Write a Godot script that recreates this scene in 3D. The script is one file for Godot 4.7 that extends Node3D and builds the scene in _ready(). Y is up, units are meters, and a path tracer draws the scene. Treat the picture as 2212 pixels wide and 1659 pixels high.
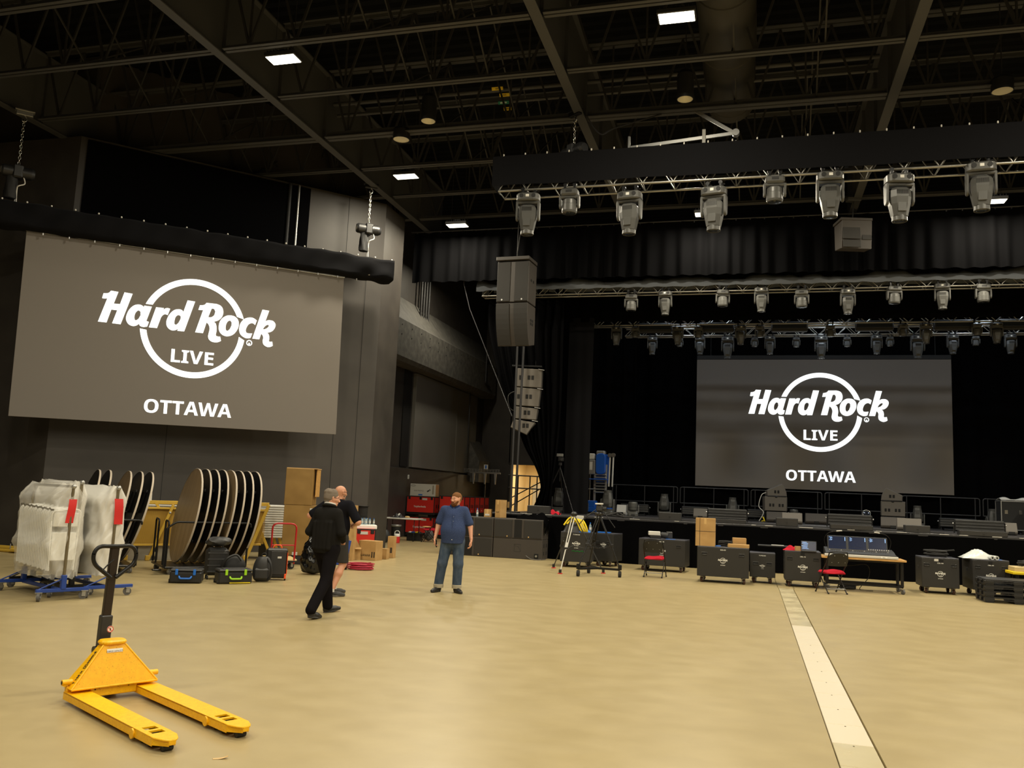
extends Node3D
# An event hall being set up: floor crew, flight cases, a stage with lighting trusses, two projection screens.
# The hall's long axis runs along -z, the stage front stands near z = -24.3; units are metres.

const EYE := Vector3(0, 1.75, 0)

func _ready():
	# ---- camera, sky, exposure
	var cam := Camera3D.new()
	cam.name = "camera"
	add_child(cam)
	cam.basis = aim(-15.75, 7.40, 2.50)
	cam.position = EYE
	cam.fov = rad_to_deg(2.0 * atan(829.5 / 1849.0))
	cam.near = 0.05
	cam.far = 200.0
	var we := WorldEnvironment.new()
	we.name = "environment"
	var env := Environment.new()
	env.background_mode = Environment.BG_COLOR
	env.background_color = Color(0, 0, 0)
	env.tonemap_mode = Environment.TONE_MAPPER_LINEAR
	env.tonemap_exposure = 1.0
	env.sdfgi_enabled = true
	env.ssao_enabled = true
	env.ssil_enabled = true
	we.environment = env
	add_child(we)
	# ---- the hall's lamps (fittings and lights), then the building
	materials()
	high_bays()
	room()
	ceiling_steel()
	wing_wall()
	stage_and_drapes()
	ceiling_services()
	screens()
	# ---- rigging
	prototypes()
	trusses()
	hoists()
	hung_speakers()
	# ---- things
	stage_things()
	cases_row()
	desk()
	tripods()
	subs()
	wing_things()
	left_side()
	pallet_truck()
	people()

const LAMP := Color(1.0, 0.955, 0.85)
const LAMP_E := 33.0

func aim(yaw_deg: float, pitch_deg: float, roll_deg: float) -> Basis:
	var yaw := deg_to_rad(yaw_deg)
	var pitch := deg_to_rad(pitch_deg)
	var roll := deg_to_rad(roll_deg)
	var fw := Vector3(sin(yaw) * cos(pitch), sin(pitch), -cos(yaw) * cos(pitch))
	var r0 := Vector3(cos(yaw), 0, sin(yaw))
	var u0 := r0.cross(fw)
	return Basis(r0 * cos(roll) + u0 * sin(roll), u0 * cos(roll) - r0 * sin(roll), -fw)

# ------------------------------------------------------------------ geometry
class Geo:
	var v := PackedVector3Array()
	var n := PackedVector3Array()
	var c := PackedColorArray()
	var xf := Transform3D()
	var tint := Color.WHITE
	var tinted := false

	func at(p: Vector3, b := Basis()) -> Geo:
		xf = Transform3D(b, p)
		return self

	func t3(a: Vector3, b: Vector3, d: Vector3, na: Vector3, nb: Vector3, nd: Vector3) -> void:
		v.append(xf * a)
		v.append(xf * d)
		v.append(xf * b)
		n.append((xf.basis * na).normalized())
		n.append((xf.basis * nd).normalized())
		n.append((xf.basis * nb).normalized())
		if tinted:
			c.append(tint)
			c.append(tint)
			c.append(tint)

	func tri(a: Vector3, b: Vector3, d: Vector3) -> void:
		var m := (b - a).cross(d - a)
		if m.length_squared() < 1e-18:
			return
		t3(a, b, d, m, m, m)

	func quad(a: Vector3, b: Vector3, d: Vector3, e: Vector3) -> void:
		var m := (d - a).cross(e - b)
		if m.length_squared() < 1e-18:
			return
		t3(a, b, d, m, m, m)
		t3(a, d, e, m, m, m)

	func quado(a: Vector3, b: Vector3, d: Vector3, e: Vector3, o: Vector3) -> void:
		if (d - a).cross(e - b).dot(o) >= 0.0:
			quad(a, b, d, e)
		else:
			quad(e, d, b, a)

	# a box by centre and size, its edges chamfered by w
	func box(ctr: Vector3, s: Vector3, w := 0.0) -> Geo:
		var h := s * 0.5
		w = minf(w, minf(h.x, minf(h.y, h.z)) * 0.9)
		var p := func(ax: int, sg: Array) -> Vector3:
			var q := Vector3()
			for k in 3:
				q[k] = sg[k] * (h[k] - (0.0 if k == ax else w))
			return ctr + q
		for ax in 3:
			var u := (ax + 1) % 3
			var t := (ax + 2) % 3
			for s0 in [-1, 1]:
				var o := Vector3()
				o[ax] = s0
				var pts := []
				for uv in [[-1, -1], [1, -1], [1, 1], [-1, 1]]:
					var sg := [0, 0, 0]
					sg[ax] = s0
					sg[u] = uv[0]
					sg[t] = uv[1]
					pts.append(p.call(ax, sg))
				quado(pts[0], pts[1], pts[2], pts[3], o)
			if w > 0.0:
				for su in [-1, 1]:
					for sw in [-1, 1]:
						var pts := []
						for q in [[u, -1], [u, 1], [t, 1], [t, -1]]:
							var sg := [0, 0, 0]
							sg[ax] = q[1]
							sg[u] = su
							sg[t] = sw
							pts.append(p.call(q[0], sg))
						var o := Vector3()
						o[u] = su
						o[t] = sw
						quado(pts[0], pts[1], pts[2], pts[3], o)
		if w > 0.0:
			for sx in [-1, 1]:
				for sy in [-1, 1]:
					for sz in [-1, 1]:
						var sg := [sx, sy, sz]
						if sx * sy * sz > 0:
							tri(p.call(0, sg), p.call(1, sg), p.call(2, sg))
						else:
							tri(p.call(2, sg), p.call(1, sg), p.call(0, sg))
		return self

	# a bar of rectangular section between two points
	func bar(a: Vector3, b: Vector3, w: float, h: float, up := Vector3.UP, bev := 0.0) -> Geo:
		var keep := xf
		var z := (b - a).normalized()
		if absf(z.dot(up)) > 0.98:
			up = Vector3.RIGHT
		var x := up.cross(z).normalized()
		xf = keep * Transform3D(Basis(x, z.cross(x), z), (a + b) * 0.5)
		box(Vector3.ZERO, Vector3(w, h, a.distance_to(b)), bev)
		xf = keep
		return self

	func cyl(a: Vector3, b: Vector3, ra: float, rb := -1.0, k := 12, caps := true) -> Geo:
		if rb < 0.0:
			rb = ra
		var z := (b - a).normalized()
		var x := (Vector3.RIGHT if absf(z.x) < 0.9 else Vector3.UP).cross(z).normalized()
		var y := z.cross(x)
		var sl := (ra - rb) / maxf(a.distance_to(b), 1e-6)
		for i in k:
			var t0 := TAU * i / k
			var t1 := TAU * (i + 1) / k
			var d0 := x * cos(t0) + y * sin(t0)
			var d1 := x * cos(t1) + y * sin(t1)
			var n0 := d0 + z * sl
			var n1 := d1 + z * sl
			if rb > 1e-6:
				t3(a + d0 * ra, b + d1 * rb, b + d0 * rb, n0, n1, n0)
			if ra > 1e-6:
				t3(a + d0 * ra, a + d1 * ra, b + d1 * rb, n0, n1, n1)
			if caps and ra > 1e-6:
				tri(a, a + d1 * ra, a + d0 * ra)
			if caps and rb > 1e-6:
				tri(b, b + d0 * rb, b + d1 * rb)
		return self

	# a round tube along points; r is one radius or one for each point
	func tube(pts: Array, r, k := 8, closed := false, caps := true) -> Geo:
		var m := pts.size()
		var rings := []
		var prev := Vector3.ZERO
		for i in m:
			var d: Vector3
			if closed:
				d = pts[(i + 1) % m] - pts[(i - 1 + m) % m]
			else:
				d = pts[mini(i + 1, m - 1)] - pts[maxi(i - 1, 0)]
			d = d.normalized()
			var x: Vector3
			if prev == Vector3.ZERO:
				x = (Vector3.RIGHT if absf(d.x) < 0.9 else Vector3.UP).cross(d).normalized()
			else:
				x = (prev - d * prev.dot(d)).normalized()
			prev = x
			var y := d.cross(x)
			var rr: float = r[i] if r is Array else r
			var ring := []
			for j in k:
				var t := TAU * j / k
				ring.append([pts[i] + (x * cos(t) + y * sin(t)) * rr, x * cos(t) + y * sin(t)])
			rings.append(ring)
		for i in (m if closed else m - 1):
			var q: Array = rings[i]
			var w: Array = rings[(i + 1) % m]
			for j in k:
				var j1 := (j + 1) % k
				t3(q[j][0], q[j1][0], w[j1][0], q[j][1], q[j1][1], w[j1][1])
				t3(q[j][0], w[j1][0], w[j][0], q[j][1], w[j1][1], w[j][1])
		if caps and not closed:
			for j in k:
				tri(pts[0], rings[0][(j + 1) % k][0], rings[0][j][0])
				tri(pts[m - 1], rings[m - 1][j][0], rings[m - 1][(j + 1) % k][0])
		return self

	# a profile of (radius, height) turned round the y axis
	func lathe(prof: Array, k := 20, sx := 1.0, sz := 1.0) -> Geo:
		for i in prof.size() - 1:
			var a: Vector2 = prof[i]
			var b: Vector2 = prof[i + 1]
			var nn := Vector2(b.y - a.y, a.x - b.x)
			for j in k:
				var t0 := TAU * j / k
				var t1 := TAU * (j + 1) / k
				var d0 := Vector3(cos(t0) * sx, 0, -sin(t0) * sz)
				var d1 := Vector3(cos(t1) * sx, 0, -sin(t1) * sz)
				var n0 := Vector3(cos(t0) * nn.x / sx, nn.y, -sin(t0) * nn.x / sz)
				var n1 := Vector3(cos(t1) * nn.x / sx, nn.y, -sin(t1) * nn.x / sz)
				var pa0 := d0 * a.x + Vector3(0, a.y, 0)
				var pa1 := d1 * a.x + Vector3(0, a.y, 0)
				var pb0 := d0 * b.x + Vector3(0, b.y, 0)
				var pb1 := d1 * b.x + Vector3(0, b.y, 0)
				if a.x > 1e-6:
					t3(pa0, pa1, pb1, n0, n1, n1)
				if b.x > 1e-6:
					t3(pa0, pb1, pb0, n0, n1, n0)
		return self

	func ball(ctr: Vector3, r: Vector3, k := 14, m := 8) -> Geo:
		for i in m:
			var a0 := PI * i / m - PI / 2
			var a1 := PI * (i + 1) / m - PI / 2
			for j in k:
				var t0 := TAU * j / k
				var t1 := TAU * (j + 1) / k
				var p := []
				for q in [[a0, t0], [a0, t1], [a1, t1], [a1, t0]]:
					p.append(Vector3(cos(q[0]) * cos(q[1]), sin(q[0]), -cos(q[0]) * sin(q[1])))
				var nr := Vector3(1 / r.x, 1 / r.y, 1 / r.z)
				if i > 0:
					t3(ctr + p[0] * r, ctr + p[1] * r, ctr + p[2] * r, p[0] * nr, p[1] * nr, p[2] * nr)
				if i < m - 1:
					t3(ctr + p[0] * r, ctr + p[2] * r, ctr + p[3] * r, p[0] * nr, p[2] * nr, p[3] * nr)
		return self

	# a polygon in the xy plane made solid from z0 to z1
	func prism(poly: PackedVector2Array, z0: float, z1: float, bev := 0.0) -> Geo:
		if Geometry2D.is_polygon_clockwise(poly):
			poly.reverse()
		var ix := Geometry2D.triangulate_polygon(poly)
		var top := poly
		if bev > 0.0:
			var ins := Geometry2D.offset_polygon(poly, -bev, Geometry2D.JOIN_MITER)
			if ins.size() == 1 and ins[0].size() == poly.size():
				top = ins[0]
				if Geometry2D.is_polygon_clockwise(top):
					top.reverse()
				var best := 0
				for k in top.size():
					if top[k].distance_to(poly[0]) < top[best].distance_to(poly[0]):
						best = k
				var turned := PackedVector2Array()
				for k in top.size():
					turned.append(top[(k + best) % top.size()])
				top = turned
			else:
				bev = 0.0
		for i in range(0, ix.size(), 3):
			var a := top[ix[i]]
			var b := top[ix[i + 1]]
			var d := top[ix[i + 2]]
			if (b - a).cross(d - a) < 0:
				var s := b
				b = d
				d = s
			tri(Vector3(a.x, a.y, z1), Vector3(b.x, b.y, z1), Vector3(d.x, d.y, z1))
			tri(Vector3(a.x, a.y, z0), Vector3(d.x, d.y, z0), Vector3(b.x, b.y, z0))
		for i in poly.size():
			var a := poly[i]
			var b := poly[(i + 1) % poly.size()]
			var w := minf(bev, (z1 - z0) * 0.4)
			quad(Vector3(a.x, a.y, z0 + w), Vector3(b.x, b.y, z0 + w), Vector3(b.x, b.y, z1 - w), Vector3(a.x, a.y, z1 - w))
			if w > 0.0:
				var p := top[i]
				var q := top[(i + 1) % poly.size()]
				quad(Vector3(a.x, a.y, z1 - w), Vector3(b.x, b.y, z1 - w), Vector3(q.x, q.y, z1), Vector3(p.x, p.y, z1))
				quad(Vector3(p.x, p.y, z0), Vector3(q.x, q.y, z0), Vector3(b.x, b.y, z0 + w), Vector3(a.x, a.y, z0 + w))
		return self

	# a smooth sheet: fn(u, v) gives the point; with thick > 0 it gets a back and an edge
	func sheet(nu: int, nv: int, fn: Callable, thick := 0.0) -> Geo:
		var p := []
		for i in nu + 1:
			var row := []
			for j in nv + 1:
				row.append(fn.call(float(i) / nu, float(j) / nv))
			p.append(row)
		var nn := []
		for i in nu + 1:
			var row := []
			for j in nv + 1:
				var du: Vector3 = p[mini(i + 1, nu)][j] - p[maxi(i - 1, 0)][j]
				var dv: Vector3 = p[i][mini(j + 1, nv)] - p[i][maxi(j - 1, 0)]
				row.append(du.cross(dv).normalized())
			nn.append(row)
		for i in nu:
			for j in nv:
				t3(p[i][j], p[i + 1][j], p[i + 1][j + 1], nn[i][j], nn[i + 1][j], nn[i + 1][j + 1])
				t3(p[i][j], p[i + 1][j + 1], p[i][j + 1], nn[i][j], nn[i + 1][j + 1], nn[i][j + 1])
				if thick > 0.0:
					var b := []
					for q in [[i, j], [i + 1, j], [i + 1, j + 1], [i, j + 1]]:
						b.append(p[q[0]][q[1]] - nn[q[0]][q[1]] * thick)
					t3(b[0], b[2], b[1], -nn[i][j], -nn[i + 1][j + 1], -nn[i + 1][j])
					t3(b[0], b[3], b[2], -nn[i][j], -nn[i][j + 1], -nn[i + 1][j + 1])
		if thick > 0.0:
			for i in nu:
				quad(p[i][0] - nn[i][0] * thick, p[i + 1][0] - nn[i + 1][0] * thick, p[i + 1][0], p[i][0])
				quad(p[i + 1][nv] - nn[i + 1][nv] * thick, p[i][nv] - nn[i][nv] * thick, p[i][nv], p[i + 1][nv])
			for j in nv:
				quad(p[0][j + 1] - nn[0][j + 1] * thick, p[0][j] - nn[0][j] * thick, p[0][j], p[0][j + 1])
				quad(p[nu][j] - nn[nu][j] * thick, p[nu][j + 1] - nn[nu][j + 1] * thick, p[nu][j + 1], p[nu][j])
		return self

	func mesh() -> ArrayMesh:
		var a := []
		a.resize(Mesh.ARRAY_MAX)
		a[Mesh.ARRAY_VERTEX] = v
		a[Mesh.ARRAY_NORMAL] = n
		if tinted:
			a[Mesh.ARRAY_COLOR] = c
		var m := ArrayMesh.new()
		m.add_surface_from_arrays(Mesh.PRIMITIVE_TRIANGLES, a)
		return m

func g() -> Geo:
	return Geo.new()

func V(x: float, y: float, z: float) -> Vector3:
	return Vector3(x, y, z)

func rot(ax: float, ay: float, az: float) -> Basis:
	return Basis.from_euler(Vector3(deg_to_rad(ax), deg_to_rad(ay), deg_to_rad(az)))

func pv(list: Array) -> PackedVector2Array:
	var p := PackedVector2Array()
	for i in range(0, list.size(), 2):
		p.append(Vector2(list[i], list[i + 1]))
	return p

func rrect(w: float, h: float, r: float, k := 3) -> PackedVector2Array:
	var p := PackedVector2Array()
	for q in 4:
		var cx := (w / 2 - r) * (1 if q == 0 or q == 3 else -1)
		var cy := (h / 2 - r) * (1 if q < 2 else -1)
		for i in k + 1:
			var t := PI / 2 * (q + float(i) / k)
			p.append(Vector2(cx + r * cos(t), cy + r * sin(t)))
	return p

# rounds off the corners of a path of points
func rounded(pts: Array, r: float, k := 4) -> Array:
	var out := [pts[0]]
	for i in range(1, pts.size() - 1):
		var a: Vector3 = pts[i] + (pts[i - 1] - pts[i]).normalized() * r
		var b: Vector3 = pts[i] + (pts[i + 1] - pts[i]).normalized() * r
		for j in k + 1:
			var t := float(j) / k
			out.append(a.lerp(pts[i], t).lerp((pts[i] as Vector3).lerp(b, t), t))
	out.append(pts[-1])
	return out

# a smooth curve through points
func spline(pts: Array, k := 6) -> Array:
	var out := []
	for i in pts.size() - 1:
		for j in k:
			out.append((pts[i] as Vector3).cubic_interpolate(pts[i + 1], pts[maxi(i - 1, 0)], pts[mini(i + 2, pts.size() - 1)], float(j) / k))
	out.append(pts[-1])
	return out

# ------------------------------------------------------------------ naming
var taken := {}

func numbered(called: String) -> String:
	taken[called] = taken.get(called, -1) + 1
	return called if taken[called] == 0 else "%s_%03d" % [called, taken[called]]

func tag(o: Node3D, label: String, category: String, group := "") -> Node3D:
	o.set_meta("label", label)
	o.set_meta("category", category)
	if group != "":
		o.set_meta("group", group)
	return o

func thing(called: String, label: String, category: String, pos := Vector3.ZERO, turn := 0.0, group := "") -> Node3D:
	var o := Node3D.new()
	o.name = numbered(called)
	add_child(o)
	o.position = pos
	o.rotation.y = deg_to_rad(turn)
	return tag(o, label, category, group)

func part(parent: Node, called: String, geo, m: Material, pos := Vector3.ZERO, b := Basis()) -> MeshInstance3D:
	var o := MeshInstance3D.new()
	o.name = called
	o.mesh = geo.mesh() if geo is Geo else geo
	o.set_surface_override_material(0, m)
	o.transform = Transform3D(b, pos)
	parent.add_child(o, true)
	return o

func solo(called: String, label: String, category: String, geo, m: Material, pos := Vector3.ZERO, turn := 0.0, group := "") -> MeshInstance3D:
	var o := part(self, numbered(called), geo, m, pos, Basis(Vector3.UP, deg_to_rad(turn)))
	tag(o, label, category, group)
	return o

func struct(called: String, geo, m: Material, pos := Vector3.ZERO) -> MeshInstance3D:
	var o := part(self, numbered(called), geo, m, pos)
	o.set_meta("kind", "structure")
	return o

func copy(root: Node3D, label: String, pos: Vector3, turn := 0.0, group := "") -> Node3D:
	var o: Node3D = root.duplicate()
	var base := str(root.name).trim_suffix("_proto")
	if base.length() > 4 and base[-4] == "_" and base.right(3).is_valid_int():
		base = base.left(-4)
	o.name = numbered(base)
	add_child(o)
	o.position = pos
	o.rotation = Vector3(0, deg_to_rad(turn), 0)
	o.set_meta("label", label)
	if group != "":
		o.set_meta("group", group)
	return o

# ------------------------------------------------------------------ lettering
var fonts := {}

func font(kind: String, bold := true) -> Font:
	var key := kind + str(bold)
	if not fonts.has(key):
		var f := SystemFont.new()
		f.font_names = PackedStringArray([kind])
		f.font_weight = 700 if bold else 400
		fonts[key] = f
	return fonts[key]

# words with capitals h high, centred, reading along +x and facing +z of the given place
func words(parent: Node, called: String, s: String, h: float, m: Material, pos: Vector3, b := Basis(), bold := true, stretch := 1.0, deep := 0.002, kind := "Droid Sans") -> MeshInstance3D:
	var t := TextMesh.new()
	t.text = s
	t.font = font(kind, bold)
	t.font_size = 64
	t.pixel_size = h / (0.714 * 64)
	t.depth = deep
	t.curve_step = 2.0
	return part(parent, called, t, m, pos, b * Basis.from_scale(Vector3(stretch, 1, 1)))

# ------------------------------------------------------------------ materials
var M := {}

func mat(key: String, col: Color, rough := 0.6, metal := 0.0) -> StandardMaterial3D:
	var m := StandardMaterial3D.new()
	m.resource_name = key
	m.albedo_color = col
	m.roughness = rough
	m.metallic = metal
	if rough >= 0.84:
		m.metallic_specular = 0.12
	M[key] = m
	return m

func noise_tex(sd: int, freq: float, lo: Color, hi: Color, octaves := 4, size := 512, kind := FastNoiseLite.TYPE_SIMPLEX_SMOOTH, mid := 0.5) -> NoiseTexture2D:
	var n := FastNoiseLite.new()
	n.seed = sd
	n.frequency = freq
	n.noise_type = kind
	n.fractal_octaves = octaves
	var t := NoiseTexture2D.new()
	t.width = size
	t.height = size
	t.seamless = true
	t.noise = n
	var gr := Gradient.new()
	gr.offsets = PackedFloat32Array([maxf(mid - 0.3, 0.0), minf(mid + 0.3, 1.0)])
	gr.colors = PackedColorArray([lo, hi])
	t.color_ramp = gr
	return t

func triplanar(m: StandardMaterial3D, s: Vector3, world := true) -> void:
	m.uv1_triplanar = true
	m.uv1_world_triplanar = world
	m.uv1_scale = s

func g8(x: float) -> Color:
	return Color(x / 255.0, x / 255.0, x / 255.0)

func c8(r: float, gr: float, b: float) -> Color:
	return Color(r / 255.0, gr / 255.0, b / 255.0)

func materials() -> void:
	# sealed concrete: warm beige with long faint streaks and a fine speckle
	var fl := mat("concrete", Color.WHITE, 0.42)
	fl.albedo_texture = noise_tex(3, 0.012, c8(178, 160, 117), c8(184, 166, 122), 4, 1024)
	fl.roughness = 1.0
	fl.roughness_texture = noise_tex(5, 0.02, g8(84), g8(98), 4, 512)
	triplanar(fl, V(0.14, 0.14, 0.19))
	fl.detail_enabled = true
	fl.detail_blend_mode = BaseMaterial3D.BLEND_MODE_MUL
	fl.detail_albedo = noise_tex(9, 0.3, g8(216), g8(255), 3, 512)
	fl.detail_uv_layer = BaseMaterial3D.DETAIL_UV_2
	fl.uv2_triplanar = true
	fl.uv2_world_triplanar = true
	fl.uv2_scale = V(2.4, 2.4, 2.4)
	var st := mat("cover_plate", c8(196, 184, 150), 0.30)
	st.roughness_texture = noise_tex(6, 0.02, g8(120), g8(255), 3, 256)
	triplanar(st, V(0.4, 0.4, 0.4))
	var sb := mat("cover_glare", c8(222, 210, 186), 0.25)  # whiter copy of cover_plate: lamp reflections on the strip put into the colour
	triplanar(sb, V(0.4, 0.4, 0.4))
	mat("joint", c8(70, 56, 34), 0.9)
	# paint and steel of the shell
	var wp := mat("black_wall", Color.WHITE, 0.55)
	wp.albedo_texture = noise_tex(21, 0.01, c8(54, 50, 47), c8(62, 58, 54), 4, 512)
	triplanar(wp, V(0.2, 0.2, 0.2))
	var wp2 := mat("grey_block", Color.WHITE, 0.7)
	wp2.albedo_texture = noise_tex(22, 0.02, c8(70, 68, 64), c8(92, 90, 84), 5, 512)
	triplanar(wp2, V(0.3, 0.3, 0.3))
	mat("deck_paint", c8(27, 28, 30), 0.85)
	mat("steel_paint", c8(66, 66, 68), 0.6)
	mat("steel_shaded", c8(40, 39, 39), 0.7)  # steel_paint darkened: weaker floor bounce on the webs put into the colour
	mat("duct_paint", c8(52, 50, 46), 0.5)
	# cloth
	var vl := mat("velour", c8(9, 9, 10), 1.0)
	vl.metallic_specular = 0.0
	var dr := mat("drape", c8(20, 20, 22), 0.9)
	dr.rim_enabled = true
	dr.rim = 0.2
	mat("grey_cloth", c8(98, 102, 108), 0.9)
	var dk := mat("stage_deck", c8(58, 56, 58), 0.5)
	dk.roughness_texture = noise_tex(31, 0.05, g8(140), g8(255), 3, 256)
	triplanar(dk, V(0.5, 0.5, 0.5))
	# screens
	mat("screen_cloth", c8(118, 113, 108), 0.85)
	var lg := mat("projected_white", Color(1, 1, 1), 0.9)
	lg.emission_enabled = true
	lg.emission = Color(0.97, 1.0, 1.0)
	lg.emission_energy_multiplier = 1.15
	# plastics and metals
	mat("black_plastic", c8(30, 30, 31), 0.45)
	mat("dark_plastic", c8(44, 44, 45), 0.5)
	mat("head_grey", c8(72, 72, 70), 0.38)
	mat("speaker_grey", c8(60, 55, 51), 0.6)
	mat("monitor_grey", c8(94, 89, 83), 0.6)
	mat("grille", c8(42, 40, 38), 0.75)
	mat("recess", c8(10, 10, 10), 0.8)
	mat("black_metal", c8(28, 28, 29), 0.35, 0.4)
	mat("matt_black", c8(20, 20, 21), 0.7)
	mat("rail_metal", c8(58, 58, 60), 0.4, 0.5)
	mat("aluminium", c8(190, 190, 188), 0.35, 0.9)
	mat("truss_metal", c8(150, 148, 142), 0.35, 0.85)
	mat("chrome", c8(215, 213, 205), 0.2, 1.0)
	mat("zinc", c8(170, 170, 168), 0.4, 0.8)
	mat("rubber", c8(34, 33, 32), 0.8)
	mat("grey_rubber", c8(92, 90, 88), 0.7)
	mat("brown_rubber", c8(66, 42, 32), 0.6)
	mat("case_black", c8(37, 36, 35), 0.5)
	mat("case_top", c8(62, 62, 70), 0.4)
	mat("case_edge", c8(52, 51, 50), 0.4)
	mat("white_paint", c8(235, 235, 230), 0.6)
	mat("soft_white", c8(205, 203, 196), 0.6)
	mat("grey_box", c8(150, 144, 130), 0.7)
	mat("red_case", c8(214, 44, 34), 0.45)
	mat("red_plastic", c8(205, 40, 40), 0.45)
	mat("red_cloth", c8(176, 38, 52), 0.9)
	mat("red_paint", c8(176, 30, 34), 0.35)
	mat("red_cable", c8(170, 34, 60), 0.5)
	mat("blue_paint", c8(30, 62, 140), 0.4)
	mat("lift_blue", c8(22, 84, 178), 0.4)
	mat("blue_plastic", c8(28, 104, 200), 0.4)
	mat("lime", c8(150, 205, 30), 0.45)
	mat("orange", c8(250, 92, 40), 0.5)
	mat("yellow_cloth", c8(222, 196, 26), 0.8)
	var yp := mat("yellow_paint", Color.WHITE, 0.38)
	yp.albedo_texture = noise_tex(41, 0.03, c8(243, 180, 8), c8(250, 192, 14), 4, 512)
	triplanar(yp, V(1.2, 1.2, 1.2), false)
	yp.detail_enabled = true
	yp.detail_blend_mode = BaseMaterial3D.BLEND_MODE_MUL
	var wear := noise_tex(43, 0.05, c8(150, 120, 70), Color.WHITE, 5, 512)
	wear.color_ramp.offsets = PackedFloat32Array([0.13, 0.2])
	yp.detail_albedo = wear
	yp.detail_uv_layer = BaseMaterial3D.DETAIL_UV_2
	yp.uv2_triplanar = true
	yp.uv2_scale = V(2.5, 2.5, 2.5)
	mat("yellow_steel", c8(200, 163, 60), 0.45)
	mat("yellow_mesh", c8(178, 140, 50), 0.55)
	mat("mesh_gap", c8(140, 104, 26), 0.7)
	mat("table_edge", c8(172, 160, 144), 0.55)
	mat("table_under", c8(16, 16, 17), 0.35)
	var wt := mat("table_top", Color.WHITE, 0.4)
	wt.albedo_texture = noise_tex(51, 0.01, c8(136, 113, 82), c8(156, 132, 98), 3, 256)
	triplanar(wt, V(3.0, 0.3, 3.0), false)
	var cb := mat("cardboard", Color.WHITE, 0.8)
	cb.albedo_texture = noise_tex(53, 0.01, c8(172, 136, 84), c8(186, 150, 97), 3, 256)
	triplanar(cb, V(0.8, 0.8, 0.8), false)
	var sbx := mat("brown_panel", Color.WHITE, 0.38)
	sbx.albedo_texture = noise_tex(54, 0.008, c8(136, 106, 58), c8(150, 119, 68), 3, 256)
	triplanar(sbx, V(0.7, 0.7, 0.7), false)
	mat("tape", c8(206, 170, 112), 0.4)
	mat("pale_wood", c8(206, 184, 132), 0.5)
	var ply := mat("edge_wood", Color.WHITE, 0.5)
	ply.albedo_texture = noise_tex(55, 0.02, c8(176, 132, 70), c8(204, 160, 96), 3, 256)
	triplanar(ply, V(0.5, 3.0, 3.0), false)
	mat("trash_bag", c8(12, 12, 13), 0.22)
	var pf := mat("plastic_film", Color(0.95, 0.94, 0.91, 0.30), 0.3)
	pf.transparency = BaseMaterial3D.TRANSPARENCY_ALPHA
	mat("film_white", c8(214, 212, 206), 0.35)
	mat("bubble_wrap", c8(205, 208, 205), 0.3)
	mat("steel_tube", c8(132, 122, 100), 0.4, 0.8)
	# screens of desks
	var ds := mat("desk_screen", c8(14, 16, 24), 0.2)
	ds.emission_enabled = true
	ds.emission = c8(32, 44, 74)
	ds.emission_energy_multiplier = 0.5
	var dl := mat("screen_text", c8(120, 160, 220), 0.5)
	dl.emission_enabled = true
	dl.emission = c8(150, 190, 240)
	dl.emission_energy_multiplier = 0.9
	# lamps
	var le := mat("lamp_glow", Color.WHITE, 0.5)
	le.emission_enabled = true
	le.emission = Color(1.0, 0.97, 0.86)
	le.emission_energy_multiplier = 6.0
	mat("reflector", c8(226, 220, 200), 0.4)
	mat("glass_lens", c8(40, 44, 52), 0.08)
	var cg := mat("clear_glass", Color(0.8, 0.9, 0.95, 0.25), 0.1)
	cg.transparency = BaseMaterial3D.TRANSPARENCY_ALPHA
	# people
	mat("skin", c8(206, 150, 122), 0.55)
	mat("skin_tan", c8(196, 140, 110), 0.5)
	mat("denim", Color.WHITE, 0.85)
	M.denim.albedo_texture = noise_tex(61, 0.02, c8(58, 72, 92), c8(84, 96, 112), 4, 256)
	triplanar(M.denim, V(2.0, 0.7, 2.0))
	mat("cuff", c8(168, 160, 140), 0.9)
	mat("blue_shirt", Color.WHITE, 0.85)
	M.blue_shirt.albedo_texture = noise_tex(63, 0.3, c8(46, 58, 92), c8(84, 98, 134), 1, 256, FastNoiseLite.TYPE_CELLULAR)
	triplanar(M.blue_shirt, V(2.2, 2.2, 2.2))
	mat("black_jacket", c8(32, 31, 30), 0.9)
	mat("black_trousers", c8(24, 22, 24), 0.9)
	mat("black_tee", c8(26, 26, 31), 0.9)
	mat("grey_shorts", c8(58, 56, 54), 0.9)
	mat("beard", c8(96, 62, 38), 0.9)
	mat("ginger_hair", c8(120, 84, 56), 0.9)
	mat("grey_hair", c8(122, 112, 102), 0.85)
	mat("shoe_black", c8(26, 24, 24), 0.5)
	mat("shoe_grey", c8(60, 60, 60), 0.8)
	mat("sole_grey", c8(118, 112, 104), 0.8)
	mat("eye_white", c8(230, 226, 220), 0.3)
	mat("eye_dark", c8(40, 28, 20), 0.3)
	mat("lip", c8(170, 104, 90), 0.5)
	# the lit passage behind the wing door
	mat("cream_wall", c8(236, 218, 178), 0.7)

# ------------------------------------------------------------------ lamps of the hall
const BAY_X := [-8.87, -1.28, 6.12, 13.5]
const BAY_Z := [4.6, -1.6, -7.8, -13.95, -20.2, -23.4]

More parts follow.
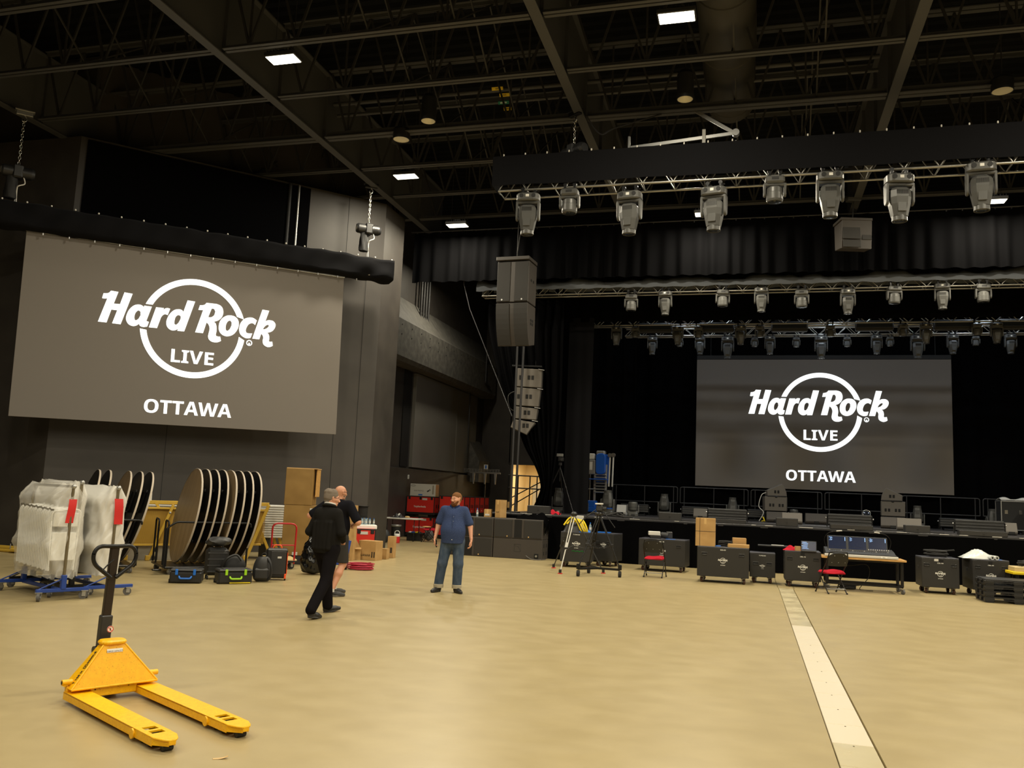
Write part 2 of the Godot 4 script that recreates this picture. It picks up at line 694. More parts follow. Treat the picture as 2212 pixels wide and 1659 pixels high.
func high_bays() -> void:
	var shell := g()
	shell.box(V(0, 0.06, 0), V(0.66, 0.09, 0.36), 0.012)
	for k in 9:
		shell.box(V(-0.28 + k * 0.07, 0.125, 0), V(0.008, 0.05, 0.32))
	shell.box(V(0, 0.17, 0), V(0.2, 0.05, 0.12), 0.01)
	shell.cyl(V(-0.2, 0.15, 0), V(-0.2, 2.55, 0), 0.006, -1, 6)
	shell.cyl(V(0.2, 0.15, 0), V(0.2, 2.55, 0), 0.006, -1, 6)
	var sm := shell.mesh()
	var pan := g().box(V(0, 0.012, 0), V(0.6, 0.02, 0.31), 0.004).mesh()
	for z in BAY_Z:
		for x in BAY_X:
			var seen: bool = z < -13 and (x < 0 or (x < 7 and z < -23))
			var where := "above the hall floor"
			if x < -8 and z > -14:
				where = "high on the left, nearest the camera"
			elif x < -8 and z > -21:
				where = "second of the left line, above the side screen truss hoist"
			elif x < -8:
				where = "at the end of the left line, beside the valance"
			elif x < 0 and z > -14:
				where = "beside the round duct, nearest the camera"
			elif x < 0 and z > -21:
				where = "hidden behind the black draped front truss"
			elif x < 0:
				where = "half hidden by a front truss moving light"
			elif x < 7 and z < -23:
				where = "at the far right beside the last front truss moving light"
			if not seen and z < -13:
				where = "outside the right edge of the view"
			elif not seen:
				where = "in the rows behind the camera"
			var t := thing("high_bay_lamp", "rectangular ceiling lamp " + where, "lamp", V(x * (0.96 if z < -22 else 1.0), 10.0 if z > -22 else 9.67, z), 0, "rectangular high bay lamps under the roof")
			part(t, "housing", sm, M.dark_plastic)
			part(t, "led_panel", pan, M.lamp_glow)
			var l := AreaLight3D.new()
			l.name = "lamp_light"
			t.add_child(l)
			l.area_size = Vector2(0.6, 0.31)
			l.rotation.x = -PI / 2
			l.position.y = -0.02
			l.light_color = LAMP
			l.light_energy = LAMP_E
			l.shadow_enabled = true
			l.set("area_range", 60.0)
			l.set("area_attenuation", 2.0)

# ------------------------------------------------------------------ the building
func room() -> void:
	# floor slab, split along the trench that runs under its cover plates
	var fl := g()
	fl.box(V(-9.7, -0.15, -17.5), V(20.6, 0.3, 55.0))
	fl.box(V(8.96, -0.15, -17.5), V(16.08, 0.3, 55.0))
	fl.box(V(0.76, -0.15, -32.47), V(0.36, 0.3, 25.0))
	fl.box(V(0.76, -0.22, -17.5), V(0.36, 0.16, 55.0))
	var f := struct("floor", fl, M.concrete)
	var tile := g().box(V(0, -0.021, 0), V(0.296, 0.04, 0.598), 0.003).mesh()
	var bolt := g().cyl(V(0, 0, 0), V(0, 0.0012, 0), 0.007, -1, 8).mesh()
	for k in 40:
		var z := 4.0 - k * 0.606
		if z < -20.2:
			break
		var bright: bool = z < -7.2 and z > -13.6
		var p := part(f, "cover_plate", tile, M.cover_glare if bright else M.cover_plate, V(0.758, 0.0, z))
		if z > -12.0:
			part(p, "bolt", bolt, M.joint, V(0.0, 0.0, -0.25))
	var hi := 12.6
	var lip := 10.02
	# left of the frame, then the wall that faces the hall, the wall at 45 degrees, the pier
	struct("wall_left", g().box(V(-18.2, lip / 2, -16.6), V(4.7, lip, 0.4)), M.black_wall)
	struct("wall_far_left", g().box(V(-20.6, hi / 2, -4.0), V(0.4, hi, 27.0)), M.black_wall)
	var an := g()
	an.at(V(0, 0, 0), rot(90, 0, 0))
	an.prism(pv([-15.85, -16.4, -10.3, -22.2, -10.6, -22.5, -16.1, -16.8]), -lip, 0)
	struct("wall_angled", an, M.black_wall)
	var pi := g()
	pi.at(V(0, 0, 0), rot(90, 0, 0))
	pi.prism(pv([-10.3, -22.2, -10.3, -23.6, -13.4, -23.6, -13.4, -23.2, -10.7, -23.2, -10.6, -22.5]), -lip, 0)
	struct("wall_pier", pi, M.black_wall)
	var up := g()
	up.box(V(-18.6, 11.3, -17.4), V(4.4, 2.6, 0.3))
	up.at(V(0, 0, 0), rot(90, 0, 0))
	up.prism(pv([-16.5, -17.3, -11.2, -22.9, -11.2, -24.2, -13.4, -24.2, -13.4, -23.8, -11.5, -23.8, -11.5, -23.1, -16.8, -17.6]), -12.6, -9.9)
	struct("wall_upper_left", up, M.black_wall)
	struct("wall_right", g().box(V(16.4, hi / 2, -17.0), V(0.4, hi, 52.0)), M.black_wall)
	struct("wall_front", g().box(V(-2.0, hi / 2, 9.2), V(38.0, hi, 0.4)), M.black_wall)
	# seams of the wallboards on the angled wall, then a black sheet painting shade
	var seam := g()
	for s in [2.6, 6.9, 7.55]:
		seam.at(V(-15.85 + s * 0.6916, 0, -16.4 - s * 0.7223) + V(0.7223, 0, 0.6916) * 0.002, rot(0, 46.25, 0))
		seam.box(V(0, 5.0, 0), V(0.012, 10.0, 0.006))
	struct("trim_1", seam, M.matt_black)
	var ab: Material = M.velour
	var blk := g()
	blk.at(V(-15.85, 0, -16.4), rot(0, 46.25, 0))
	blk.box(V(2.95, 8.0, 0.03), V(5.6, 3.9, 0.05))  # black sheet in place of the unlit upper wall, no real panel
	struct("shade_sheet_2", blk, ab)

func ceiling_steel() -> void:
	# a ribbed steel deck, plate girders along the hall, open web joists across it
	var dk := g()
	dk.box(V(-2, 12.75, -16.5), V(38, 0.2, 52))
	var z := 9.0
	while z > -42.0:
		dk.quad(V(-21, 12.65, z), V(-21, 12.56, z - 0.05), V(17, 12.56, z - 0.05), V(17, 12.65, z))
		dk.quad(V(-21, 12.56, z - 0.05), V(-21, 12.56, z - 0.2), V(17, 12.56, z - 0.2), V(17, 12.56, z - 0.05))
		dk.quad(V(-21, 12.56, z - 0.2), V(-21, 12.65, z - 0.25), V(17, 12.65, z - 0.25), V(17, 12.56, z - 0.2))
		z -= 0.36
	struct("ceiling", dk, M.deck_paint)
	var ceil := struct("roof_steel_4", g().box(V(-0.5, 11.72, -8.7), V(31.9, 0.04, 0.2)), M.steel_paint)  # roof steel: parent of the girders and joists below the deck
	var xs := [-16.38, -10.03, -3.64, 2.7, 9.05, 15.4]
	for x in xs:
		var b := g()
		b.box(V(x, 10.015, -8.7), V(0.2, 0.03, 34.6), 0.004)
		b.box(V(x, 10.85, -8.7), V(0.02, 1.64, 34.6))
		b.box(V(x, 11.68, -8.7), V(0.24, 0.03, 34.6))
		for k in 16:
			b.box(V(x, 10.85, 7.0 - k * 2.06), V(0.16, 1.62, 0.015))
		part(ceil, "girder", b, M.steel_paint)
	# joist meshes for one bay: chords of paired angles; webs are pieces of their own
	var bay := 6.35
	var ch := g()
	for s in [-0.055, 0.055]:
		ch.box(V(0, 10.06, s), V(bay - 0.24, 0.012, 0.075))
		ch.box(V(0, 10.1, s * 0.45), V(bay - 0.24, 0.09, 0.012))
		ch.box(V(0, 11.74, s), V(bay - 0.24, 0.012, 0.075))
		ch.box(V(0, 11.7, s * 0.45), V(bay - 0.24, 0.09, 0.012))
	var chm := ch.mesh()
	var hv := g()
	for s in [-0.08, 0.08]:
		hv.box(V(0, 10.06, s), V(bay - 0.24, 0.02, 0.12))
		hv.box(V(0, 10.14, s * 0.3), V(bay - 0.24, 0.16, 0.016))
		hv.box(V(0, 11.74, s), V(bay - 0.24, 0.02, 0.12))
	var hvm := hv.mesh()
	var step := (bay - 0.3) / 6.0
	var dn := g().bar(V(0, 11.7, 0), V(step * 0.5, 10.1, 0), 0.042, 0.042).mesh()
	var rs := g().bar(V(step * 0.5, 10.1, 0), V(step, 11.7, 0), 0.042, 0.042).mesh()
	var post := g().bar(V(step * 0.5, 10.1, 0), V(step * 0.5, 11.7, 0), 0.035, 0.035).mesh()
	var zs := [-5.1, -7.25, -9.4, -11.48, -13.5, -15.53, -17.7, -19.68, -21.77, -23.78]
	for i in zs.size():
		for k in xs.size() - 1:
			var cx: float = (xs[k] + xs[k + 1]) / 2
			var heavy: bool = i == 6
			var j := part(ceil, "joist", hvm if heavy else chm, M.steel_paint, V(cx, 0, zs[i]))
			if i > 1:
				for q in 6:
					var x0 := -bay / 2 + 0.15 + q * step
					part(j, "web", dn, M.steel_shaded, V(x0, 0, 0))
					part(j, "web", rs, M.steel_shaded, V(x0, 0, 0))
					if (q + i) % 2 == 0:
						part(j, "web_post", post, M.steel_shaded, V(x0, 0, 0))
	# rod bridging between the joists, along the hall
	for x in [-13.2, -6.9, -5.2, -0.4, 1.2, 5.9]:
		var br := g()
		for i in range(2, zs.size() - 1):
			br.bar(V(x, 10.12, zs[i]), V(x + 0.05, 11.66, zs[i + 1]), 0.03, 0.03)
			br.bar(V(x, 11.66, zs[i]), V(x + 0.05, 10.12, zs[i + 1]), 0.03, 0.03)
		part(ceil, "bridging", br, M.steel_shaded)

func wing_wall() -> void:
	# the wall left of the stage, running back from the pier; a projecting bulkhead, panels, a dado
	var hi := 12.6
	var w := struct("wall_stage_left", g().box(V(-13.2, hi / 2, -32.4), V(0.4, hi, 17.8)), M.black_wall)
	var b := g()
	b.at(V(-13.0, 0, -41.0), rot(0, -90, 0))   # x runs from z -41 forward, z is out of the wall (negative x side)
	var bk := g()
	bk.at(V(0, 0, -24.4), Basis())
	bk.prism(pv([-13.05, 6.45, -12.35, 6.45, -12.25, 6.6, -12.25, 7.95, -12.35, 8.05, -13.05, 9.2]), -16.1, -3.0)
	part(w, "bulkhead", bk, M.grey_block)
	var bolts := g()
	for k in 12:
		for r in 2:
			bolts.box(V(-12.245, 7.4 + r * 0.35, -28.4 - k * 0.95), V(0.02, 0.035, 0.035))
	part(w, "bolt_heads", bolts, M.matt_black)
	var pm := mat("panel_grey_lit", c8(112, 110, 104), 0.7)  # lighter than grey_block: hall lamp light on the panels put into the colour
	part(w, "panel", g().box(V(-12.93, 4.55, -34.1), V(0.16, 3.75, 5.0), 0.01), pm)
	part(w, "panel", g().box(V(-12.95, 4.55, -38.2), V(0.12, 3.75, 2.9), 0.01), pm)
	part(w, "recess", g().box(V(-12.99, 4.55, -31.0), V(0.06, 3.75, 0.75)), M.recess)
	part(w, "dado", g().box(V(-12.9, 1.3, -32.3), V(0.24, 2.6, 17.3), 0.01), M.black_wall)
	var sl := g()
	sl.at(V(0, 0, -39.6), Basis())
	sl.prism(pv([-12.95, 2.3, -12.35, 2.3, -12.35, 3.3, -12.95, 4.3]), -0.9, 0.9)
	part(w, "hood", sl, M.grey_block)
	var cd := g()
	for k in 4:
		cd.cyl(V(-12.75, 8.3, -31.3 - k * 0.28), V(-12.75, 12.4, -31.3 - k * 0.28), 0.05, -1, 8)
	part(w, "conduit", cd, M.dark_plastic)
	var dp := g()
	dp.tube(rounded([V(-12.2, 8.6, -38.6), V(-12.2, 7.0, -38.6), V(-12.2, 6.9, -39.4)], 0.1), 0.04)
	dp.tube([V(-12.6, 6.4, -37.6), V(-12.6, 3.6, -37.6)], 0.03)
	part(w, "drain_pipe", dp, M.dark_plastic)
	# back wall of the wing with the open door to a lit passage
	var bw := g()
	bw.box(V(-12.3, hi / 2, -41.2), V(1.6, hi, 0.4))
	bw.box(V(3.5, hi / 2, -41.2), V(26.0, hi, 0.4))
	bw.box(V(-10.5, 3.28 + (hi - 3.28) / 2, -41.2), V(2.1, hi - 3.28, 0.4))
	struct("wall_back", bw, M.black_wall)
	var dr := g()
	dr.box(V(-11.46, 1.64, -40.98), V(0.1, 3.28, 0.1))
	dr.box(V(-9.54, 1.64, -40.98), V(0.1, 3.28, 0.1))
	dr.box(V(-10.5, 3.3, -40.98), V(2.02, 0.1, 0.1))
	struct("door_1", dr, M.black_wall)
	var ps := g()
	ps.box(V(-12.0, 1.75, -43.6), V(0.2, 3.5, 4.4))
	ps.box(V(-8.6, 1.75, -43.6), V(0.2, 3.5, 4.4))
	ps.box(V(-10.3, 1.75, -45.9), V(3.6, 3.5, 0.2))
	ps.box(V(-10.3, 3.6, -43.6), V(3.6, 0.2, 4.8))
	struct("wall_passage", ps, M.cream_wall)
	struct("floor_passage", g().box(V(-10.3, -0.1, -43.6), V(3.6, 0.2, 4.8)), M.concrete)
	struct("trim_3", g().box(V(-11.0, 1.2, -45.74), V(0.9, 2.4, 0.08), 0.01), M.soft_white)
	var vt := g()
	for k in 7:
		vt.box(V(-10.3, 2.62 + k * 0.06, -45.74), V(0.42, 0.03, 0.06))
	solo("air_vent", "small slatted vent high in the cream passage beyond the open door", "vent", vt, M.soft_white)
	var t := thing("passage_lamp", "flat square ceiling lamp lighting the cream passage", "lamp", V(-10.3, 3.46, -43.2))
	part(t, "housing", g().box(V(0, 0.015, 0), V(0.62, 0.04, 0.62), 0.005), M.soft_white)
	part(t, "led_panel", g().box(V(0, -0.01, 0), V(0.56, 0.012, 0.56)), M.lamp_glow)
	var l := AreaLight3D.new()
	l.name = "lamp_light"
	t.add_child(l)
	l.area_size = Vector2(0.56, 0.56)
	l.rotation.x = -PI / 2
	l.position.y = -0.03
	l.light_color = Color(1.0, 0.9, 0.72)
	l.light_energy = 9.0
	l.shadow_enabled = true

	# a lamp over the wing, behind the valance
	var wl := thing("high_bay_lamp", "rectangular ceiling lamp over the wing, hidden behind the valance", "lamp", V(-10.7, 10.5, -31.2))
	part(wl, "housing", g().box(V(0, 0.06, 0), V(0.66, 0.09, 0.36), 0.012), M.dark_plastic)
	part(wl, "hanger", g().cyl(V(0, 0.1, 0), V(0, 2.1, 0), 0.01, -1, 6), M.dark_plastic)
	part(wl, "led_panel", g().box(V(0, 0.01, 0), V(0.6, 0.02, 0.31)), M.lamp_glow)
	var l2 := AreaLight3D.new()
	l2.name = "lamp_light"
	wl.add_child(l2)
	l2.area_size = Vector2(0.6, 0.31)
	l2.rotation.x = -PI / 2
	l2.position.y = -0.02
	l2.light_color = LAMP
	l2.light_energy = LAMP_E * 0.7
	l2.shadow_enabled = true

func pleats(x0: float, x1: float, y0: float, y1: float, z: float, amp: float, pitch: float, nv := 6, wob := 0.3, sd := 1.0) -> Geo:
	var nu := int((x1 - x0) / pitch * 8)
	var o := g()
	o.sheet(nu, nv, func(u, t):
		var x: float = lerpf(x0, x1, u)
		var ph: float = x / pitch * TAU + sin(x * 1.7 + sd) * 1.4
		return V(x + sin(ph * 0.5 + t * 1.2) * 0.02, lerpf(y0, y1, t), z + (sin(ph) * 0.7 + sin(ph * 0.43 + sd) * wob) * amp * (0.55 + 0.45 * (1.0 - t))), 0.008)
	return o

func stage_and_drapes() -> void:
	var x0 := -7.3
	var x1 := 13.0
	var t := thing("stage", "long black stage platform across the back of the hall", "stage")
	var sub := g().box(V((x0 + x1) / 2, 0.6, -28.3), V(x1 - x0 - 0.1, 1.16, 7.8))
	part(t, "frame", sub, M.matt_black)
	var dk := g().box(V(0, 0.02, 0), V(2.434, 0.04, 1.214), 0.004).mesh()
	for i in 9:
		for j in 7:
			var x := x0 + 1.22 + i * 2.44
			if x < 13.2:
				part(t, "deck_panel", dk, M.stage_deck, V(x, 1.2, -24.93 - j * 1.22))
	part(t, "skirt", pleats(x0, x1, 0.02, 1.19, -24.24, 0.03, 0.55, 5, 0.5, 2.0), M.velour)
	part(t, "skirt_side", g().box(V(x0 - 0.02, 0.6, -28.2), V(0.03, 1.18, 7.6)), M.velour)
	var lp := g().box(V((x0 + x1) / 2, 1.2, -24.27), V(x1 - x0, 0.07, 0.035), 0.004)
	part(t, "edge_strip", lp, M.rail_metal)
	var rng := RandomNumberGenerator.new()
	rng.seed = 4
	var tx := x0 + 0.4
	while tx < x1:
		var w := rng.randf_range(0.1, 0.35)
		part(t, "edge_tape", g().box(V(tx, 1.236, -24.26), V(w, 0.012, 0.03), 0.003), M.soft_white)
		tx += w + rng.randf_range(0.15, 0.9)
	# guard rails along the back edge
	for k in 7:
		var r := thing("guard_rail", "black tubular guard rail along the rear stage edge, %s" % ["at its left end", "second from the left", "left of the screen middle", "under the screen middle", "right of the screen middle", "fifth from the left, past the screen", "at the far right"][k], "railing", V(-4.95 + k * 2.48 + 1.2, 1.24, -31.9), 0, "guard rails at the back of the stage")
		var fr := g()
		fr.tube(rounded([V(-1.19, 0.5, 0), V(-1.19, 1.07, 0), V(1.19, 1.07, 0), V(1.19, 0.5, 0)], 0.08), 0.022, 6)
		fr.tube([V(-1.19, 0.5, 0), V(1.19, 0.5, 0)], 0.02, 6)
		part(r, "frame", fr, M.rail_metal)
		for px in [-1.05, 0.0, 1.05]:
			part(r, "post", g().cyl(V(px, 0, 0), V(px, 1.07, 0), 0.02, -1, 6), M.rail_metal)
	# drapes
	solo("valance", "long black pleated valance hanging across the top of the stage opening", "curtain", pleats(-10.3, 13.0, 8.24, 9.82, -24.4, 0.09, 0.42, 6), M.velour)
	var tk := g().cyl(V(-10.4, 9.86, -24.4), V(13.0, 9.86, -24.4), 0.025, -1, 8)
	for k in 60:
		tk.box(V(-10.2 + k * 0.39, 9.84, -24.4), V(0.03, 0.08, 0.03))
	solo("valance_pipe", "black pipe with tie hooks carrying the valance", "pipe", tk, M.rail_metal)
	solo("border_curtain", "narrow black border curtain behind the second truss", "curtain", pleats(-7.0, 13.0, 7.36, 9.6, -26.6, 0.05, 0.6), M.velour)
	solo("backdrop", "tall black pleated backdrop behind the stage screen", "curtain", pleats(-6.4, 14.0, 0.9, 9.5, -33.4, 0.11, 0.75, 8), M.velour)
	var edge := [V(-8.0, 8.2, 0), V(-7.95, 6.9, 0), V(-7.45, 5.1, 0), V(-6.95, 4.0, 0), V(-6.65, 3.25, 0), V(-6.3, 2.65, 0), V(-6.12, 2.2, 0), V(-6.1, 1.9, 0), V(-6.35, 1.3, 0)]
	var sw := g()
	sw.sheet(60, 32, func(u, t):
		var s: float = t * (edge.size() - 1)
		var i := mini(int(s), edge.size() - 2)
		var l: Vector3 = (edge[i] as Vector3).cubic_interpolate(edge[i + 1], edge[maxi(i - 1, 0)], edge[mini(i + 2, edge.size() - 1)], s - i)
		var rgt := lerpf(-5.55, -5.75, smoothstep(0.2, 0.9, t))
		var x: float = lerpf(l.x, rgt, pow(u, 1.0 + 0.3 * t))
		return V(x, l.y, -25.3 + sin(u * 58.0 + t * 3.0) * 0.085 * (1.0 - 0.35 * t) + sin(u * 21.0 + t * 7.0) * 0.05), 0.01)
	solo("swag_curtain", "black side curtain swept and tied back at the left of the stage", "curtain", sw, M.velour)
	solo("side_curtain", "flat dark side curtain hanging between swag curtain and backdrop", "curtain", pleats(-5.66, -4.86, 1.26, 7.5, -26.6, 0.03, 0.4, 5), M.drape)
	solo("wing_curtain", "black curtain behind the flown loudspeakers at the left wing", "curtain", pleats(-7.6, -4.2, 1.245, 9.0, -32.4, 0.1, 0.6, 6), M.velour)

func ceiling_services() -> void:
	# the round duct above the joists' lower chords
	var d := g()
	d.at(V(-0.5, 10.98, -8.0), rot(90, 0, 0))
	d.lathe([Vector2(0.0, -11.4), Vector2(0.5, -11.4), Vector2(0.54, -11.3), Vector2(0.54, 14.0), Vector2(0.0, 14.0)], 28)
	var t := thing("air_duct", "big round dark air duct running along the roof above the joists", "duct")
	part(t, "duct_body", d, M.duct_paint)
	for k in 8:
		var rg := g()
		rg.at(V(-0.5, 10.98, -19.0 + k * 2.2), rot(90, 0, 0))
		rg.lathe([Vector2(0.54, -0.04), Vector2(0.565, -0.03), Vector2(0.565, 0.03), Vector2(0.54, 0.04)], 28)
		part(t, "band", rg, M.duct_paint)
	# round can lights
	var can := g().lathe([Vector2(0.0, 0.62), Vector2(0.13, 0.6), Vector2(0.17, 0.52), Vector2(0.17, 0.0), Vector2(0.155, 0.0), Vector2(0.15, 0.05)], 20).mesh()
	var refl := g().lathe([Vector2(0.155, 0.0), Vector2(0.06, 0.12), Vector2(0.0, 0.13)], 20).mesh()
	var drum := g().lathe([Vector2(0.0, 0.26), Vector2(0.18, 0.26), Vector2(0.2, 0.22), Vector2(0.2, 0.0), Vector2(0.185, 0.0)], 20).mesh()
	var disc := g().lathe([Vector2(0.19, 0.01), Vector2(0.0, 0.03)], 20).mesh()
	var n := 0
	for q in [[V(-6.95, 9.9, -16.86), true, "unlit black can downlight with white bowl, left of the yellow pipe markers"], [V(-7.95, 9.9, -17.7), false, "short black drum downlight with white face on the heavy joist, above the second lamp"], [V(-1.34, 9.9, -16.81), true, "unlit black can downlight under the air duct, above the jointed cable arm"], [V(4.65, 9.92, -17.6), false, "flat white faced downlight at the right end of the heavy joist"]]:
		var o := thing("can_light", q[2], "lamp", q[0], 0, "unlit downlights on the roof steel")
		part(o, "can", can if q[1] else drum, M.black_plastic)
		part(o, "bowl", refl if q[1] else disc, M.reflector)
		part(o, "hanger", g().cyl(V(0, 0.25, 0), V(0, 2.68, 0), 0.012, -1, 6), M.dark_plastic)
	# pipes with markers
	var pp := thing("sprinkler_pipe", "dark pipe crossing the roof bay, carrying yellow and green markers", "pipe", V(0, 0, 0))
	part(pp, "pipe", g().cyl(V(-9.9, 11.05, -17.95), V(2.5, 11.05, -17.95), 0.05, -1, 10), M.steel_paint)
	part(pp, "pipe", g().cyl(V(-9.9, 10.85, -18.15), V(2.5, 10.85, -18.15), 0.04, -1, 10), M.steel_paint)
	var gm := mat("marker_green", c8(20, 120, 96), 0.6)
	var ym := mat("marker_yellow", c8(236, 200, 20), 0.6)
	for q in [[-5.7, 11.05, -17.87, 0.27, true], [-5.55, 10.93, -17.97, 0.24, true], [-5.6, 10.80, -18.08, 0.26, false], [-5.52, 10.68, -18.16, 0.18, true]]:
		var mk := part(pp, "pipe_marker", g().box(Vector3.ZERO, V(q[3], 0.075, 0.012), 0.002), ym if q[4] else gm, V(q[0], q[1], q[2]), rot(35, 0, 0))
		words(mk, "lettering", "GAS" if q[4] else "WATER", 0.035, M.matt_black if q[4] else M.white_paint, V(0, 0, 0.007), rot(0, 0, 180))
	# the jointed cable arm over the front truss
	var arm := thing("cable_carrier", "jointed aluminium cable arm folded above the front truss", "cable arm", V(0, 0, -17.75))
	for q in [[V(-1.41, 10.22, 0), V(-0.38, 9.52, 0)], [V(-0.36, 9.49, 0.06), V(-2.55, 9.32, 0.06)], [V(-0.36, 9.24, 0), V(-2.55, 9.20, 0)], [V(-0.4, 9.12, 0.06), V(-2.4, 9.1, 0.06)]]:
		var a := g()
		a.bar(q[0], q[1], 0.03, 0.075, Vector3.UP, 0.004)
		var dv: Vector3 = q[1] - q[0]
		for k in 5:
			var c: Vector3 = (q[0] as Vector3) + dv * (0.15 + k * 0.17)
			a.bar(c - dv.normalized() * 0.06, c + dv.normalized() * 0.06, 0.036, 0.03)
		part(arm, "arm_link", a, M.aluminium)
	for y in [9.5, 9.24]:
		part(arm, "joint", g().cyl(V(-0.35, y, -0.03), V(-0.35, y, 0.1), 0.075, -1, 12), M.zinc)
	part(arm, "post", g().box(V(-1.0, 9.36, 0.12), V(0.07, 0.46, 0.05), 0.006), M.soft_white)
	part(arm, "post", g().box(V(-2.58, 9.3, 0.12), V(0.05, 0.5, 0.05), 0.006), M.zinc)
	solo("hanging_cable", "thin black cable looping from the middle girder to the cable arm", "cable", g().tube(spline([V(-3.5, 10.0, -17.4), V(-3.2, 9.6, -17.5), V(-2.9, 9.75, -17.6), V(-1.9, 10.02, -17.65)]), 0.018, 6), M.rubber)

# ------------------------------------------------------------------ projection screens and their artwork
# outlines in 1/2000 of the picture's width; «!» marks a corner, other points are rounded; «|» parts an inner outline
const LETTERS := {
	"H": "432,620! 481,620! 502,705! 536,705! 513,619! 562,618! 617,822! 569,825! 549,746! 513,745! 534,823! 491,825! 481,811 466,805 450,803! 444,771! 459,770 474,774!",
	"a": "736,754! 691,755! 688,743! 680,753 659,758 630,748 604,717 591,677 592,649 607,625 632,615 654,621 668,634! 676,621 695,616 718,622! 726,653! 710,657!|665,720 674,709 673,684 662,664 649,654 641,659 638,677 642,699 653,716",
	"r": "762,754! 809,754! 805,738! 816,752 833,757 847,754! 835,711! 819,715 806,707 796,692! 777,619! 728,618!",
	"d": "950,824! 997,822! 943,616! 901,615! 904,630! 891,619 870,614 848,623 833,644 831,677 845,717 871,748 899,758 919,755 929,744!|904,719 914,713 915,697 908,675 896,658 886,654 879,661 879,681 883,702 893,716",
	"R": "1011,618! 1060,618! 1078,692! 1092,679 1100,654 1098,629 1094,603 1100,582 1118,568 1141,565 1161,569 1178,579! 1171,607! 1159,606 1145,609 1142,620 1145,642 1143,670 1136,692 1123,702! 1150,714 1171,736 1180,767 1174,799 1157,817 1131,824! 1069,823! 1059,810 1045,804 1029,802! 1021,770! 1036,770 1051,772!|1104,788! 1119,789 1129,776 1127,754 1115,737 1101,729 1086,729!",
	"o": "1235,758 1261,751 1280,731 1286,700 1278,666 1257,634 1231,618 1205,614 1179,624 1162,645 1157,673 1162,708 1180,736 1206,754|1229,723 1238,715 1240,696 1233,671 1221,654 1211,651 1203,661 1202,686 1209,708 1219,720",
	"c": "1403,745! 1393,712! 1379,722 1363,720 1347,707 1337,685 1334,667 1340,653 1355,650 1378,652! 1369,621! 1355,616 1335,616 1309,629 1294,650 1290,681 1298,716 1319,744 1348,758 1377,759",
	"k": "1381,617! 1427,617! 1438,657! 1448,647 1453,631 1451,610 1456,588 1472,575 1491,570 1509,575 1521,583! 1515,611! 1502,608 1493,612 1494,629 1492,647 1487,660 1477,669! 1498,675 1518,691 1530,716 1529,737 1514,753 1494,757 1474,754 1460,744! 1482,822! 1436,824!|1446,687! 1456,706 1470,720 1483,723 1486,715 1476,701 1462,692",
}

func outline(s: String) -> PackedVector2Array:
	var p := []
	var hard := []
	for w in s.split(" "):
		hard.append(w.ends_with("!"))
		var xy := w.trim_suffix("!").split(",")
		p.append(Vector2(float(xy[0]), float(xy[1])) / 2000.0)
	var n := p.size()
	var o := PackedVector2Array()
	for i in n:
		var a: Vector2 = p[i]
		var b: Vector2 = p[(i + 1) % n]
		if hard[i] and hard[(i + 1) % n]:
			o.append(a)
			continue
		var pa: Vector2 = p[(i - 1 + n) % n] if not hard[i] else a
		var pb: Vector2 = p[(i + 2) % n] if not hard[(i + 1) % n] else b
		for k in 4:
			o.append(a.cubic_interpolate(b, pa, pb, k / 4.0))
	return o

# a polygon with a hole, cut in two so that neither half has one
func pieces(s: String) -> Array:
	var q := s.split("|")
	var body := outline(q[0])
	if q.size() == 1:
		return [body]
	var hole := outline(q[1])
	var cx := 0.0
	for p in hole:
		cx += p.x / hole.size()
	var out := []
	for side in [[-1.0, cx], [cx, 2.0]]:
		var half := pv([side[0], -1, side[1], -1, side[1], 2, side[0], 2])
		for c in Geometry2D.intersect_polygons(body, half):
			for d in Geometry2D.clip_polygons(c, hole):
				out.append(d)
	return out

func ring(cx: float, cy: float, ro: float, ri: float, a0: float, a1: float, b0: float, b1: float) -> PackedVector2Array:
	var p := PackedVector2Array()
	for k in 41:
		var t := deg_to_rad(lerpf(a0, a1, k / 40.0))
		p.append(Vector2(cx + ro * cos(t), cy + ro * sin(t)))
	for k in 41:
		var t := deg_to_rad(lerpf(b1, b0, k / 40.0))
		p.append(Vector2(cx + ri * cos(t), cy + ri * sin(t)))
	return p

var emblem_mesh: ArrayMesh

# the round emblem with its script, in a frame one wide, its lower edge at y = 0
func emblem() -> ArrayMesh:
	if emblem_mesh:
		return emblem_mesh
	var o := g()
	for key in LETTERS:
		for p in pieces(LETTERS[key]):
			o.prism(p, 0.0, 0.0006)
	o.prism(ring(0.5012, 0.3213, 0.1645, 0.1452, 157.6, 17.5, 154.6, 22.5), 0.0, 0.0006)
	o.prism(ring(0.5012, 0.3213, 0.1645, 0.1452, 186.6, 352.2, 188.4, 355.2), 0.0, 0.0006)
	var half := ring(0.6812, 0.2925, 0.0098, 0.0072, 90, 270, 90, 270)
	o.prism(half, 0.0, 0.0006)
	o.prism(ring(0.6812, 0.2925, 0.0098, 0.0072, -90, 90, -90, 90), 0.0, 0.0006)
	emblem_mesh = o.mesh()
	return emblem_mesh

func artwork(parent: Node, w: float, m: Material, pos: Vector3) -> void:
	var e := part(parent, "emblem", emblem(), m, pos, Basis.from_scale(Vector3(w, w, w)))
	words(e, "lettering", "LIVE", 0.0415, m, V(0.502, 0.2245, 0.0003), Basis(), true, 1.17, 0.0006)
	words(e, "lettering", "OTTAWA", 0.0425, m, V(0.5012, 0.0560, 0.0003), Basis(), true, 1.13, 0.0006)
	words(e, "lettering", "R", 0.008, m, V(0.6812, 0.2886, 0.0003), Basis(), true, 1.0, 0.0006)

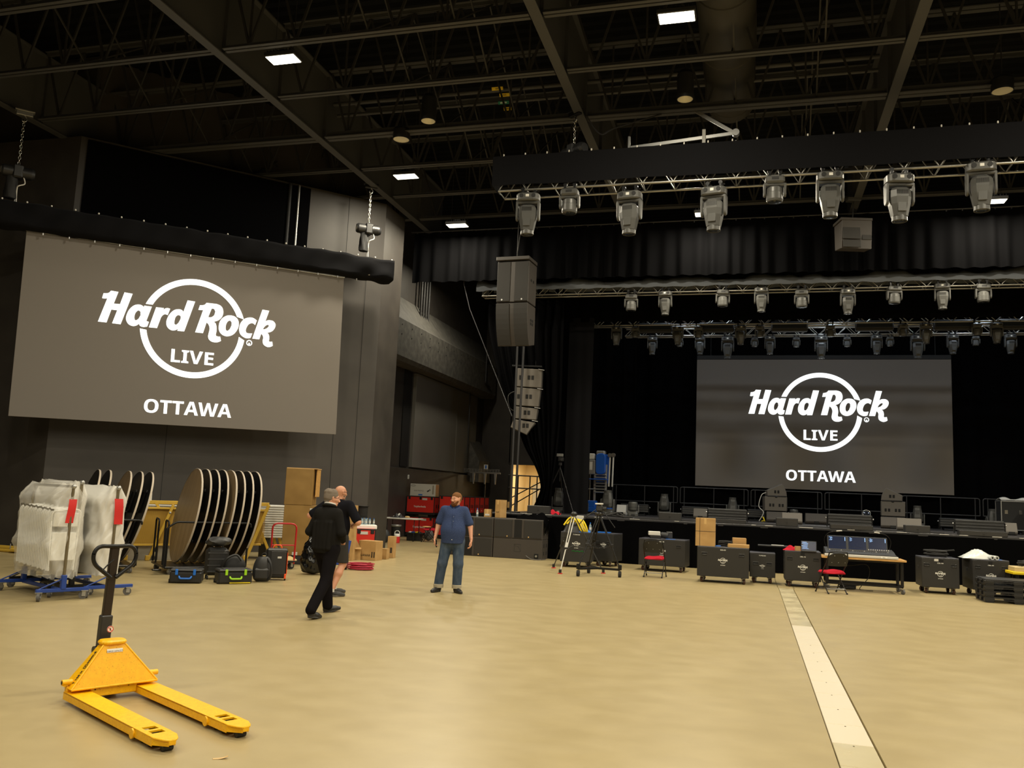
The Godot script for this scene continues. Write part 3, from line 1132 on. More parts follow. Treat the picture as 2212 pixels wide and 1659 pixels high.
func screens() -> void:
	# the side screen hangs on its truss before the angled wall
	var t := thing("projection_screen", "large grey projection screen on the left wall showing a white round emblem", "screen", V(-13.165, 3.07, -17.82), 45)
	t.rotation.z = deg_to_rad(1.0)
	part(t, "screen_cloth", g().box(V(0, 2.1, 0), V(7.46, 4.2, 0.03), 0.004), M.screen_cloth)
	part(t, "top_batten", g().box(V(0, 4.24, 0), V(7.5, 0.07, 0.07), 0.01), M.zinc)
	artwork(t, 7.46, M.projected_white, V(-3.73, 0, 0.018))
	# the stage screen
	var s := thing("projection_screen", "wide grey projection screen at the back of the stage showing the emblem", "screen", V(2.41, 2.414, -33.0))
	part(s, "screen_cloth", g().box(V(0, 2.4, 0), V(8.82, 4.8, 0.03), 0.004), M.screen_cloth)
	part(s, "border", g().box(V(0, 4.86, 0.004), V(8.82, 0.16, 0.05), 0.004), M.matt_black)
	for x in [-3.9, 3.9]:
		part(s, "suspension_wire", g().cyl(V(x, 4.9, 0), V(x, 10.15, 0), 0.008, -1, 6), M.rail_metal)
	artwork(s, 8.82, M.projected_white, V(-4.41, 0, 0.018))

# ------------------------------------------------------------------ moving lights, trusses, hoists, flown loudspeakers
var proto := {}

func oct_ring(w: float, d: float, y: float) -> Array:
	var c := minf(w, d) * 0.22
	var p := []
	for q in [[w / 2, -d / 2 + c], [w / 2, d / 2 - c], [w / 2 - c, d / 2], [-w / 2 + c, d / 2], [-w / 2, d / 2 - c], [-w / 2, -d / 2 + c], [-w / 2 + c, -d / 2], [w / 2 - c, -d / 2]]:
		p.append(V(q[0], y, q[1]))
	return p

# faceted body through octagon sections [width, depth, height], listed downwards or upwards
func lofted(o: Geo, secs: Array) -> void:
	var rings := []
	for s in secs:
		rings.append(oct_ring(s[0], s[1], s[2]))
	for i in rings.size() - 1:
		for j in 8:
			var k := (j + 1) % 8
			var mid: Vector3 = (rings[i][j] + rings[i][k] + rings[i + 1][j] + rings[i + 1][k]) / 4.0
			o.quado(rings[i][j], rings[i][k], rings[i + 1][k], rings[i + 1][j], V(mid.x, 0, mid.z))
	for e in [0, rings.size() - 1]:
		var c := V(0, rings[e][0].y, 0)
		for j in 8:
			var k := (j + 1) % 8
			var dn: bool = (rings[e][0].y < rings[0 if e > 0 else -1][0].y)
			if ((rings[e][k] - rings[e][j]) as Vector3).cross(c - rings[e][j]).y * (-1.0 if dn else 1.0) > 0:
				o.tri(rings[e][j], rings[e][k], c)
			else:
				o.tri(rings[e][k], rings[e][j], c)

func yoke(w: float, y0: float, y1: float, d: float, th: float) -> Geo:
	var o := g()
	for s in [-1, 1]:
		var prof := PackedVector2Array()
		prof.append(Vector2(-d / 2, y0))
		prof.append(Vector2(d / 2, y0))
		for k in 9:
			var t := PI * k / 8.0
			prof.append(Vector2(d * 0.42 * cos(t), y1 - (d * 0.42 * sin(t)) * signf(y0 - y1)))
		o.at(V(s * w / 2 - (th / 2), 0, 0), rot(0, 90, 0))
		o.prism(prof, 0, th, 0.012)
	o.at(V(0, y0, 0))
	o.box(V(0, 0, 0), V(w + th, 0.07, d), 0.02)
	return o

func prototypes() -> void:
	# long profile moving light, hanging from its clamps at the origin
	var p := Node3D.new()
	p.name = "moving_light_proto"
	tag(p, "moving light", "stage light")
	var cl := g()
	cl.box(V(0, -0.045, 0), V(0.05, 0.1, 0.07), 0.008)
	cl.cyl(V(0, 0.02, -0.03), V(0, 0.02, 0.03), 0.04, -1, 10)
	cl.cyl(V(0.02, -0.03, 0), V(0.09, -0.03, 0), 0.012, -1, 6)
	var clm := cl.mesh()
	for s in [-0.13, 0.13]:
		part(p, "clamp", clm, M.black_metal, V(s, 0, 0))
	var ba := g()
	ba.at(V(0, -0.185, 0), rot(90, 0, 0))
	ba.prism(rrect(0.5, 0.36, 0.12, 4), -0.085, 0.085, 0.025)
	var bn := part(p, "base", ba, M.head_grey)
	part(bn, "display", g().box(V(0, -0.17, 0.181), V(0.07, 0.055, 0.006)), M.soft_white)
	for s in [-0.13, 0.13]:
		part(bn, "fan_grille", g().cyl(V(s, -0.17, 0.165), V(s, -0.17, 0.186), 0.045, -1, 14), M.matt_black)
	part(p, "yoke", yoke(0.46, -0.29, -0.6, 0.2, 0.05), M.head_grey)
	var hd := g()
	lofted(hd, [[0.30, 0.30, -0.37], [0.36, 0.36, -0.42], [0.37, 0.37, -0.55], [0.34, 0.34, -0.68], [0.26, 0.26, -0.90]])
	var hn := part(p, "head", hd, M.head_grey)
	var vs := g()
	for k in 14:
		vs.box(V(-0.1 + k * 0.0154, -0.465, 0.184), V(0.006, 0.085, 0.006))
	part(hn, "vent_slots", vs, M.recess)
	part(hn, "panel", g().box(V(0, -0.68, 0.166), V(0.15, 0.3, 0.012), 0.004), M.head_grey, V(0, 0, 0.0), Basis())
	part(p, "lens_ring", g().lathe([Vector2(0.0, -0.885), Vector2(0.135, -0.885), Vector2(0.138, -0.98), Vector2(0.12, -0.985), Vector2(0.115, -0.965)], 20), M.head_grey)
	part(p, "lens", g().lathe([Vector2(0.115, -0.968), Vector2(0.08, -0.985), Vector2(0.0, -0.992)], 20), M.glass_lens)
	proto["profile"] = p
	# shorter wash moving light with a drum head
	var w := Node3D.new()
	w.name = "moving_light_proto"
	tag(w, "moving light", "stage light")
	for q in [-0.1, 0.1]:
		part(w, "clamp", clm, M.black_metal, V(q, 0, 0))
	var wb := g().box(V(0, -0.17, 0), V(0.36, 0.15, 0.26), 0.035)
	var wn := part(w, "base", wb, M.head_grey)
	part(wn, "display", g().box(V(0, -0.16, 0.131), V(0.13, 0.05, 0.006)), M.matt_black)
	part(w, "yoke", yoke(0.38, -0.26, -0.44, 0.15, 0.045), M.head_grey)
	part(w, "head", g().lathe([Vector2(0.0, -0.3), Vector2(0.1, -0.3), Vector2(0.145, -0.335), Vector2(0.15, -0.42), Vector2(0.158, -0.43), Vector2(0.158, -0.56), Vector2(0.145, -0.6), Vector2(0.125, -0.605)], 24), M.head_grey)
	part(w, "lens", g().lathe([Vector2(0.128, -0.6), Vector2(0.08, -0.612), Vector2(0.0, -0.618)], 20), M.glass_lens)
	proto["wash"] = w
	# the same two standing on their bases, heads up
	for kind in ["profile", "wash"]:
		var u := Node3D.new()
		u.name = "moving_light_proto"
		tag(u, "moving light", "stage light")
		for c in proto[kind].get_children():
			if str(c.name).begins_with("clamp"):
				continue
			var d: Node3D = c.duplicate()
			u.add_child(d, true)
			d.transform = Transform3D(rot(0, 0, 180), V(0, -0.07, 0)) * d.transform
			d.position.y = -0.07 - 0.045
		var ft := g()
		for sx in [-0.14, 0.14]:
			for sz in [-0.09, 0.09]:
				ft.cyl(V(sx, 0, sz), V(sx, 0.04, sz), 0.03, -1, 8)
		part(u, "foot", ft, M.rubber)
		proto[kind + "_up"] = u
	# slotted strip light, hung
	var s := Node3D.new()
	s.name = "strip_light_proto"
	tag(s, "strip light", "stage light")
	part(s, "body", g().box(V(0, -0.2, 0), V(1.1, 0.32, 0.2), 0.03), M.dark_plastic)
	part(s, "front_panel", g().box(V(0, -0.2, 0.1), V(1.02, 0.12, 0.02), 0.006), M.glass_lens)
	var sb := g()
	for x in [-0.4, 0.4]:
		sb.box(V(x, -0.02, 0), V(0.06, 0.12, 0.05), 0.006)
	part(s, "bracket", sb, M.black_metal)
	proto["strip"] = s

func nth(n: int) -> String:
	return ["leftmost", "second from left", "third from left", "fourth from left", "fifth from left", "sixth from left", "seventh from left", "eighth from left", "ninth from left", "tenth from left", "eleventh from left", "twelfth from left", "thirteenth from left", "fourteenth from left", "fifteenth from left"][n]

func truss(called: String, label: String, x0: float, x1: float, y: float, z: float, sz: float, fine: bool) -> Node3D:
	var t := thing(called, label, "truss", V(0, y, z), 0, "")
	var n := int((x1 - x0) / 0.6)
	var st := (x1 - x0) / n
	var joined_up := g()
	for q in [[-1, 0], [1, 0], [-1, 1], [1, 1]]:
		part(t, "chord", g().cyl(V(x0, q[1] * sz, q[0] * sz / 2), V(x1, q[1] * sz, q[0] * sz / 2), 0.025, -1, 8), M.truss_metal)
	var up := g().cyl(V(0, 0, sz / 2), V(st * 0.5, sz, sz / 2), 0.013, -1, 6).mesh()
	var dn := g().cyl(V(st * 0.5, sz, sz / 2), V(st, 0, sz / 2), 0.013, -1, 6).mesh()
	var cr := g().cyl(V(0, 0, -sz / 2), V(0, 0, sz / 2), 0.013, -1, 6).mesh()
	for k in n:
		var x := x0 + k * st
		if fine:
			part(t, "brace", up, M.truss_metal, V(x, 0, 0))
			part(t, "brace", dn, M.truss_metal, V(x, 0, 0))
			part(t, "brace", cr, M.truss_metal, V(x, 0, 0))
		else:
			joined_up.cyl(V(x, 0, sz / 2), V(x + st / 2, sz, sz / 2), 0.012, -1, 5)
			joined_up.cyl(V(x + st / 2, sz, sz / 2), V(x + st, 0, sz / 2), 0.012, -1, 5)
			joined_up.cyl(V(x, 0, -sz / 2), V(x, 0, sz / 2), 0.012, -1, 5)
		joined_up.cyl(V(x, 0, -sz / 2), V(x + st / 2, sz, -sz / 2), 0.012, -1, 5)
		joined_up.cyl(V(x + st / 2, sz, -sz / 2), V(x + st, 0, -sz / 2), 0.012, -1, 5)
	var j := part(t, "bracing", joined_up, M.truss_metal)
	j.set_meta("kind", "stuff")
	return t

func hang(kind: String, x: float, y: float, z: float, turn: float, label: String, group: String, sc := 1.0, tilt := 0.0) -> void:
	var o := copy(proto[kind], label, V(x, y, z), turn, group)
	if tilt != 0.0:
		# the head leans in its yoke
		var piv := V(0, -0.48 if kind == "profile" else -0.4, 0)
		var r := Transform3D(rot(tilt, 0, 0), Vector3.ZERO)
		for c in o.get_children():
			if str(c.name) in ["head", "lens", "lens_ring"]:
				c.transform = Transform3D(Basis(), piv) * r * Transform3D(Basis(), -piv) * c.transform
	o.scale = Vector3(sc, sc, sc)

func trusses() -> void:
	# front truss, wrapped in black cloth above the lights
	truss("lighting_truss", "black draped front lighting truss hanging over the hall floor", -5.3, 9.0, 8.26, -17.3, 0.5, true)
	var dc := g()
	dc.sheet(110, 5, func(u, t):
		var x: float = lerpf(-5.44, 9.0, u)
		var k: float = sin(x * 5.0) * 0.006 + sin(x * 13.0 + t * 4.0) * 0.005
		var y: float = lerpf(9.02, 8.36, t) + sin(x * 2.2) * 0.01
		return V(x, y, -17.0 + k * (0.3 + t)), 0.01)
	dc.box(V(1.78, 9.02, -17.3), V(14.4, 0.02, 0.6))
	dc.box(V(-5.44, 8.7, -17.3), V(0.012, 0.66, 0.6))
	solo("truss_drape", "smooth black cloth wrapped round the front lighting truss", "drape", dc, M.drape)
	var ties := thing("drape_tie", "row of small white tie knots along the front truss drape", "tie")
	for k in 26:
		part(ties, "knot", g().box(V(-5.2 + k * 0.48, 9.045, -17.0), V(0.025, 0.05, 0.03), 0.006), M.soft_white)
	var gf := "moving lights on the front truss"
	hang("profile", -4.62, 8.24, -17.05, 6, "long grey moving light at the left end of the front truss", gf)
	hang("wash", -3.72, 8.3, -17.05, 0, "short drum headed moving light between the two left long lights, front truss", gf, 1.02)
	hang("profile", -2.45, 8.16, -17.05, -8, "long grey moving light left of the half hidden roof lamp, front truss", gf, 1.0)
	hang("profile", -0.75, 8.16, -17.05, -12, "long grey moving light just right of the half hidden roof lamp, front truss", gf, 1.0)
	hang("wash", 0.42, 8.33, -17.05, 4, "short drum headed moving light in the middle of the front truss", gf, 1.02)
	hang("profile", 1.45, 8.34, -17.05, 2, "long grey moving light left of the flown grey loudspeaker, front truss", gf, 1.0)
	hang("profile", 2.69, 8.22, -17.05, 10, "long grey moving light right of the flown grey loudspeaker, front truss", gf, 1.02)
	hang("profile", 4.1, 8.36, -17.05, -5, "long grey moving light next to the far right roof lamp, front truss", gf, 1.02)
	# second truss, a roll of grey cloth along its top
	truss("lighting_truss", "lighting truss over the stage front topped with grey cloth", -8.1, 10.0, 7.86, -25.0, 0.32, true)
	var rl := g()
	rl.sheet(150, 9, func(u, t):
		var x: float = lerpf(-8.25, 10.0, u)
		var a: float = lerpf(-0.25, PI + 0.1, t)
		var lump: float = 0.05 * sin(x * 2.1) + 0.04 * sin(x * 3.7 + 1.0) + 0.025 * sin(x * 8.3) + 0.015 * sin(x * 17.0 + t * 5.0)
		return V(x, 8.06 + sin(a) * (0.24 + maxf(lump, -0.05)) + 0.012 * sin(x * 11.0 + t * 6.0), -25.0 + cos(a) * (0.28 + lump * 0.4)), 0.01)
	solo("cloth_roll", "rumpled grey cloth lying along the top of the second truss", "cloth", rl, M.grey_cloth)
	var gs := "moving lights on the second truss"
	var xs := [[-3.44, 0, 8.0], [-2.44, 1, 8.05], [-0.81, 0, 8.08], [0.26, 1, 8.1], [1.35, 0, 8.02], [2.56, 1, 8.0], [3.75, 0, 8.08], [4.95, 1, 8.1], [5.94, 0, 8.08]]
	for k in xs.size():
		var q: Array = xs[k]
		hang("profile" if q[1] == 1 else "wash", q[0], q[2] - 0.12, -24.8, [6, -5, 10, 0, -6, 4, 12, -8, 3][k], "%s moving light, %s on the grey clothed second truss" % ["long grey" if q[1] == 1 else "short drum headed", nth(k)], gs, 0.78 if q[1] == 1 else 0.95)
	# two upstage trusses
	truss("lighting_truss", "thin upstage lighting truss crowded with lights and strips", -5.6, 10.0, 7.5, -28.0, 0.3, false)
	var gt := "lights on the third truss"
	var t3 := [[-4.32, 1], [-3.70, 0], [-2.31, 1], [-1.66, 0], [-0.34, 1], [0.25, 0], [2.36, 0], [4.44, 0], [5.08, 1], [6.47, 0], [7.00, 1]]
	for k in t3.size():
		hang("profile" if t3[k][1] == 1 else "wash", t3[k][0], 7.5, -27.85, [0, 8, -10, 5, 12, -6, 0, 10, -5, 7, 0][k], "%s moving light, %s on the upstage strip light truss" % ["long dim grey" if t3[k][1] == 1 else "small dim drum headed", nth(k)], gt, 0.68 if t3[k][1] == 1 else 0.72)
	for k in 6:
		hang("strip", [-3.07, -1.09, 1.15, 3.65, 5.87, 7.6][k], 7.62, -28.0, 0, "wide dark strip light panel, %s of six under the upstage truss" % nth(k), "strip lights of the third truss")
	truss("lighting_truss", "furthest lighting truss hanging close before the stage screen", -4.4, 10.0, 7.62, -30.5, 0.3, false)
	var gu := "lights on the furthest truss"
	var t4 := [[-3.41, 1, 0.7], [-2.45, 0, 0.6], [-1.74, 1, 0.7], [-0.80, 2, 0.85], [0.10, 0, 0.6], [0.61, 1, 0.7], [1.47, 0, 0.62], [2.27, 2, 0.85], [3.10, 0, 0.62], [4.02, 1, 0.7], [4.43, 0, 0.6], [5.27, 2, 0.85], [6.32, 1, 0.7], [7.00, 0, 0.6], [8.01, 1, 0.7]]
	for k in t4.size():
		var q: Array = t4[k]
		hang("wash" if q[1] == 0 else "profile", q[0], 7.62 if q[1] != 0 else 7.56, -30.3, [5, 0, -8, 0, 10, -4, 6, 0, -9, 3, 0, 0, 8, -5, 0][k], "%s moving light, %s on the furthest truss before the screen" % [["small drum headed", "grey", "long grey"][q[1]], nth(k)], gu, q[2])

func chain(o: Node3D, y0: float, y1: float) -> void:
	var c := g()
	var y := y0
	var odd := false
	while y > y1:
		var r := []
		for k in 10:
			var t := TAU * k / 10
			var q := V(cos(t) * 0.024, sin(t) * 0.042, 0)
			r.append(V(0, y, 0) + (q if odd else V(0, q.y, q.x)))
		c.tube(r, 0.008, 5, true)
		odd = not odd
		y -= 0.066
	var m := part(o, "chain", c, M.chrome)
	m.set_meta("kind", "stuff")

func hoist(label: String, pos: Vector3, top: float, motor: float, low: float, turn: float, lit_top: bool) -> void:
	var o := thing("chain_hoist", label, "hoist", V(pos.x, 0, pos.z), turn, "chain hoists holding the trusses")
	var bm := g()
	bm.box(V(0, top + 0.03, 0), V(0.34, 0.1, 0.1), 0.01)
	bm.box(V(0, top + 0.09, 0), V(0.4, 0.03, 0.16), 0.006)
	part(o, "beam_clamp", bm, M.zinc if lit_top else M.black_metal)
	var hk := g()
	hk.tube(spline([V(0, top - 0.02, 0), V(0.05, top - 0.08, 0), V(0.03, top - 0.15, 0), V(-0.03, top - 0.15, 0), V(-0.04, top - 0.1, 0)]), 0.012, 6)
	part(o, "hook", hk, M.chrome)
	chain(o, top - 0.16, motor + 0.14)
	var mo := g()
	mo.cyl(V(-0.28, motor, 0), V(0.28, motor, 0), 0.135, -1, 20)
	mo.cyl(V(-0.33, motor, 0), V(-0.28, motor, 0), 0.11, 0.135, 20)
	mo.cyl(V(0.28, motor, 0), V(0.34, motor, 0), 0.135, 0.1, 20)
	mo.box(V(0, motor, 0), V(0.2, 0.3, 0.3), 0.03)
	for k in 6:
		mo.cyl(V(0.13 + k * 0.022, motor, 0), V(0.14 + k * 0.022, motor, 0), 0.142, -1, 20)
	var mn := part(o, "motor", mo, M.black_plastic)
	part(mn, "rating_plate", g().box(V(-0.332, motor, 0), V(0.006, 0.1, 0.15), 0.002), M.soft_white)
	var bg := g()
	bg.sheet(16, 8, func(u, t):
		var a: float = u * TAU
		var r: float = lerpf(0.11, 0.13, t) + 0.012 * sin(a * 5.0 + t * 6.0)
		return V(cos(a) * r - 0.1, lerpf(motor - 0.12, motor - 0.62, t), sin(a) * r * 0.8), 0.006)
	bg.ball(V(-0.1, motor - 0.62, 0), V(0.13, 0.03, 0.1), 12, 6)
	part(o, "chain_bag", bg, M.matt_black)
	var lo := g()
	lo.tube(spline([V(0.12, motor - 0.1, 0.05), V(0.16, motor - 0.25, 0.06), V(0.05, motor - 0.33, 0.08), V(0.02, (motor + low) / 2, 0.04), V(0.04, low, 0)]), 0.014, 6)
	part(o, "power_cable", lo, M.soft_white)
	var lc := g()
	lc.cyl(V(0.0, motor - 0.14, 0), V(0.0, low, 0), 0.012, -1, 6)
	part(o, "sling", lc, M.zinc)

func hoists() -> void:
	hoist("chain hoist with a lit chain at the right end of the side screen truss", V(-10.14, 0, -20.78), 9.99, 8.8, 7.95, 38, false)
	hoist("chain hoist at the far left end of the side screen truss", V(-16.0, 0, -14.85), 9.86, 8.5, 7.7, 48, true)
	hoist("chain hoist hanging from the middle girder above the front truss", V(-3.72, 0, -17.3), 9.98, 9.15, 8.8, -35, false)
	# the side screen's truss, wrapped in black cloth
	var t := thing("lighting_truss", "black cloth wrapped truss holding the side screen", "truss", V(-12.94, 7.6, -17.98), 45)
	t.rotation.z = deg_to_rad(1.3)
	var fr := g()
	for q in [[-0.2, -0.2], [0.2, -0.2], [-0.2, 0.2], [0.2, 0.2]]:
		fr.cyl(V(-4.7, q[0], q[1]), V(4.6, q[0], q[1]), 0.025, -1, 8)
	part(t, "frame", fr, M.truss_metal)
	var wr := g()
	wr.sheet(150, 14, func(u, s):
		var x: float = lerpf(-4.75, 4.68, u)
		var a: float = s
		var amp: float = 0.018 + 0.03 * smoothstep(0.6, 1.0, u) + 0.015 * smoothstep(0.35, 0.0, u)
		var wv: float = (sin(x * 4.1 + sin(x * 1.3) * 2.0) * sin(a * 9.0 + x) + 0.6 * sin(x * 9.7 + a * 5.0)) * amp
		var pts := [V(x, 0.26, -0.26), V(x, 0.27, 0.26), V(x, 0.1, 0.285), V(x, -0.1, 0.285), V(x, -0.26, 0.26), V(x, -0.3, -0.1)]
		var f: float = a * 5.0
		var i := mini(int(f), 4)
		var p: Vector3 = (pts[i] as Vector3).lerp(pts[i + 1], f - i)
		return p + V(0, 0.3 * wv, wv) * (1.0 if i > 0 else 0.3), 0.008)
	part(t, "drape", wr, M.drape)
	part(t, "drape_end", g().box(V(4.67, -0.01, 0), V(0.015, 0.52, 0.52), 0.004), M.drape)
	for k in 20:
		part(t, "tie_knot", g().ball(V(-4.6 + k * 0.485, 0.29, 0.24), V(0.022, 0.026, 0.022), 6, 4), M.soft_white)
	for k in 15:
		part(t, "batten_clip", g().box(V(-3.75 + k * 0.53, -0.36, 0.12), V(0.03, 0.06, 0.05), 0.006), M.zinc)

func cabinet(o: Node3D, poly: PackedVector2Array, z0: float, z1: float, m: Material) -> MeshInstance3D:
	return part(o, "cabinet", g().prism(poly, z0, z1, 0.012), m)

func hung_speakers() -> void:
	# flown sub column: an upper straight cabinet and a lower one that curves back
	var t := thing("flown_loudspeaker", "tall brown grey double loudspeaker column flown at the stage's left side", "loudspeaker", V(-6.62, 0, -23.0), -4)
	part(t, "rigging_frame", g().box(V(0, 8.5, -0.36), V(1.0, 0.1, 0.78), 0.01), M.speaker_grey)
	var a := part(t, "cabinet", g().box(V(0, 7.83, -0.42), V(0.96, 1.2, 0.72), 0.015), M.speaker_grey)
	part(a, "grille", g().box(V(-0.27, 7.83, -0.05), V(0.4, 1.16, 0.03), 0.008), M.grille)
	part(a, "grille", g().box(V(0.27, 7.83, -0.05), V(0.4, 1.16, 0.03), 0.008), M.grille)
	for s in [-0.3, 0.3]:
		part(a, "bolt", g().cyl(V(s, 7.3, -0.04), V(s, 7.3, -0.025), 0.025, -1, 10), M.zinc)
	var prof := PackedVector2Array()
	for k in 9:
		var f := k / 8.0
		prof.append(Vector2(0.06 + 0.30 * f * f, 7.2 - 1.2 * f))
	prof.append(Vector2(0.82, 6.1))
	prof.append(Vector2(0.78, 7.2))
	var b := g()
	b.at(V(-0.48, 0, 0), rot(0, 90, 0))
	b.prism(prof, 0, 0.96, 0.01)
	var bn := part(t, "cabinet", b, M.speaker_grey)
	for s in [-0.27, 0.27]:
		var gr := g()
		var gp := PackedVector2Array()
		for k in 9:
			var f := k / 8.0
			gp.append(Vector2(0.03 + 0.30 * f * f, 7.18 - 1.16 * f))
		for k in 9:
			var f := 1.0 - k / 8.0
			gp.append(Vector2(0.07 + 0.30 * f * f, 7.18 - 1.16 * f))
		gr.at(V(s - 0.2, 0, 0), rot(0, 90, 0))
		gr.prism(gp, 0, 0.4)
		part(bn, "grille", gr, M.grille)
	var hn := g()
	for q in [[7.9, -0.3], [7.9, -0.5], [6.75, -0.4], [6.75, -0.55], [6.65, -0.4], [6.65, -0.55]]:
		hn.box(V(0.482, q[0], q[1]), V(0.01, 0.07, 0.09))
	part(t, "handle", hn, M.recess)
	part(t, "sling", g().tube([V(0, 8.55, -0.36), V(0, 8.75, -0.36), V(-0.05, 9.98, -0.5), V(-0.05, 12.55, -0.5)], 0.015, 6), M.rubber)
	part(t, "sling", g().tube([V(0, 8.75, -0.36), V(0.12, 9.98, -0.4)], 0.012, 6), M.rubber)
	# curved array of four smaller cabinets, seen from its side
	var r := thing("line_array", "curved array of four grey cabinets flown below the loudspeaker column", "loudspeaker", V(-6.5, 0, -25.0), 10)
	part(r, "rigging_frame", g().box(V(-0.1, 5.68, -0.3), V(0.92, 0.05, 0.6), 0.006), M.black_metal)
	var y := [5.62, 5.03, 4.45, 4.05, 3.66]
	var lx := [-0.40, -0.46, -0.47, -0.46, -0.54]
	var rx := [0.36, 0.34, 0.28, 0.22, -0.05]
	for k in 4:
		var drop := 0.09 if k == 3 else 0.02
		var c := cabinet(r, pv([lx[k] + 0.02, y[k] - 0.012, rx[k], y[k] - 0.03 - 0.02 * k, rx[k + 1] + 0.02, y[k + 1] - drop + 0.012, lx[k + 1] + 0.02, y[k + 1] + 0.014 + (0.12 if k == 3 else 0.0)]), -0.65, 0.0, M.monitor_grey)
		var ym: float = (y[k] + y[k + 1]) / 2
		var hw := g()
		for q in [-0.28, -0.02, 0.09]:
			if q > -0.2 or k < 2:
				hw.box(V(q + (rx[k] + lx[k]) / 2 + 0.02, ym, 0.002), V(0.08, 0.13, 0.012), 0.004)
		part(c, "handle", hw, M.recess)
		var gr := g()
		gr.bar(V(rx[k] + 0.012, y[k] - 0.05 - 0.02 * k, -0.32), V(rx[k + 1] + 0.034, y[k + 1] + 0.0, -0.32), 0.62, 0.025, V(1, 0, 0))
		part(c, "grille", gr, M.grille)
		var lk := g()
		lk.bar(V(rx[k] - 0.1, y[k] - 0.03, 0.012), V(rx[k] + 0.08, y[k] - 0.06, 0.012), 0.03, 0.02)
		part(c, "link_bar", lk, M.zinc)
	part(r, "sling", g().cyl(V(0.15, 5.7, -0.3), V(0.2, 9.3, -0.3), 0.014, -1, 6), M.rubber)
	part(r, "sling", g().cyl(V(0.22, 5.7, -0.3), V(0.3, 9.3, -0.3), 0.012, -1, 6), M.rubber)
	part(r, "cable", g().tube(spline([V(-0.42, 4.9, 0.0), V(-0.62, 4.75, 0.05), V(-0.58, 4.4, 0.05), V(-0.46, 4.3, 0.0)]), 0.014, 6), M.rubber)
	# pipes that stand behind the subwoofers
	var pm := thing("support_mast", "tall pair of grey pipes standing from stage to the flown column", "mast", V(-6.82, 1.24, -24.75))
	part(pm, "pipe", g().cyl(V(-0.04, 0, 0), V(-0.04, 5.0, 0), 0.035, -1, 10), M.rail_metal)
	part(pm, "pipe", g().cyl(V(0.1, 0, 0), V(0.16, 5.0, 0), 0.035, -1, 10), M.rail_metal)
	part(pm, "base_plate", g().box(V(0.03, 0.02, 0), V(0.4, 0.04, 0.26), 0.006), M.black_metal)
	solo("guy_rope", "long thin guy rope sloping from a chain at the left wing", "rope", g().tube([V(-8.63, 12.55, -24.6), V(-8.63, 8.19, -24.6), V(-8.4, 7.4, -24.6), V(-6.9, 4.1, -24.6)], 0.016, 6), M.rail_metal)
	# the grey centre loudspeaker
	var c := thing("flown_loudspeaker", "single wedge shaped brown loudspeaker flown in front of the valance", "loudspeaker", V(2.64, 0, -23.3), 14)
	var cb := g()
	cb.at(V(-0.38, 0, 0), rot(0, 90, 0))
	cb.prism(pv([0.0, 9.3, 0.06, 8.56, 0.55, 8.62, 0.6, 9.3]), 0, 0.78, 0.01)
	var cn := part(c, "cabinet", cb, M.speaker_grey)
	var cg2 := g()
	cg2.at(V(-0.13, 8.93, -0.015), rot(-4.6, 0, 0))
	cg2.box(V(0, 0.1, 0), V(0.46, 0.46, 0.03), 0.006)
	cg2.box(V(0, -0.26, 0), V(0.46, 0.2, 0.03), 0.006)
	cg2.box(V(0.4, 0.1, -0.03), V(0.25, 0.46, 0.03), 0.006)
	part(cn, "grille", cg2, M.grille)
	part(c, "rigging_frame", g().box(V(0, 9.34, -0.3), V(0.82, 0.07, 0.62), 0.006), M.speaker_grey)
	part(c, "sling", g().cyl(V(0, 9.36, -0.3), V(0.03, 10.0, -0.3), 0.015, -1, 6), M.rubber)
	part(c, "beam_clamp", g().box(V(0.03, 9.97, -0.3), V(0.36, 0.1, 0.2), 0.01), M.steel_paint)
	# conduits on the angled wall
	for q in [[5.42, 0.03, M.zinc, "thin bright conduit running down the angled wall", 5.6], [5.17, 0.05, M.matt_black, "thick black conduit beside the thin bright one on the angled wall", 6.2]]:
		var px: float = -15.85 + q[0] * 0.6916 + 0.7223 * 0.06
		var pz: float = -16.4 - q[0] * 0.7223 + 0.6916 * 0.06
		solo("conduit", q[3], "pipe", g().cyl(V(0, q[4], 0), V(0, 9.98, 0), q[1], -1, 8), q[2], V(px, 0, pz))

# ------------------------------------------------------------------ things on the stage
const DECK := 1.242

func wedge(label: String, x: float, z: float, w: float, turn: float, m: Material, sc := 1.0) -> Node3D:
	var t := thing("floor_monitor", label, "loudspeaker", V(x, DECK, z), turn, "wedge monitors on the stage")
	var pr := PackedVector2Array()
	for k in 7:
		var a := PI + PI / 2 * k / 6.0
		pr.append(Vector2(-0.17 + 0.1 * cos(a), 0.1 + 0.1 * sin(a)))
	pr.append(Vector2(0.24, 0.0))
	pr.append(Vector2(0.26, 0.06))
	pr.append(Vector2(-0.02, 0.345))
	pr.append(Vector2(-0.18, 0.345))
	for k in pr.size():
		pr[k] = Vector2(-pr[k].x, pr[k].y) * sc
	var b := g()
	b.at(V(-w / 2, 0, 0), rot(0, -90, 0))
	b.xf = Transform3D(Basis(V(0, 0, 1), V(0, 1, 0), V(-1, 0, 0)), V(w / 2, 0, 0))
	b.prism(pr, 0, w, 0.012)
	part(t, "cabinet", b, m)
	part(t, "socket_recess", g().box(V(0, 0.06, 0.262 * sc), V(0.16, 0.085, 0.02), 0.006), M.recess)
	var gr := g()
	gr.bar(V(0, 0.335 * sc, 0.0), V(0, 0.07 * sc, -0.262 * sc), w - 0.05, 0.012)
	part(t, "grille", gr, M.grille)
	return t

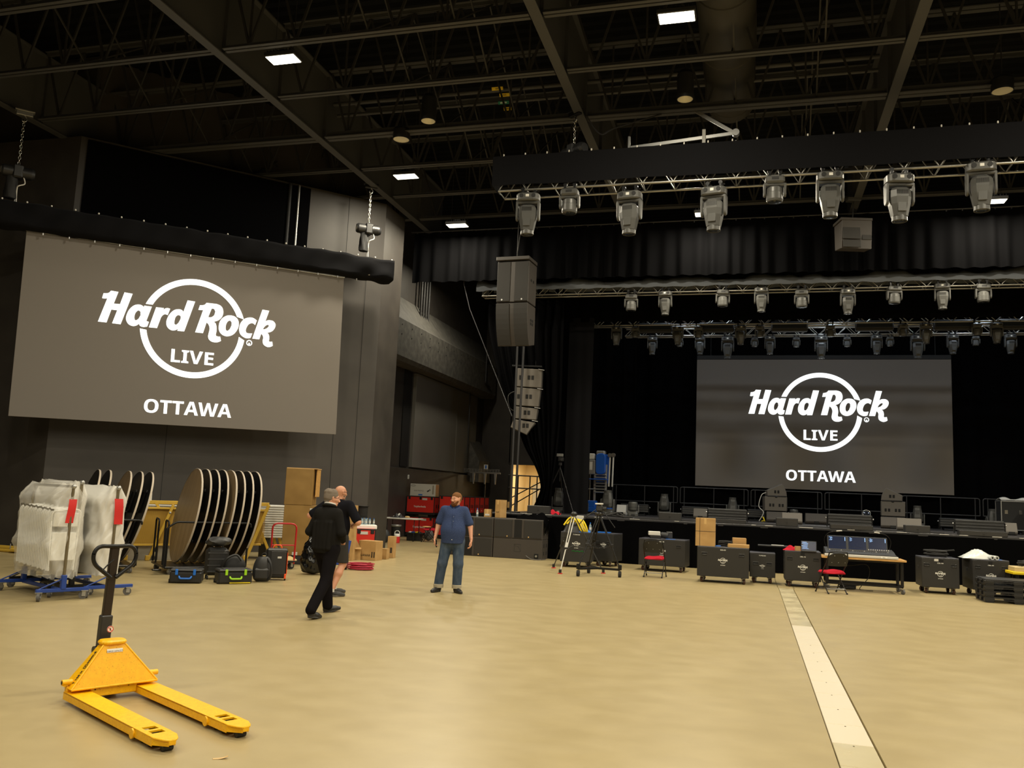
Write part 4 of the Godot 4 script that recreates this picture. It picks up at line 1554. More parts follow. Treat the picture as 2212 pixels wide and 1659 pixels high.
func batten(label: String, x: float, z: float, w: float, turn: float) -> void:
	var t := thing("strip_light", label, "stage light", V(x, DECK, z), turn, "strip lights on the stage floor")
	part(t, "body", g().box(V(0, 0.24, 0), V(w, 0.3, 0.16), 0.02), M.black_plastic, V(0, 0, 0), rot(-6, 0, 0))
	for k in 4:
		part(t, "slat", g().box(V(0, 0.13 + k * 0.075, 0.088 - k * 0.008), V(w - 0.02, 0.018, 0.02), 0.004), M.dark_plastic)
	for s in [-1, 1]:
		part(t, "bracket", g().box(V(s * (w / 2 + 0.012), 0.19, 0), V(0.02, 0.3, 0.08), 0.005), M.black_metal)
		part(t, "clamp_screw", g().cyl(V(s * (w / 2 + 0.02), 0.28, 0), V(s * (w / 2 + 0.05), 0.28, 0), 0.022, -1, 8), M.zinc)
	part(t, "foot", g().box(V(0, 0.025, 0), V(w * 0.8, 0.05, 0.3), 0.01), M.black_metal)

func front_fill(label: String, x: float, z: float, w: float, h: float, turn: float) -> void:
	var t := thing("front_fill_speaker", label, "loudspeaker", V(x, DECK, z), turn, "low front fill speakers on the stage lip")
	part(t, "cabinet", g().box(V(0, h / 2, 0), V(w, h, 0.3), 0.012), M.dark_plastic)
	part(t, "grille", g().bar(V(-w / 2 + 0.02, h * 0.5, 0.15), V(0, h * 0.5, 0.17), h * 0.9, 0.02, V(0, 0, 1)), M.grille)
	part(t, "grille", g().bar(V(0, h * 0.5, 0.17), V(w / 2 - 0.02, h * 0.5, 0.15), h * 0.9, 0.02, V(0, 0, 1)), M.grille)
	part(t, "logo_plate", g().box(V(0, h * 0.55, 0.186), V(0.05, 0.022, 0.006)), M.dark_plastic)

func ground_stack(label: String, x: float, z: float, turn: float, flip: float) -> void:
	var t := thing("ground_stacked_speaker", label, "loudspeaker", V(x, DECK, z), turn, "ground stacked cabinets on the stage")
	var f := func(p: Array) -> PackedVector2Array:
		var o := PackedVector2Array()
		for i in range(0, p.size(), 2):
			o.append(Vector2(p[i] * flip, p[i + 1]))
		return o
	var low := part(t, "cabinet", g().prism(f.call([-0.36, 0.37, 0.34, 0.37, 0.345, 0.84, -0.37, 0.84]), -0.3, 0.3, 0.015), M.monitor_grey)
	var topc := part(t, "cabinet", g().prism(f.call([-0.28, 0.86, 0.345, 0.86, 0.33, 1.0, 0.27, 1.15, 0.2, 1.26, 0.17, 1.26, -0.29, 1.04]), -0.3, 0.3, 0.015), M.monitor_grey)
	for q in [-0.19, -0.09, 0.11, 0.21]:
		part(low, "handle", g().box(V(q * flip, 0.56, 0.302), V(0.062, 0.1, 0.012), 0.008), M.recess)
	for q in [-0.05, 0.05]:
		part(topc, "handle", g().box(V((q + 0.02) * flip, 1.0, 0.302), V(0.065, 0.1, 0.012), 0.008), M.recess, V(0, 0, 0), Basis())
	part(t, "rigging_rail", g().box(V(0.02 * flip, 0.85, 0.29), V(0.6, 0.03, 0.03), 0.006), M.black_metal)
	part(t, "rigging_block", g().box(V(0.0, 0.83, 0.305), V(0.07, 0.05, 0.02), 0.006), M.black_metal)
	part(t, "grille", g().bar(V(0.352 * flip, 0.39, 0), V(0.352 * flip, 0.83, 0), 0.02, 0.56, V(0, 0, 1)), M.grille)

func stage_things() -> void:
	var gu := "moving lights standing on the stage"
	var mv := [["profile_up", -6.03, -27.6, 0.93, 12, "tall dark moving light at the left stage corner beside the tripod"], ["profile_up", -4.53, -28.3, 0.93, -8, "tall dark moving light standing before the blue material lift"], ["profile_up", -2.89, -30.5, 0.90, 0, "dark moving light by the first joint of the rear guard rails"], ["profile_up", -0.6, -31.2, 0.88, 6, "dark moving light under the left part of the stage screen"], ["profile_up", 5.21, -30.5, 0.85, -10, "dark moving light just right of the right ground stacked cabinets"], ["profile_up", 7.5, -30.9, 0.85, 14, "dark moving light half behind the black road case"]]
	for q in mv:
		var o := copy(proto[q[0]], q[5], V(q[1], DECK, q[2]), q[4], gu)
		o.scale = Vector3(q[3], q[3], q[3])
	var wv := [[-5.41, -28.5, 0.95, 0, "short drum moving light between the left corner light and the lift"], [-3.71, -28.4, 0.95, 10, "short drum moving light right of the blue lift, beside a wedge"], [1.43, -31.0, 0.9, 0, "short drum moving light behind the pale wedge, right of the left stack"], [3.72, -31.0, 0.9, 0, "short drum moving light with a bright round lens rim, left of the right stack"]]
	for k in wv.size():
		var q: Array = wv[k]
		var o := copy(proto["wash_up"], q[4], V(q[0], DECK, q[1]), q[3], gu)
		o.scale = Vector3(q[2], q[2], q[2])
		if k == 3:
			for c in o.get_children():
				if str(c.name) in ["head", "lens"]:
					c.transform = Transform3D(Basis(), V(0, 0.38, 0)) * Transform3D(rot(62, 0, 0), Vector3.ZERO) * Transform3D(Basis(), V(0, -0.38, 0)) * c.transform
			part(o, "lens_rim", g().tube(range(20).map(func(i): return V(cos(TAU * i / 20) * 0.135, sin(TAU * i / 20) * 0.135, 0)), 0.014, 6, true), M.chrome, V(0, 0.47, 0.2), rot(-28, 0, 0))
	front_fill("low black fill speaker at the stage's left corner under the tripod", -5.95, -24.62, 0.66, 0.24, 4)
	front_fill("low black fill speaker on the lip behind the red seated chair by the tripods", -2.16, -24.6, 0.62, 0.22, 0)
	front_fill("low black fill speaker on the lip before the pale wedge", 0.95, -24.5, 0.56, 0.22, 0)
	front_fill("low black fill speaker on the lip right of the lighting desk", 4.16, -24.5, 0.6, 0.19, 0)
	batten("long black strip light behind the tall cardboard box", -0.62, -24.95, 1.06, 0)
	batten("long black strip light on the lip behind the lighting desk screens", 2.54, -24.6, 1.1, 0)
	batten("long black strip light on the lip near the right edge", 5.65, -24.6, 1.15, 0)
	front_fill("shallow black fill speaker lying before the strip light behind the cardboard box", -0.58, -24.55, 0.95, 0.11, 0)
	front_fill("shallow black fill speaker lying before the strip light behind the desk", 2.56, -24.42, 1.05, 0.12, 0)
	front_fill("shallow black fill speaker before the strip light near the right edge", 5.67, -24.42, 1.1, 0.12, 0)
	batten("dim strip light upstage left of the tall cardboard box", -1.85, -31.0, 0.95, 0)
	batten("dim short strip light upstage just left of the left stack", 0.2, -31.0, 0.6, 0)
	batten("dim strip light upstage right of the right stack", 6.37, -30.4, 1.08, 0)
	batten("dim strip light upstage right of the blue lift", -3.95, -30.7, 1.0, 0)
	wedge("small pale wedge monitor right of the blue lift", -4.29, -30.0, 0.32, 0, M.soft_white)
	wedge("pale grey wedge monitor peeping over the tall cardboard box", -1.6, -29.6, 0.45, 0, M.monitor_grey)
	wedge("pale grey wedge monitor directly behind the low fill speaker", 1.25, -28.4, 0.6, 0, M.monitor_grey)
	wedge("grey wedge monitor standing alone with a dark socket recess", 2.07, -30.0, 0.68, 0, M.speaker_grey)
	wedge("pale wedge monitor behind the fill speaker right of the desk", 4.38, -27.0, 0.64, -6, M.monitor_grey)
	wedge("grey wedge monitor half hidden behind another under the right stack", 4.2, -28.6, 0.7, -8, M.speaker_grey)
	wedge("pale wedge monitor at the right end of the last strip light", 7.08, -27.5, 0.3, 0, M.monitor_grey)
	wedge("dark grey wedge monitor under the left stack's cabinets", 0.82, -29.75, 0.62, 0, M.speaker_grey)
	wedge("low grey wedge monitor behind the desk's right screen", 2.95, -28.0, 0.6, 0, M.monitor_grey, 0.9)
	ground_stack("grey ground stacked cabinets left of the screen middle, the top one tilted right", 0.79, -30.2, 6, 1.0)
	ground_stack("grey ground stacked cabinets right of the screen middle, the top one tilted left", 4.43, -30.2, -8, -1.0)
	var dl := thing("speaker_dolly", "low dolly with yellow straps under the right stack", "dolly", V(4.43, DECK, -30.2), -8)
	part(dl, "platform", g().box(V(0, 0.33, 0), V(0.7, 0.06, 0.6), 0.01), M.black_metal)
	for s in [-1, 1]:
		for q in [-0.22, 0.22]:
			part(dl, "caster", g().cyl(V(s * 0.25 - 0.02, 0.07, q), V(s * 0.25 + 0.02, 0.07, q), 0.07, -1, 12), M.rubber)
			part(dl, "caster_fork", g().box(V(s * 0.25, 0.2, q), V(0.07, 0.2, 0.05), 0.008), M.zinc)
		part(dl, "strap", g().tube(spline([V(s * 0.25, 0.3, 0.33), V(s * 0.28, 0.12, 0.36), V(s * 0.2, 0.02, 0.34)]), 0.02, 6), M.yellow_cloth)
	solo("cable", "white cable hanging in a loop from the left stack to the deck", "cable", g().tube(spline([V(0.5, 2.2, -29.95), V(0.36, 2.12, -29.9), V(0.27, 1.75, -29.9), V(0.42, 1.55, -29.85), V(0.28, 1.26, -29.8)]), 0.012, 6), M.soft_white)
	solo("cable", "yellow cable tail on the deck by the left stack", "cable", g().tube(spline([V(0.36, 1.26, -29.7), V(0.45, 1.3, -29.65), V(0.4, 1.4, -29.75), V(0.46, 1.262, -29.6)]), 0.016, 6), M.yellow_cloth)
	# road cases at the right
	for k in 2:
		var rc := thing("road_case", ["black road case with bright edges under a white cover, far right of the stage", "second black road case with bright edges, nearer and cut by the frame"][k], "case", V(7.65 + k * 0.75, DECK, -29.5 + k * 0.9), 0, "road cases on the stage")
		var w: float = [0.66, 0.9][k]
		var h: float = [0.86, 0.72][k]
		part(rc, "body", g().box(V(0, 0.12 + h / 2, 0), V(w, h, 0.6)), M.matt_black)
		for sx in [-1, 1]:
			for sz in [-1, 1]:
				part(rc, "edge", g().box(V(sx * w / 2, 0.12 + h / 2, sz * 0.3), V(0.03, h + 0.03, 0.03), 0.006), M.aluminium)
			part(rc, "edge", g().box(V(0, 0.12 + h, sx * 0.3), V(w, 0.03, 0.03), 0.006), M.aluminium)
			part(rc, "edge", g().box(V(0, 0.12, sx * 0.3), V(w, 0.03, 0.03), 0.006), M.aluminium)
			part(rc, "edge", g().box(V(sx * w / 2, 0.12 + h, 0), V(0.03, 0.03, 0.6), 0.006), M.aluminium)
			part(rc, "latch", g().box(V(sx * w * 0.3, 0.12 + h * 0.62, 0.306), V(0.09, 0.12, 0.015), 0.004), M.chrome)
			for sz in [-1, 1]:
				part(rc, "caster", g().cyl(V(sx * w * 0.38 - 0.02, 0.055, sz * 0.22), V(sx * w * 0.38 + 0.02, 0.055, sz * 0.22), 0.055, -1, 12), M.rubber)
		if k == 1:
			part(rc, "handle", g().box(V(0.1, 0.5, 0.31), V(0.22, 0.16, 0.015), 0.01), M.chrome)
	var cv := g()
	cv.sheet(20, 8, func(u, t): return V(lerpf(7.33, 8.1, u), DECK + 1.02 + 0.04 * sin(u * 9.0) * sin(t * 4.0) + 0.05 * sin(t * PI), lerpf(-29.24, -29.78, t)), 0.008)
	solo("dust_cover", "crumpled white cover lying on the first road case", "cover", cv, M.film_white)
	# blue material lift, folded ladder and aluminium parts on it
	var lf := thing("material_lift", "blue and grey material lift with a tall mast on the stage", "lift", V(-4.98, DECK, -29.6), -8)
	part(lf, "base", g().box(V(0, 0.14, 0), V(0.8, 0.16, 0.75), 0.02), M.lift_blue)
	part(lf, "base_box", g().box(V(-0.25, 0.33, 0.2), V(0.3, 0.24, 0.3), 0.02), M.lift_blue)
	for s in [-1, 1]:
		for q in [-0.3, 0.3]:
			part(lf, "caster", g().cyl(V(s * 0.34 - 0.025, 0.06, q), V(s * 0.34 + 0.025, 0.06, q), 0.06, -1, 12), M.rubber)
		part(lf, "mast_rail", g().box(V(s * 0.2, 0.95, 0.1), V(0.07, 1.5, 0.09), 0.01), M.aluminium)
	for k in 7:
		part(lf, "step", g().box(V(0, 0.75 + k * 0.1, 0.15), V(0.42, 0.055, 0.06), 0.01), M.zinc)
	part(lf, "mast_cover", g().prism(rrect(0.34, 0.72, 0.12, 4), 0, 0.16, 0.02), M.lift_blue, V(0.02, 1.72, 0.08))
	part(lf, "mast_back", g().box(V(0.02, 1.55, 0), V(0.46, 1.0, 0.1), 0.02), M.lift_blue)
	part(lf, "motor_top", g().box(V(0.0, 2.1, 0.1), V(0.3, 0.14, 0.22), 0.03), M.zinc)
	part(lf, "control_box", g().box(V(-0.32, 1.6, 0.12), V(0.28, 0.5, 0.2), 0.015), M.zinc)
	part(lf, "rating_plate", g().box(V(-0.32, 1.64, 0.225), V(0.1, 0.28, 0.006)), M.soft_white)
	part(lf, "gauge", g().box(V(-0.33, 1.97, 0.1), V(0.2, 0.2, 0.14), 0.02), M.soft_white)
	for q in [[0.3, 2.02], [0.42, 2.03]]:
		part(lf, "outrigger_tube", g().cyl(V(q[0], 0.95, 0.1), V(q[0] + 0.02, q[1], 0.1), 0.028, -1, 10), M.soft_white)
		part(lf, "roller", g().cyl(V(q[0] + 0.02, q[1], 0.06), V(q[0] + 0.02, q[1], 0.16), 0.07, -1, 14), M.monitor_grey)
	part(lf, "shelf", g().box(V(0, 1.18, 0.3), V(0.6, 0.03, 0.3), 0.006), M.lift_blue)
	var ht := thing("hand_truck", "bent aluminium tube hand truck standing beside the blue lift", "hand truck", V(-5.62, DECK, -29.9), 0)
	for s in [0.0, 0.19]:
		part(ht, "rail", g().tube(rounded([V(s, 0.1, 0), V(s, 1.5, 0), V(s + 0.12, 1.7, 0.02)], 0.15), 0.022, 8), M.chrome)
	for y in [0.35, 0.85]:
		part(ht, "crossbar", g().box(V(0.1, y, 0.0), V(0.42, 0.035, 0.035), 0.006), M.soft_white)
	part(ht, "toe_plate", g().box(V(0.12, 0.02, 0.15), V(0.36, 0.03, 0.3), 0.004), M.zinc)
	part(ht, "wheel", g().cyl(V(-0.06, 0.1, 0), V(-0.02, 0.1, 0), 0.1, -1, 14), M.rubber)
	var rg := g()
	rg.sheet(14, 10, func(u, t): return V(lerpf(-5.95, -5.45, u), DECK + 0.02 + 0.1 * sin(u * PI) * sin(t * PI) + 0.03 * sin(u * 17.0 + t * 9.0), lerpf(-25.0, -25.35, t)), 0.008)
	solo("red_rag", "small red cloth lying by the stage's left corner", "cloth", rg, M.red_cloth)
	# cables on the deck and cloth heap
	solo("cable_heap", "tangle of black cables on the deck behind the left tripods", "cable", g().tube(spline([V(-4.6, 1.27, -24.9), V(-4.3, 1.36, -25.0), V(-4.0, 1.3, -24.8), V(-3.7, 1.38, -25.1), V(-3.5, 1.27, -24.8), V(-3.9, 1.34, -25.2), V(-4.4, 1.3, -25.2), V(-3.3, 1.26, -25.3)], 8), 0.025, 7), M.rubber)
	solo("cable", "long black cable running along the deck behind the front lip", "cable", g().tube(spline([V(-3.2, 1.258, -24.9), V(-1.6, 1.258, -24.75), V(0.3, 1.258, -25.1), V(1.9, 1.258, -24.9), V(3.4, 1.258, -25.2), V(4.9, 1.258, -24.95)], 10), 0.014, 6), M.rubber)
	# work lights above the stage, behind the border
	for q in [[-2.2, "left"], [2.6, "middle"], [7.2, "right"]]:
		var wl := thing("stage_work_lamp", "flat work lamp hidden above the stage behind the border, %s one" % q[1], "lamp", V(q[0], 9.3, -28.9), 0, "work lamps above the stage")
		part(wl, "housing", g().box(V(0, 0.05, 0), V(0.5, 0.08, 0.3), 0.01), M.dark_plastic)
		part(wl, "hanger", g().cyl(V(0, 0.08, 0), V(0, 3.3, 0), 0.015, -1, 6), M.dark_plastic)
		part(wl, "led_panel", g().box(V(0, 0.005, 0), V(0.45, 0.012, 0.26)), M.lamp_glow)
		var l := AreaLight3D.new()
		l.name = "lamp_light"
		wl.add_child(l)
		l.area_size = Vector2(0.45, 0.26)
		l.rotation.x = -PI / 2
		l.position.y = -0.02
		l.light_color = Color(0.88, 0.94, 1.0)
		l.light_energy = 7.0
		l.shadow_enabled = true

# ------------------------------------------------------------------ flight cases before the stage
func caster(o: Node3D, x: float, z: float, r: float, wheel: Material, turn := 0.0) -> void:
	var w := g()
	w.at(V(x, 0, z), rot(0, turn, 0))
	w.cyl(V(-0.02, r, 0.02), V(0.02, r, 0.02), r, -1, 16)
	part(o, "caster", w, wheel)
	var f := g()
	f.at(V(x, 0, z), rot(0, turn, 0))
	f.box(V(-0.03, r * 1.35, 0.01), V(0.006, r * 1.3, 0.05))
	f.box(V(0.03, r * 1.35, 0.01), V(0.006, r * 1.3, 0.05))
	f.box(V(0, r * 2.05, 0), V(0.09, 0.012, 0.09))
	f.cyl(V(-0.034, r, 0.02), V(0.034, r, 0.02), r * 0.3, -1, 8)
	part(o, "caster_fork", f, M.zinc)

func flight_case(label: String, x0: float, x1: float, zf: float, top: float, d: float, code: String, turn := 0.0, emblem_w := 0.38, low := 0.0) -> Node3D:
	var w := x1 - x0
	var t := thing("flight_case", label, "case", V((x0 + x1) / 2, 0, zf), turn, "black flight cases before the stage")
	var bot := 0.14
	var h := top - bot
	part(t, "body", g().box(V(0, bot + (h - 0.02) / 2, -d / 2), V(w, h - 0.02, d), 0.008), M.case_black)
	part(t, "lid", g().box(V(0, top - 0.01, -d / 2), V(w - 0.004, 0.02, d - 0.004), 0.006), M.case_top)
	var hs := [-0.36, 0.36] if w > 0.65 else [-0.26, 0.26]
	for s in hs:
		var hy: float = top - 0.17 if w > 0.65 else top - 0.25
		var rim := part(t, "handle_dish", g().box(V(s * w, hy, 0.001), V(0.13, 0.085, 0.008), 0.003), M.case_edge)
		part(rim, "recess", g().box(V(s * w, hy, 0.004), V(0.115, 0.07, 0.006)), M.recess)
		part(rim, "grip", g().box(V(s * w, hy - 0.016, 0.009), V(0.1, 0.012, 0.012), 0.003), M.case_edge)
	if code != "":
		words(t, "case_number", code, 0.022, M.white_paint, V(0, top - 0.065 - low, 0.001), Basis(), true, 1.25)
	if emblem_w > 0.0:
		artwork(t, emblem_w, M.white_paint, V(-emblem_w / 2, top - 0.30 - low - emblem_w * 0.32, 0.0008))
	var side := part(t, "side_handle", g().box(V(-w / 2 - 0.001, top - 0.25, -d / 2), V(0.008, 0.085, 0.13), 0.003), M.case_edge)
	part(side, "recess", g().box(V(-w / 2 - 0.004, top - 0.25, -d / 2), V(0.006, 0.07, 0.115)), M.recess)
	var wm: Material = M.brown_rubber
	for sx in [-1, 1]:
		for sz in [-0.12, -d + 0.12]:
			caster(t, sx * (w / 2 - 0.12), sz, 0.06, wm, sx * 25.0 + sz * 40.0)
	return t

func folding_chair(label: String, pos: Vector3, turn: float, cushion: Material, group := "folding chairs with red seats") -> Node3D:
	var t := thing("folding_chair", label, "chair", pos, turn, group)
	var b := g()
	b.at(V(0, 0.71, -0.24), rot(-12, 0, 0))
	b.sheet(14, 8, func(u, v):
		var x: float = lerpf(-0.215, 0.215, u)
		var e: float = 0.15 * sqrt(maxf(1.0 - pow(absf(x) / 0.225, 2.6), 0.02))
		return V(x, lerpf(-0.13, e, v), -0.03 * (1.0 - pow(x / 0.22, 2.0))), 0.022)
	var bp := part(t, "backrest", b, M.table_under)
	var rv := g()
	for q in [[-0.1, 0.08], [0.1, 0.08], [-0.15, -0.06], [0.15, -0.06], [0.0, -0.06]]:
		rv.ball(V(q[0], 0.71 + q[1], -0.295 + q[1] * -0.21), V(0.008, 0.008, 0.006), 6, 4)
	part(bp, "rivet", rv, M.zinc)
	var s := g()
	s.sheet(12, 12, func(u, v):
		var x: float = u * 2.0 - 1.0
		var z: float = v * 2.0 - 1.0
		var k := pow(maxf(1.0 - pow(absf(x), 5.0), 0.0) * maxf(1.0 - pow(absf(z), 5.0), 0.0), 0.4)
		return V(x * 0.215, 0.425 + 0.055 * k + 0.01 * sin(u * 7.0), -0.01 + z * -0.205), 0.0)
	s.box(V(0, 0.42, -0.01), V(0.42, 0.03, 0.4), 0.012)
	part(t, "seat", s, cushion)
	for q in [-1, 1]:
		var x: float = q * 0.235
		part(t, "front_leg", g().tube(rounded([V(x * 0.85, 0.86, -0.285), V(x, 0.7, -0.25), V(x, 0.43, -0.04), V(x, 0.0, 0.22)], 0.08), 0.013, 6), M.black_metal)
		part(t, "rear_leg", g().tube([V(q * 0.21, 0.42, 0.14), V(q * 0.21, 0.0, -0.25)], 0.012, 6), M.black_metal)
		for z in [0.22, -0.25]:
			part(t, "foot", g().cyl(V(x if z > 0 else q * 0.21, 0, z), V(x if z > 0 else q * 0.21, 0.03, z), 0.018, -1, 8), M.rubber)
	part(t, "top_rail", g().tube(spline([V(-0.2, 0.86, -0.285), V(-0.1, 0.875, -0.3), V(0.1, 0.875, -0.3), V(0.2, 0.86, -0.285)]), 0.012, 6), M.black_metal)
	part(t, "crossbar", g().tube([V(-0.235, 0.12, 0.15), V(0.235, 0.12, 0.15)], 0.011, 6), M.black_metal)
	part(t, "crossbar", g().tube([V(-0.21, 0.1, -0.18), V(0.21, 0.1, -0.18)], 0.011, 6), M.zinc)
	return t

# a carton: body with slightly open seams, tape along the top
func carton(called: String, label: String, pos: Vector3, s: Vector3, turn: float, m: Material, group := "", taped := true) -> Node3D:
	var t := thing(called, label, "box", pos, turn, group)
	part(t, "carton", g().box(V(0, s.y / 2, 0), s, 0.006), m)
	for q in [-1, 1]:
		part(t, "flap", g().box(V(0, s.y + 0.002, q * s.z * 0.25), V(s.x * 0.995, 0.005, s.z * 0.49), 0.001), m)
	if taped:
		part(t, "tape", g().box(V(0, s.y + 0.0055, 0), V(s.x, 0.0012, 0.05)), M.tape)
		part(t, "tape", g().box(V(0, s.y - 0.06, s.z / 2 + 0.001), V(0.05, 0.13, 0.0012)), M.tape)
	return t

func coil(called: String, label: String, pos: Vector3, r: float, turns: int, thick: float, m: Material, sd: int, group := "") -> MeshInstance3D:
	var rng := RandomNumberGenerator.new()
	rng.seed = sd
	var pts := []
	for k in turns * 14:
		var t := TAU * k / 14.0
		var rr: float = r * (0.75 + 0.3 * sin(t * 0.37 + sd) * sin(t * 0.11)) + rng.randf_range(-0.012, 0.012)
		pts.append(V(cos(t) * rr, thick + thick * 1.7 * (k / 14.0) * 0.55 + rng.randf_range(0, thick * 0.8), sin(t) * rr * 0.75))
	pts.append((pts[-1] as Vector3) + V(0.12, 0.02, 0.06))
	return solo(called, label, "cable", g().tube(pts, thick, 6), m, pos, 0, group)

func cases_row() -> void:
	flight_case("black wheeled case with a smeared green mark, behind the red footed tripod", -4.67, -3.86, -21.8, 0.89, 0.75, "T-CAM-02", 6)
	var gm := g()
	for k in 9:
		gm.ball(V(-4.36 + k * 0.035, 0.41 + 0.01 * sin(k * 2.1), -21.79 - (k * 0.0036)), V(0.03, 0.012 + 0.004 * sin(k * 3.0), 0.004), 6, 4)
	solo("chalk_smear", "smeared green chalk mark under the emblem of the left case", "mark", gm, mat("chalk_green", c8(40, 96, 50), 0.9))
	flight_case("black wheeled case half hidden behind the first, by the dolly tripod", -4.0, -3.45, -22.75, 0.86, 0.7, "", -12, 0.3)
	flight_case("wide black case behind the red seated chair nearest the tripods", -2.75, -1.57, -22.3, 0.81, 0.75, "CBL-08", -5)
	flight_case("wide black case carrying the tall cardboard box", -1.15, -0.02, -20.1, 0.80, 0.75, "RIG-03", 0)
	flight_case("smallest black case, between the wide box case and the laptop case", -0.01, 0.56, -20.8, 0.69, 0.6, "T-PTZ-01", 0, 0.22)
	flight_case("black case carrying a laptop and red cloth", 0.75, 1.52, -20.45, 0.79, 0.75, "CBL-12", 0, 0.38, 0.055)
	flight_case("black case with a coiled black cable on top, right of the desk", 3.67, 4.43, -21.1, 0.79, 0.75, "CBL-04", 0, 0.38, 0.055)
	flight_case("black case with bubble wrap on top, behind the pallets", 4.71, 5.45, -21.2, 0.80, 0.8, "CBL-01", 3, 0.38, 0.055)
	# cards and finger holes in the fronts
	solo("paper_label", "white paper label beside the case number of the coiled cable case", "label", g().box(V(3.97, 0.735, -21.097), V(0.085, 0.05, 0.004)), M.soft_white)
	for q in [[4.07, 0.725, -21.098, "coiled cable case"], [5.07, 0.735, -21.2, "bubble wrap case"], [1.13, 0.73, -20.448, "laptop case"]]:
		solo("latch_hole", "black square latch hole in the front of the %s" % q[3], "latch", g().box(V(q[0], q[1], q[2]), V(0.085, 0.065, 0.008), 0.004), M.recess, Vector3.ZERO, 0, "latch holes of the cases")
	# what stands on the cases
	var bx := carton("cardboard_box", "tall cardboard box tied with dark cord, on the wide case", V(-0.98, 0.80, -20.32), V(0.43, 0.62, 0.4), 0, M.cardboard)
	var cd := g()
	cd.box(V(0, 0.33, 0), V(0.436, 0.008, 0.406))
	cd.box(V(-0.12, 0.31, 0), V(0.008, 0.626, 0.406))
	part(bx, "cord", cd, M.rubber)
	carton("cardboard_box", "flat cardboard box at the right front corner of the wide case", V(-0.25, 0.80, -20.28), V(0.46, 0.07, 0.3), -3, M.cardboard, "", false)
	carton("cardboard_box", "small cardboard box with a white sticker, on the wide case", V(-0.24, 0.80, -20.62), V(0.3, 0.2, 0.24), 4, M.cardboard, "", false)
	coil("coiled_cable", "black coiled cable beside the tall box on the wide case", V(-0.55, 0.80, -20.6), 0.17, 9, 0.012, M.rubber, 5)
	solo("blue_pad", "small blue pad on the wide case beside the tall box", "pad", g().box(V(-0.7, 0.812, -20.3), V(0.12, 0.02, 0.1), 0.004), M.blue_plastic)
	var lp := thing("laptop", "open laptop with a dark blue screen on the laptop case", "laptop", V(1.27, 0.79, -20.62), -4)
	part(lp, "base", g().box(V(0, 0.01, 0.1), V(0.33, 0.018, 0.22), 0.004), M.dark_plastic)
	var ls := part(lp, "lid", g().box(V(0, 0.12, 0), V(0.33, 0.22, 0.012), 0.004), M.dark_plastic, V(0, 0, -0.01), rot(-12, 0, 0))
	part(ls, "display", g().box(V(0, 0.12, 0.0065), V(0.31, 0.2, 0.002)), M.desk_screen)
	for k in 6:
		part(ls, "text_line", g().box(V(-0.09 + 0.01 * (k % 3), 0.2 - k * 0.028, 0.008), V(0.1 + 0.03 * (k % 2), 0.008, 0.001)), M.screen_text)
	var rc := g()
	rc.sheet(20, 14, func(u, t):
		var k: float = sin(u * PI) * sin(t * PI)
		return V(lerpf(-0.2, 0.2, u), 0.004 + k * (0.09 + 0.03 * sin(u * 13.0 + t * 7.0)), lerpf(0.14, -0.14, t)), 0.005)
	solo("red_cloth", "crumpled red cloth on the laptop case", "cloth", rc, M.red_cloth, V(0.92, 0.792, -20.72))
	carton("cardboard_box", "tiny cardboard box between red cloth and laptop", V(1.03, 0.79, -20.56), V(0.11, 0.1, 0.1), 12, M.cardboard, "", false)
	solo("black_folder", "black tray of white papers projecting behind the laptop case", "tray", g().box(V(0.55, 0.84, -21.3), V(0.75, 0.03, 0.35), 0.006), M.black_plastic)
	solo("paper_sheets", "loose white papers on the black tray behind the laptop case", "paper", g().box(V(0.62, 0.862, -21.25), V(0.28, 0.008, 0.16), 0.002), M.soft_white, Vector3.ZERO, 0)
	coil("coiled_cable", "thick black cable coiled on the case right of the desk", V(4.05, 0.79, -21.45), 0.26, 7, 0.018, M.rubber, 8)
	var bw := thing("bubble_wrap", "heap and two rolls of pale bubble wrap on the case behind the pallets", "wrapping", V(4.92, 0.80, -21.6))
	var bg := g()
	bg.sheet(26, 14, func(u, t):
		var k: float = pow(maxf(sin(u * PI), 0.0), 0.7) * pow(maxf(sin(t * PI), 0.0), 0.6)
		return V(lerpf(-0.36, 0.34, u), 0.004 + k * (0.17 + 0.03 * sin(u * 11.0 + t * 5.0) + 0.012 * sin(u * 40.0) * sin(t * 31.0)), lerpf(0.25, -0.25, t)), 0.004)
	part(bw, "sheet", bg, M.bubble_wrap)
	for s in [0.21, 0.3]:
		var ro := part(bw, "roll", g().cyl(V(s, 0.045, 0.34), V(s - 0.1, 0.05, -0.1), 0.045, -1, 14), M.bubble_wrap)
		part(ro, "core", g().cyl(V(s + 0.0005, 0.045, 0.345), V(s, 0.045, 0.34), 0.02, -1, 12), M.recess)
	solo("blue_pad", "blue sticker sheet on the lid of the bubble wrap case", "sheet", g().box(V(5.25, 0.803, -21.45), V(0.2, 0.006, 0.14), 0.002), M.blue_plastic)
	# equipment on the middle case and by the first case
	var cam := thing("video_converter", "small grey camera box with a round lens on the middle case", "camera", V(-2.3, 0.81, -22.55), 10)
	part(cam, "body", g().box(V(-0.08, 0.13, 0), V(0.3, 0.1, 0.2), 0.01), M.soft_white)
	part(cam, "stand", g().box(V(-0.05, 0.04, 0), V(0.28, 0.09, 0.2), 0.01), M.black_plastic)
	part(cam, "lens", g().cyl(V(0.1, 0.1, 0.0), V(0.28, 0.08, 0.06), 0.07, 0.085, 16), M.dark_plastic)
	part(cam, "hood", g().box(V(0.3, 0.1, 0.02), V(0.16, 0.17, 0.14), 0.015), M.dark_plastic, V(0, 0, 0), rot(0, 0, 0))
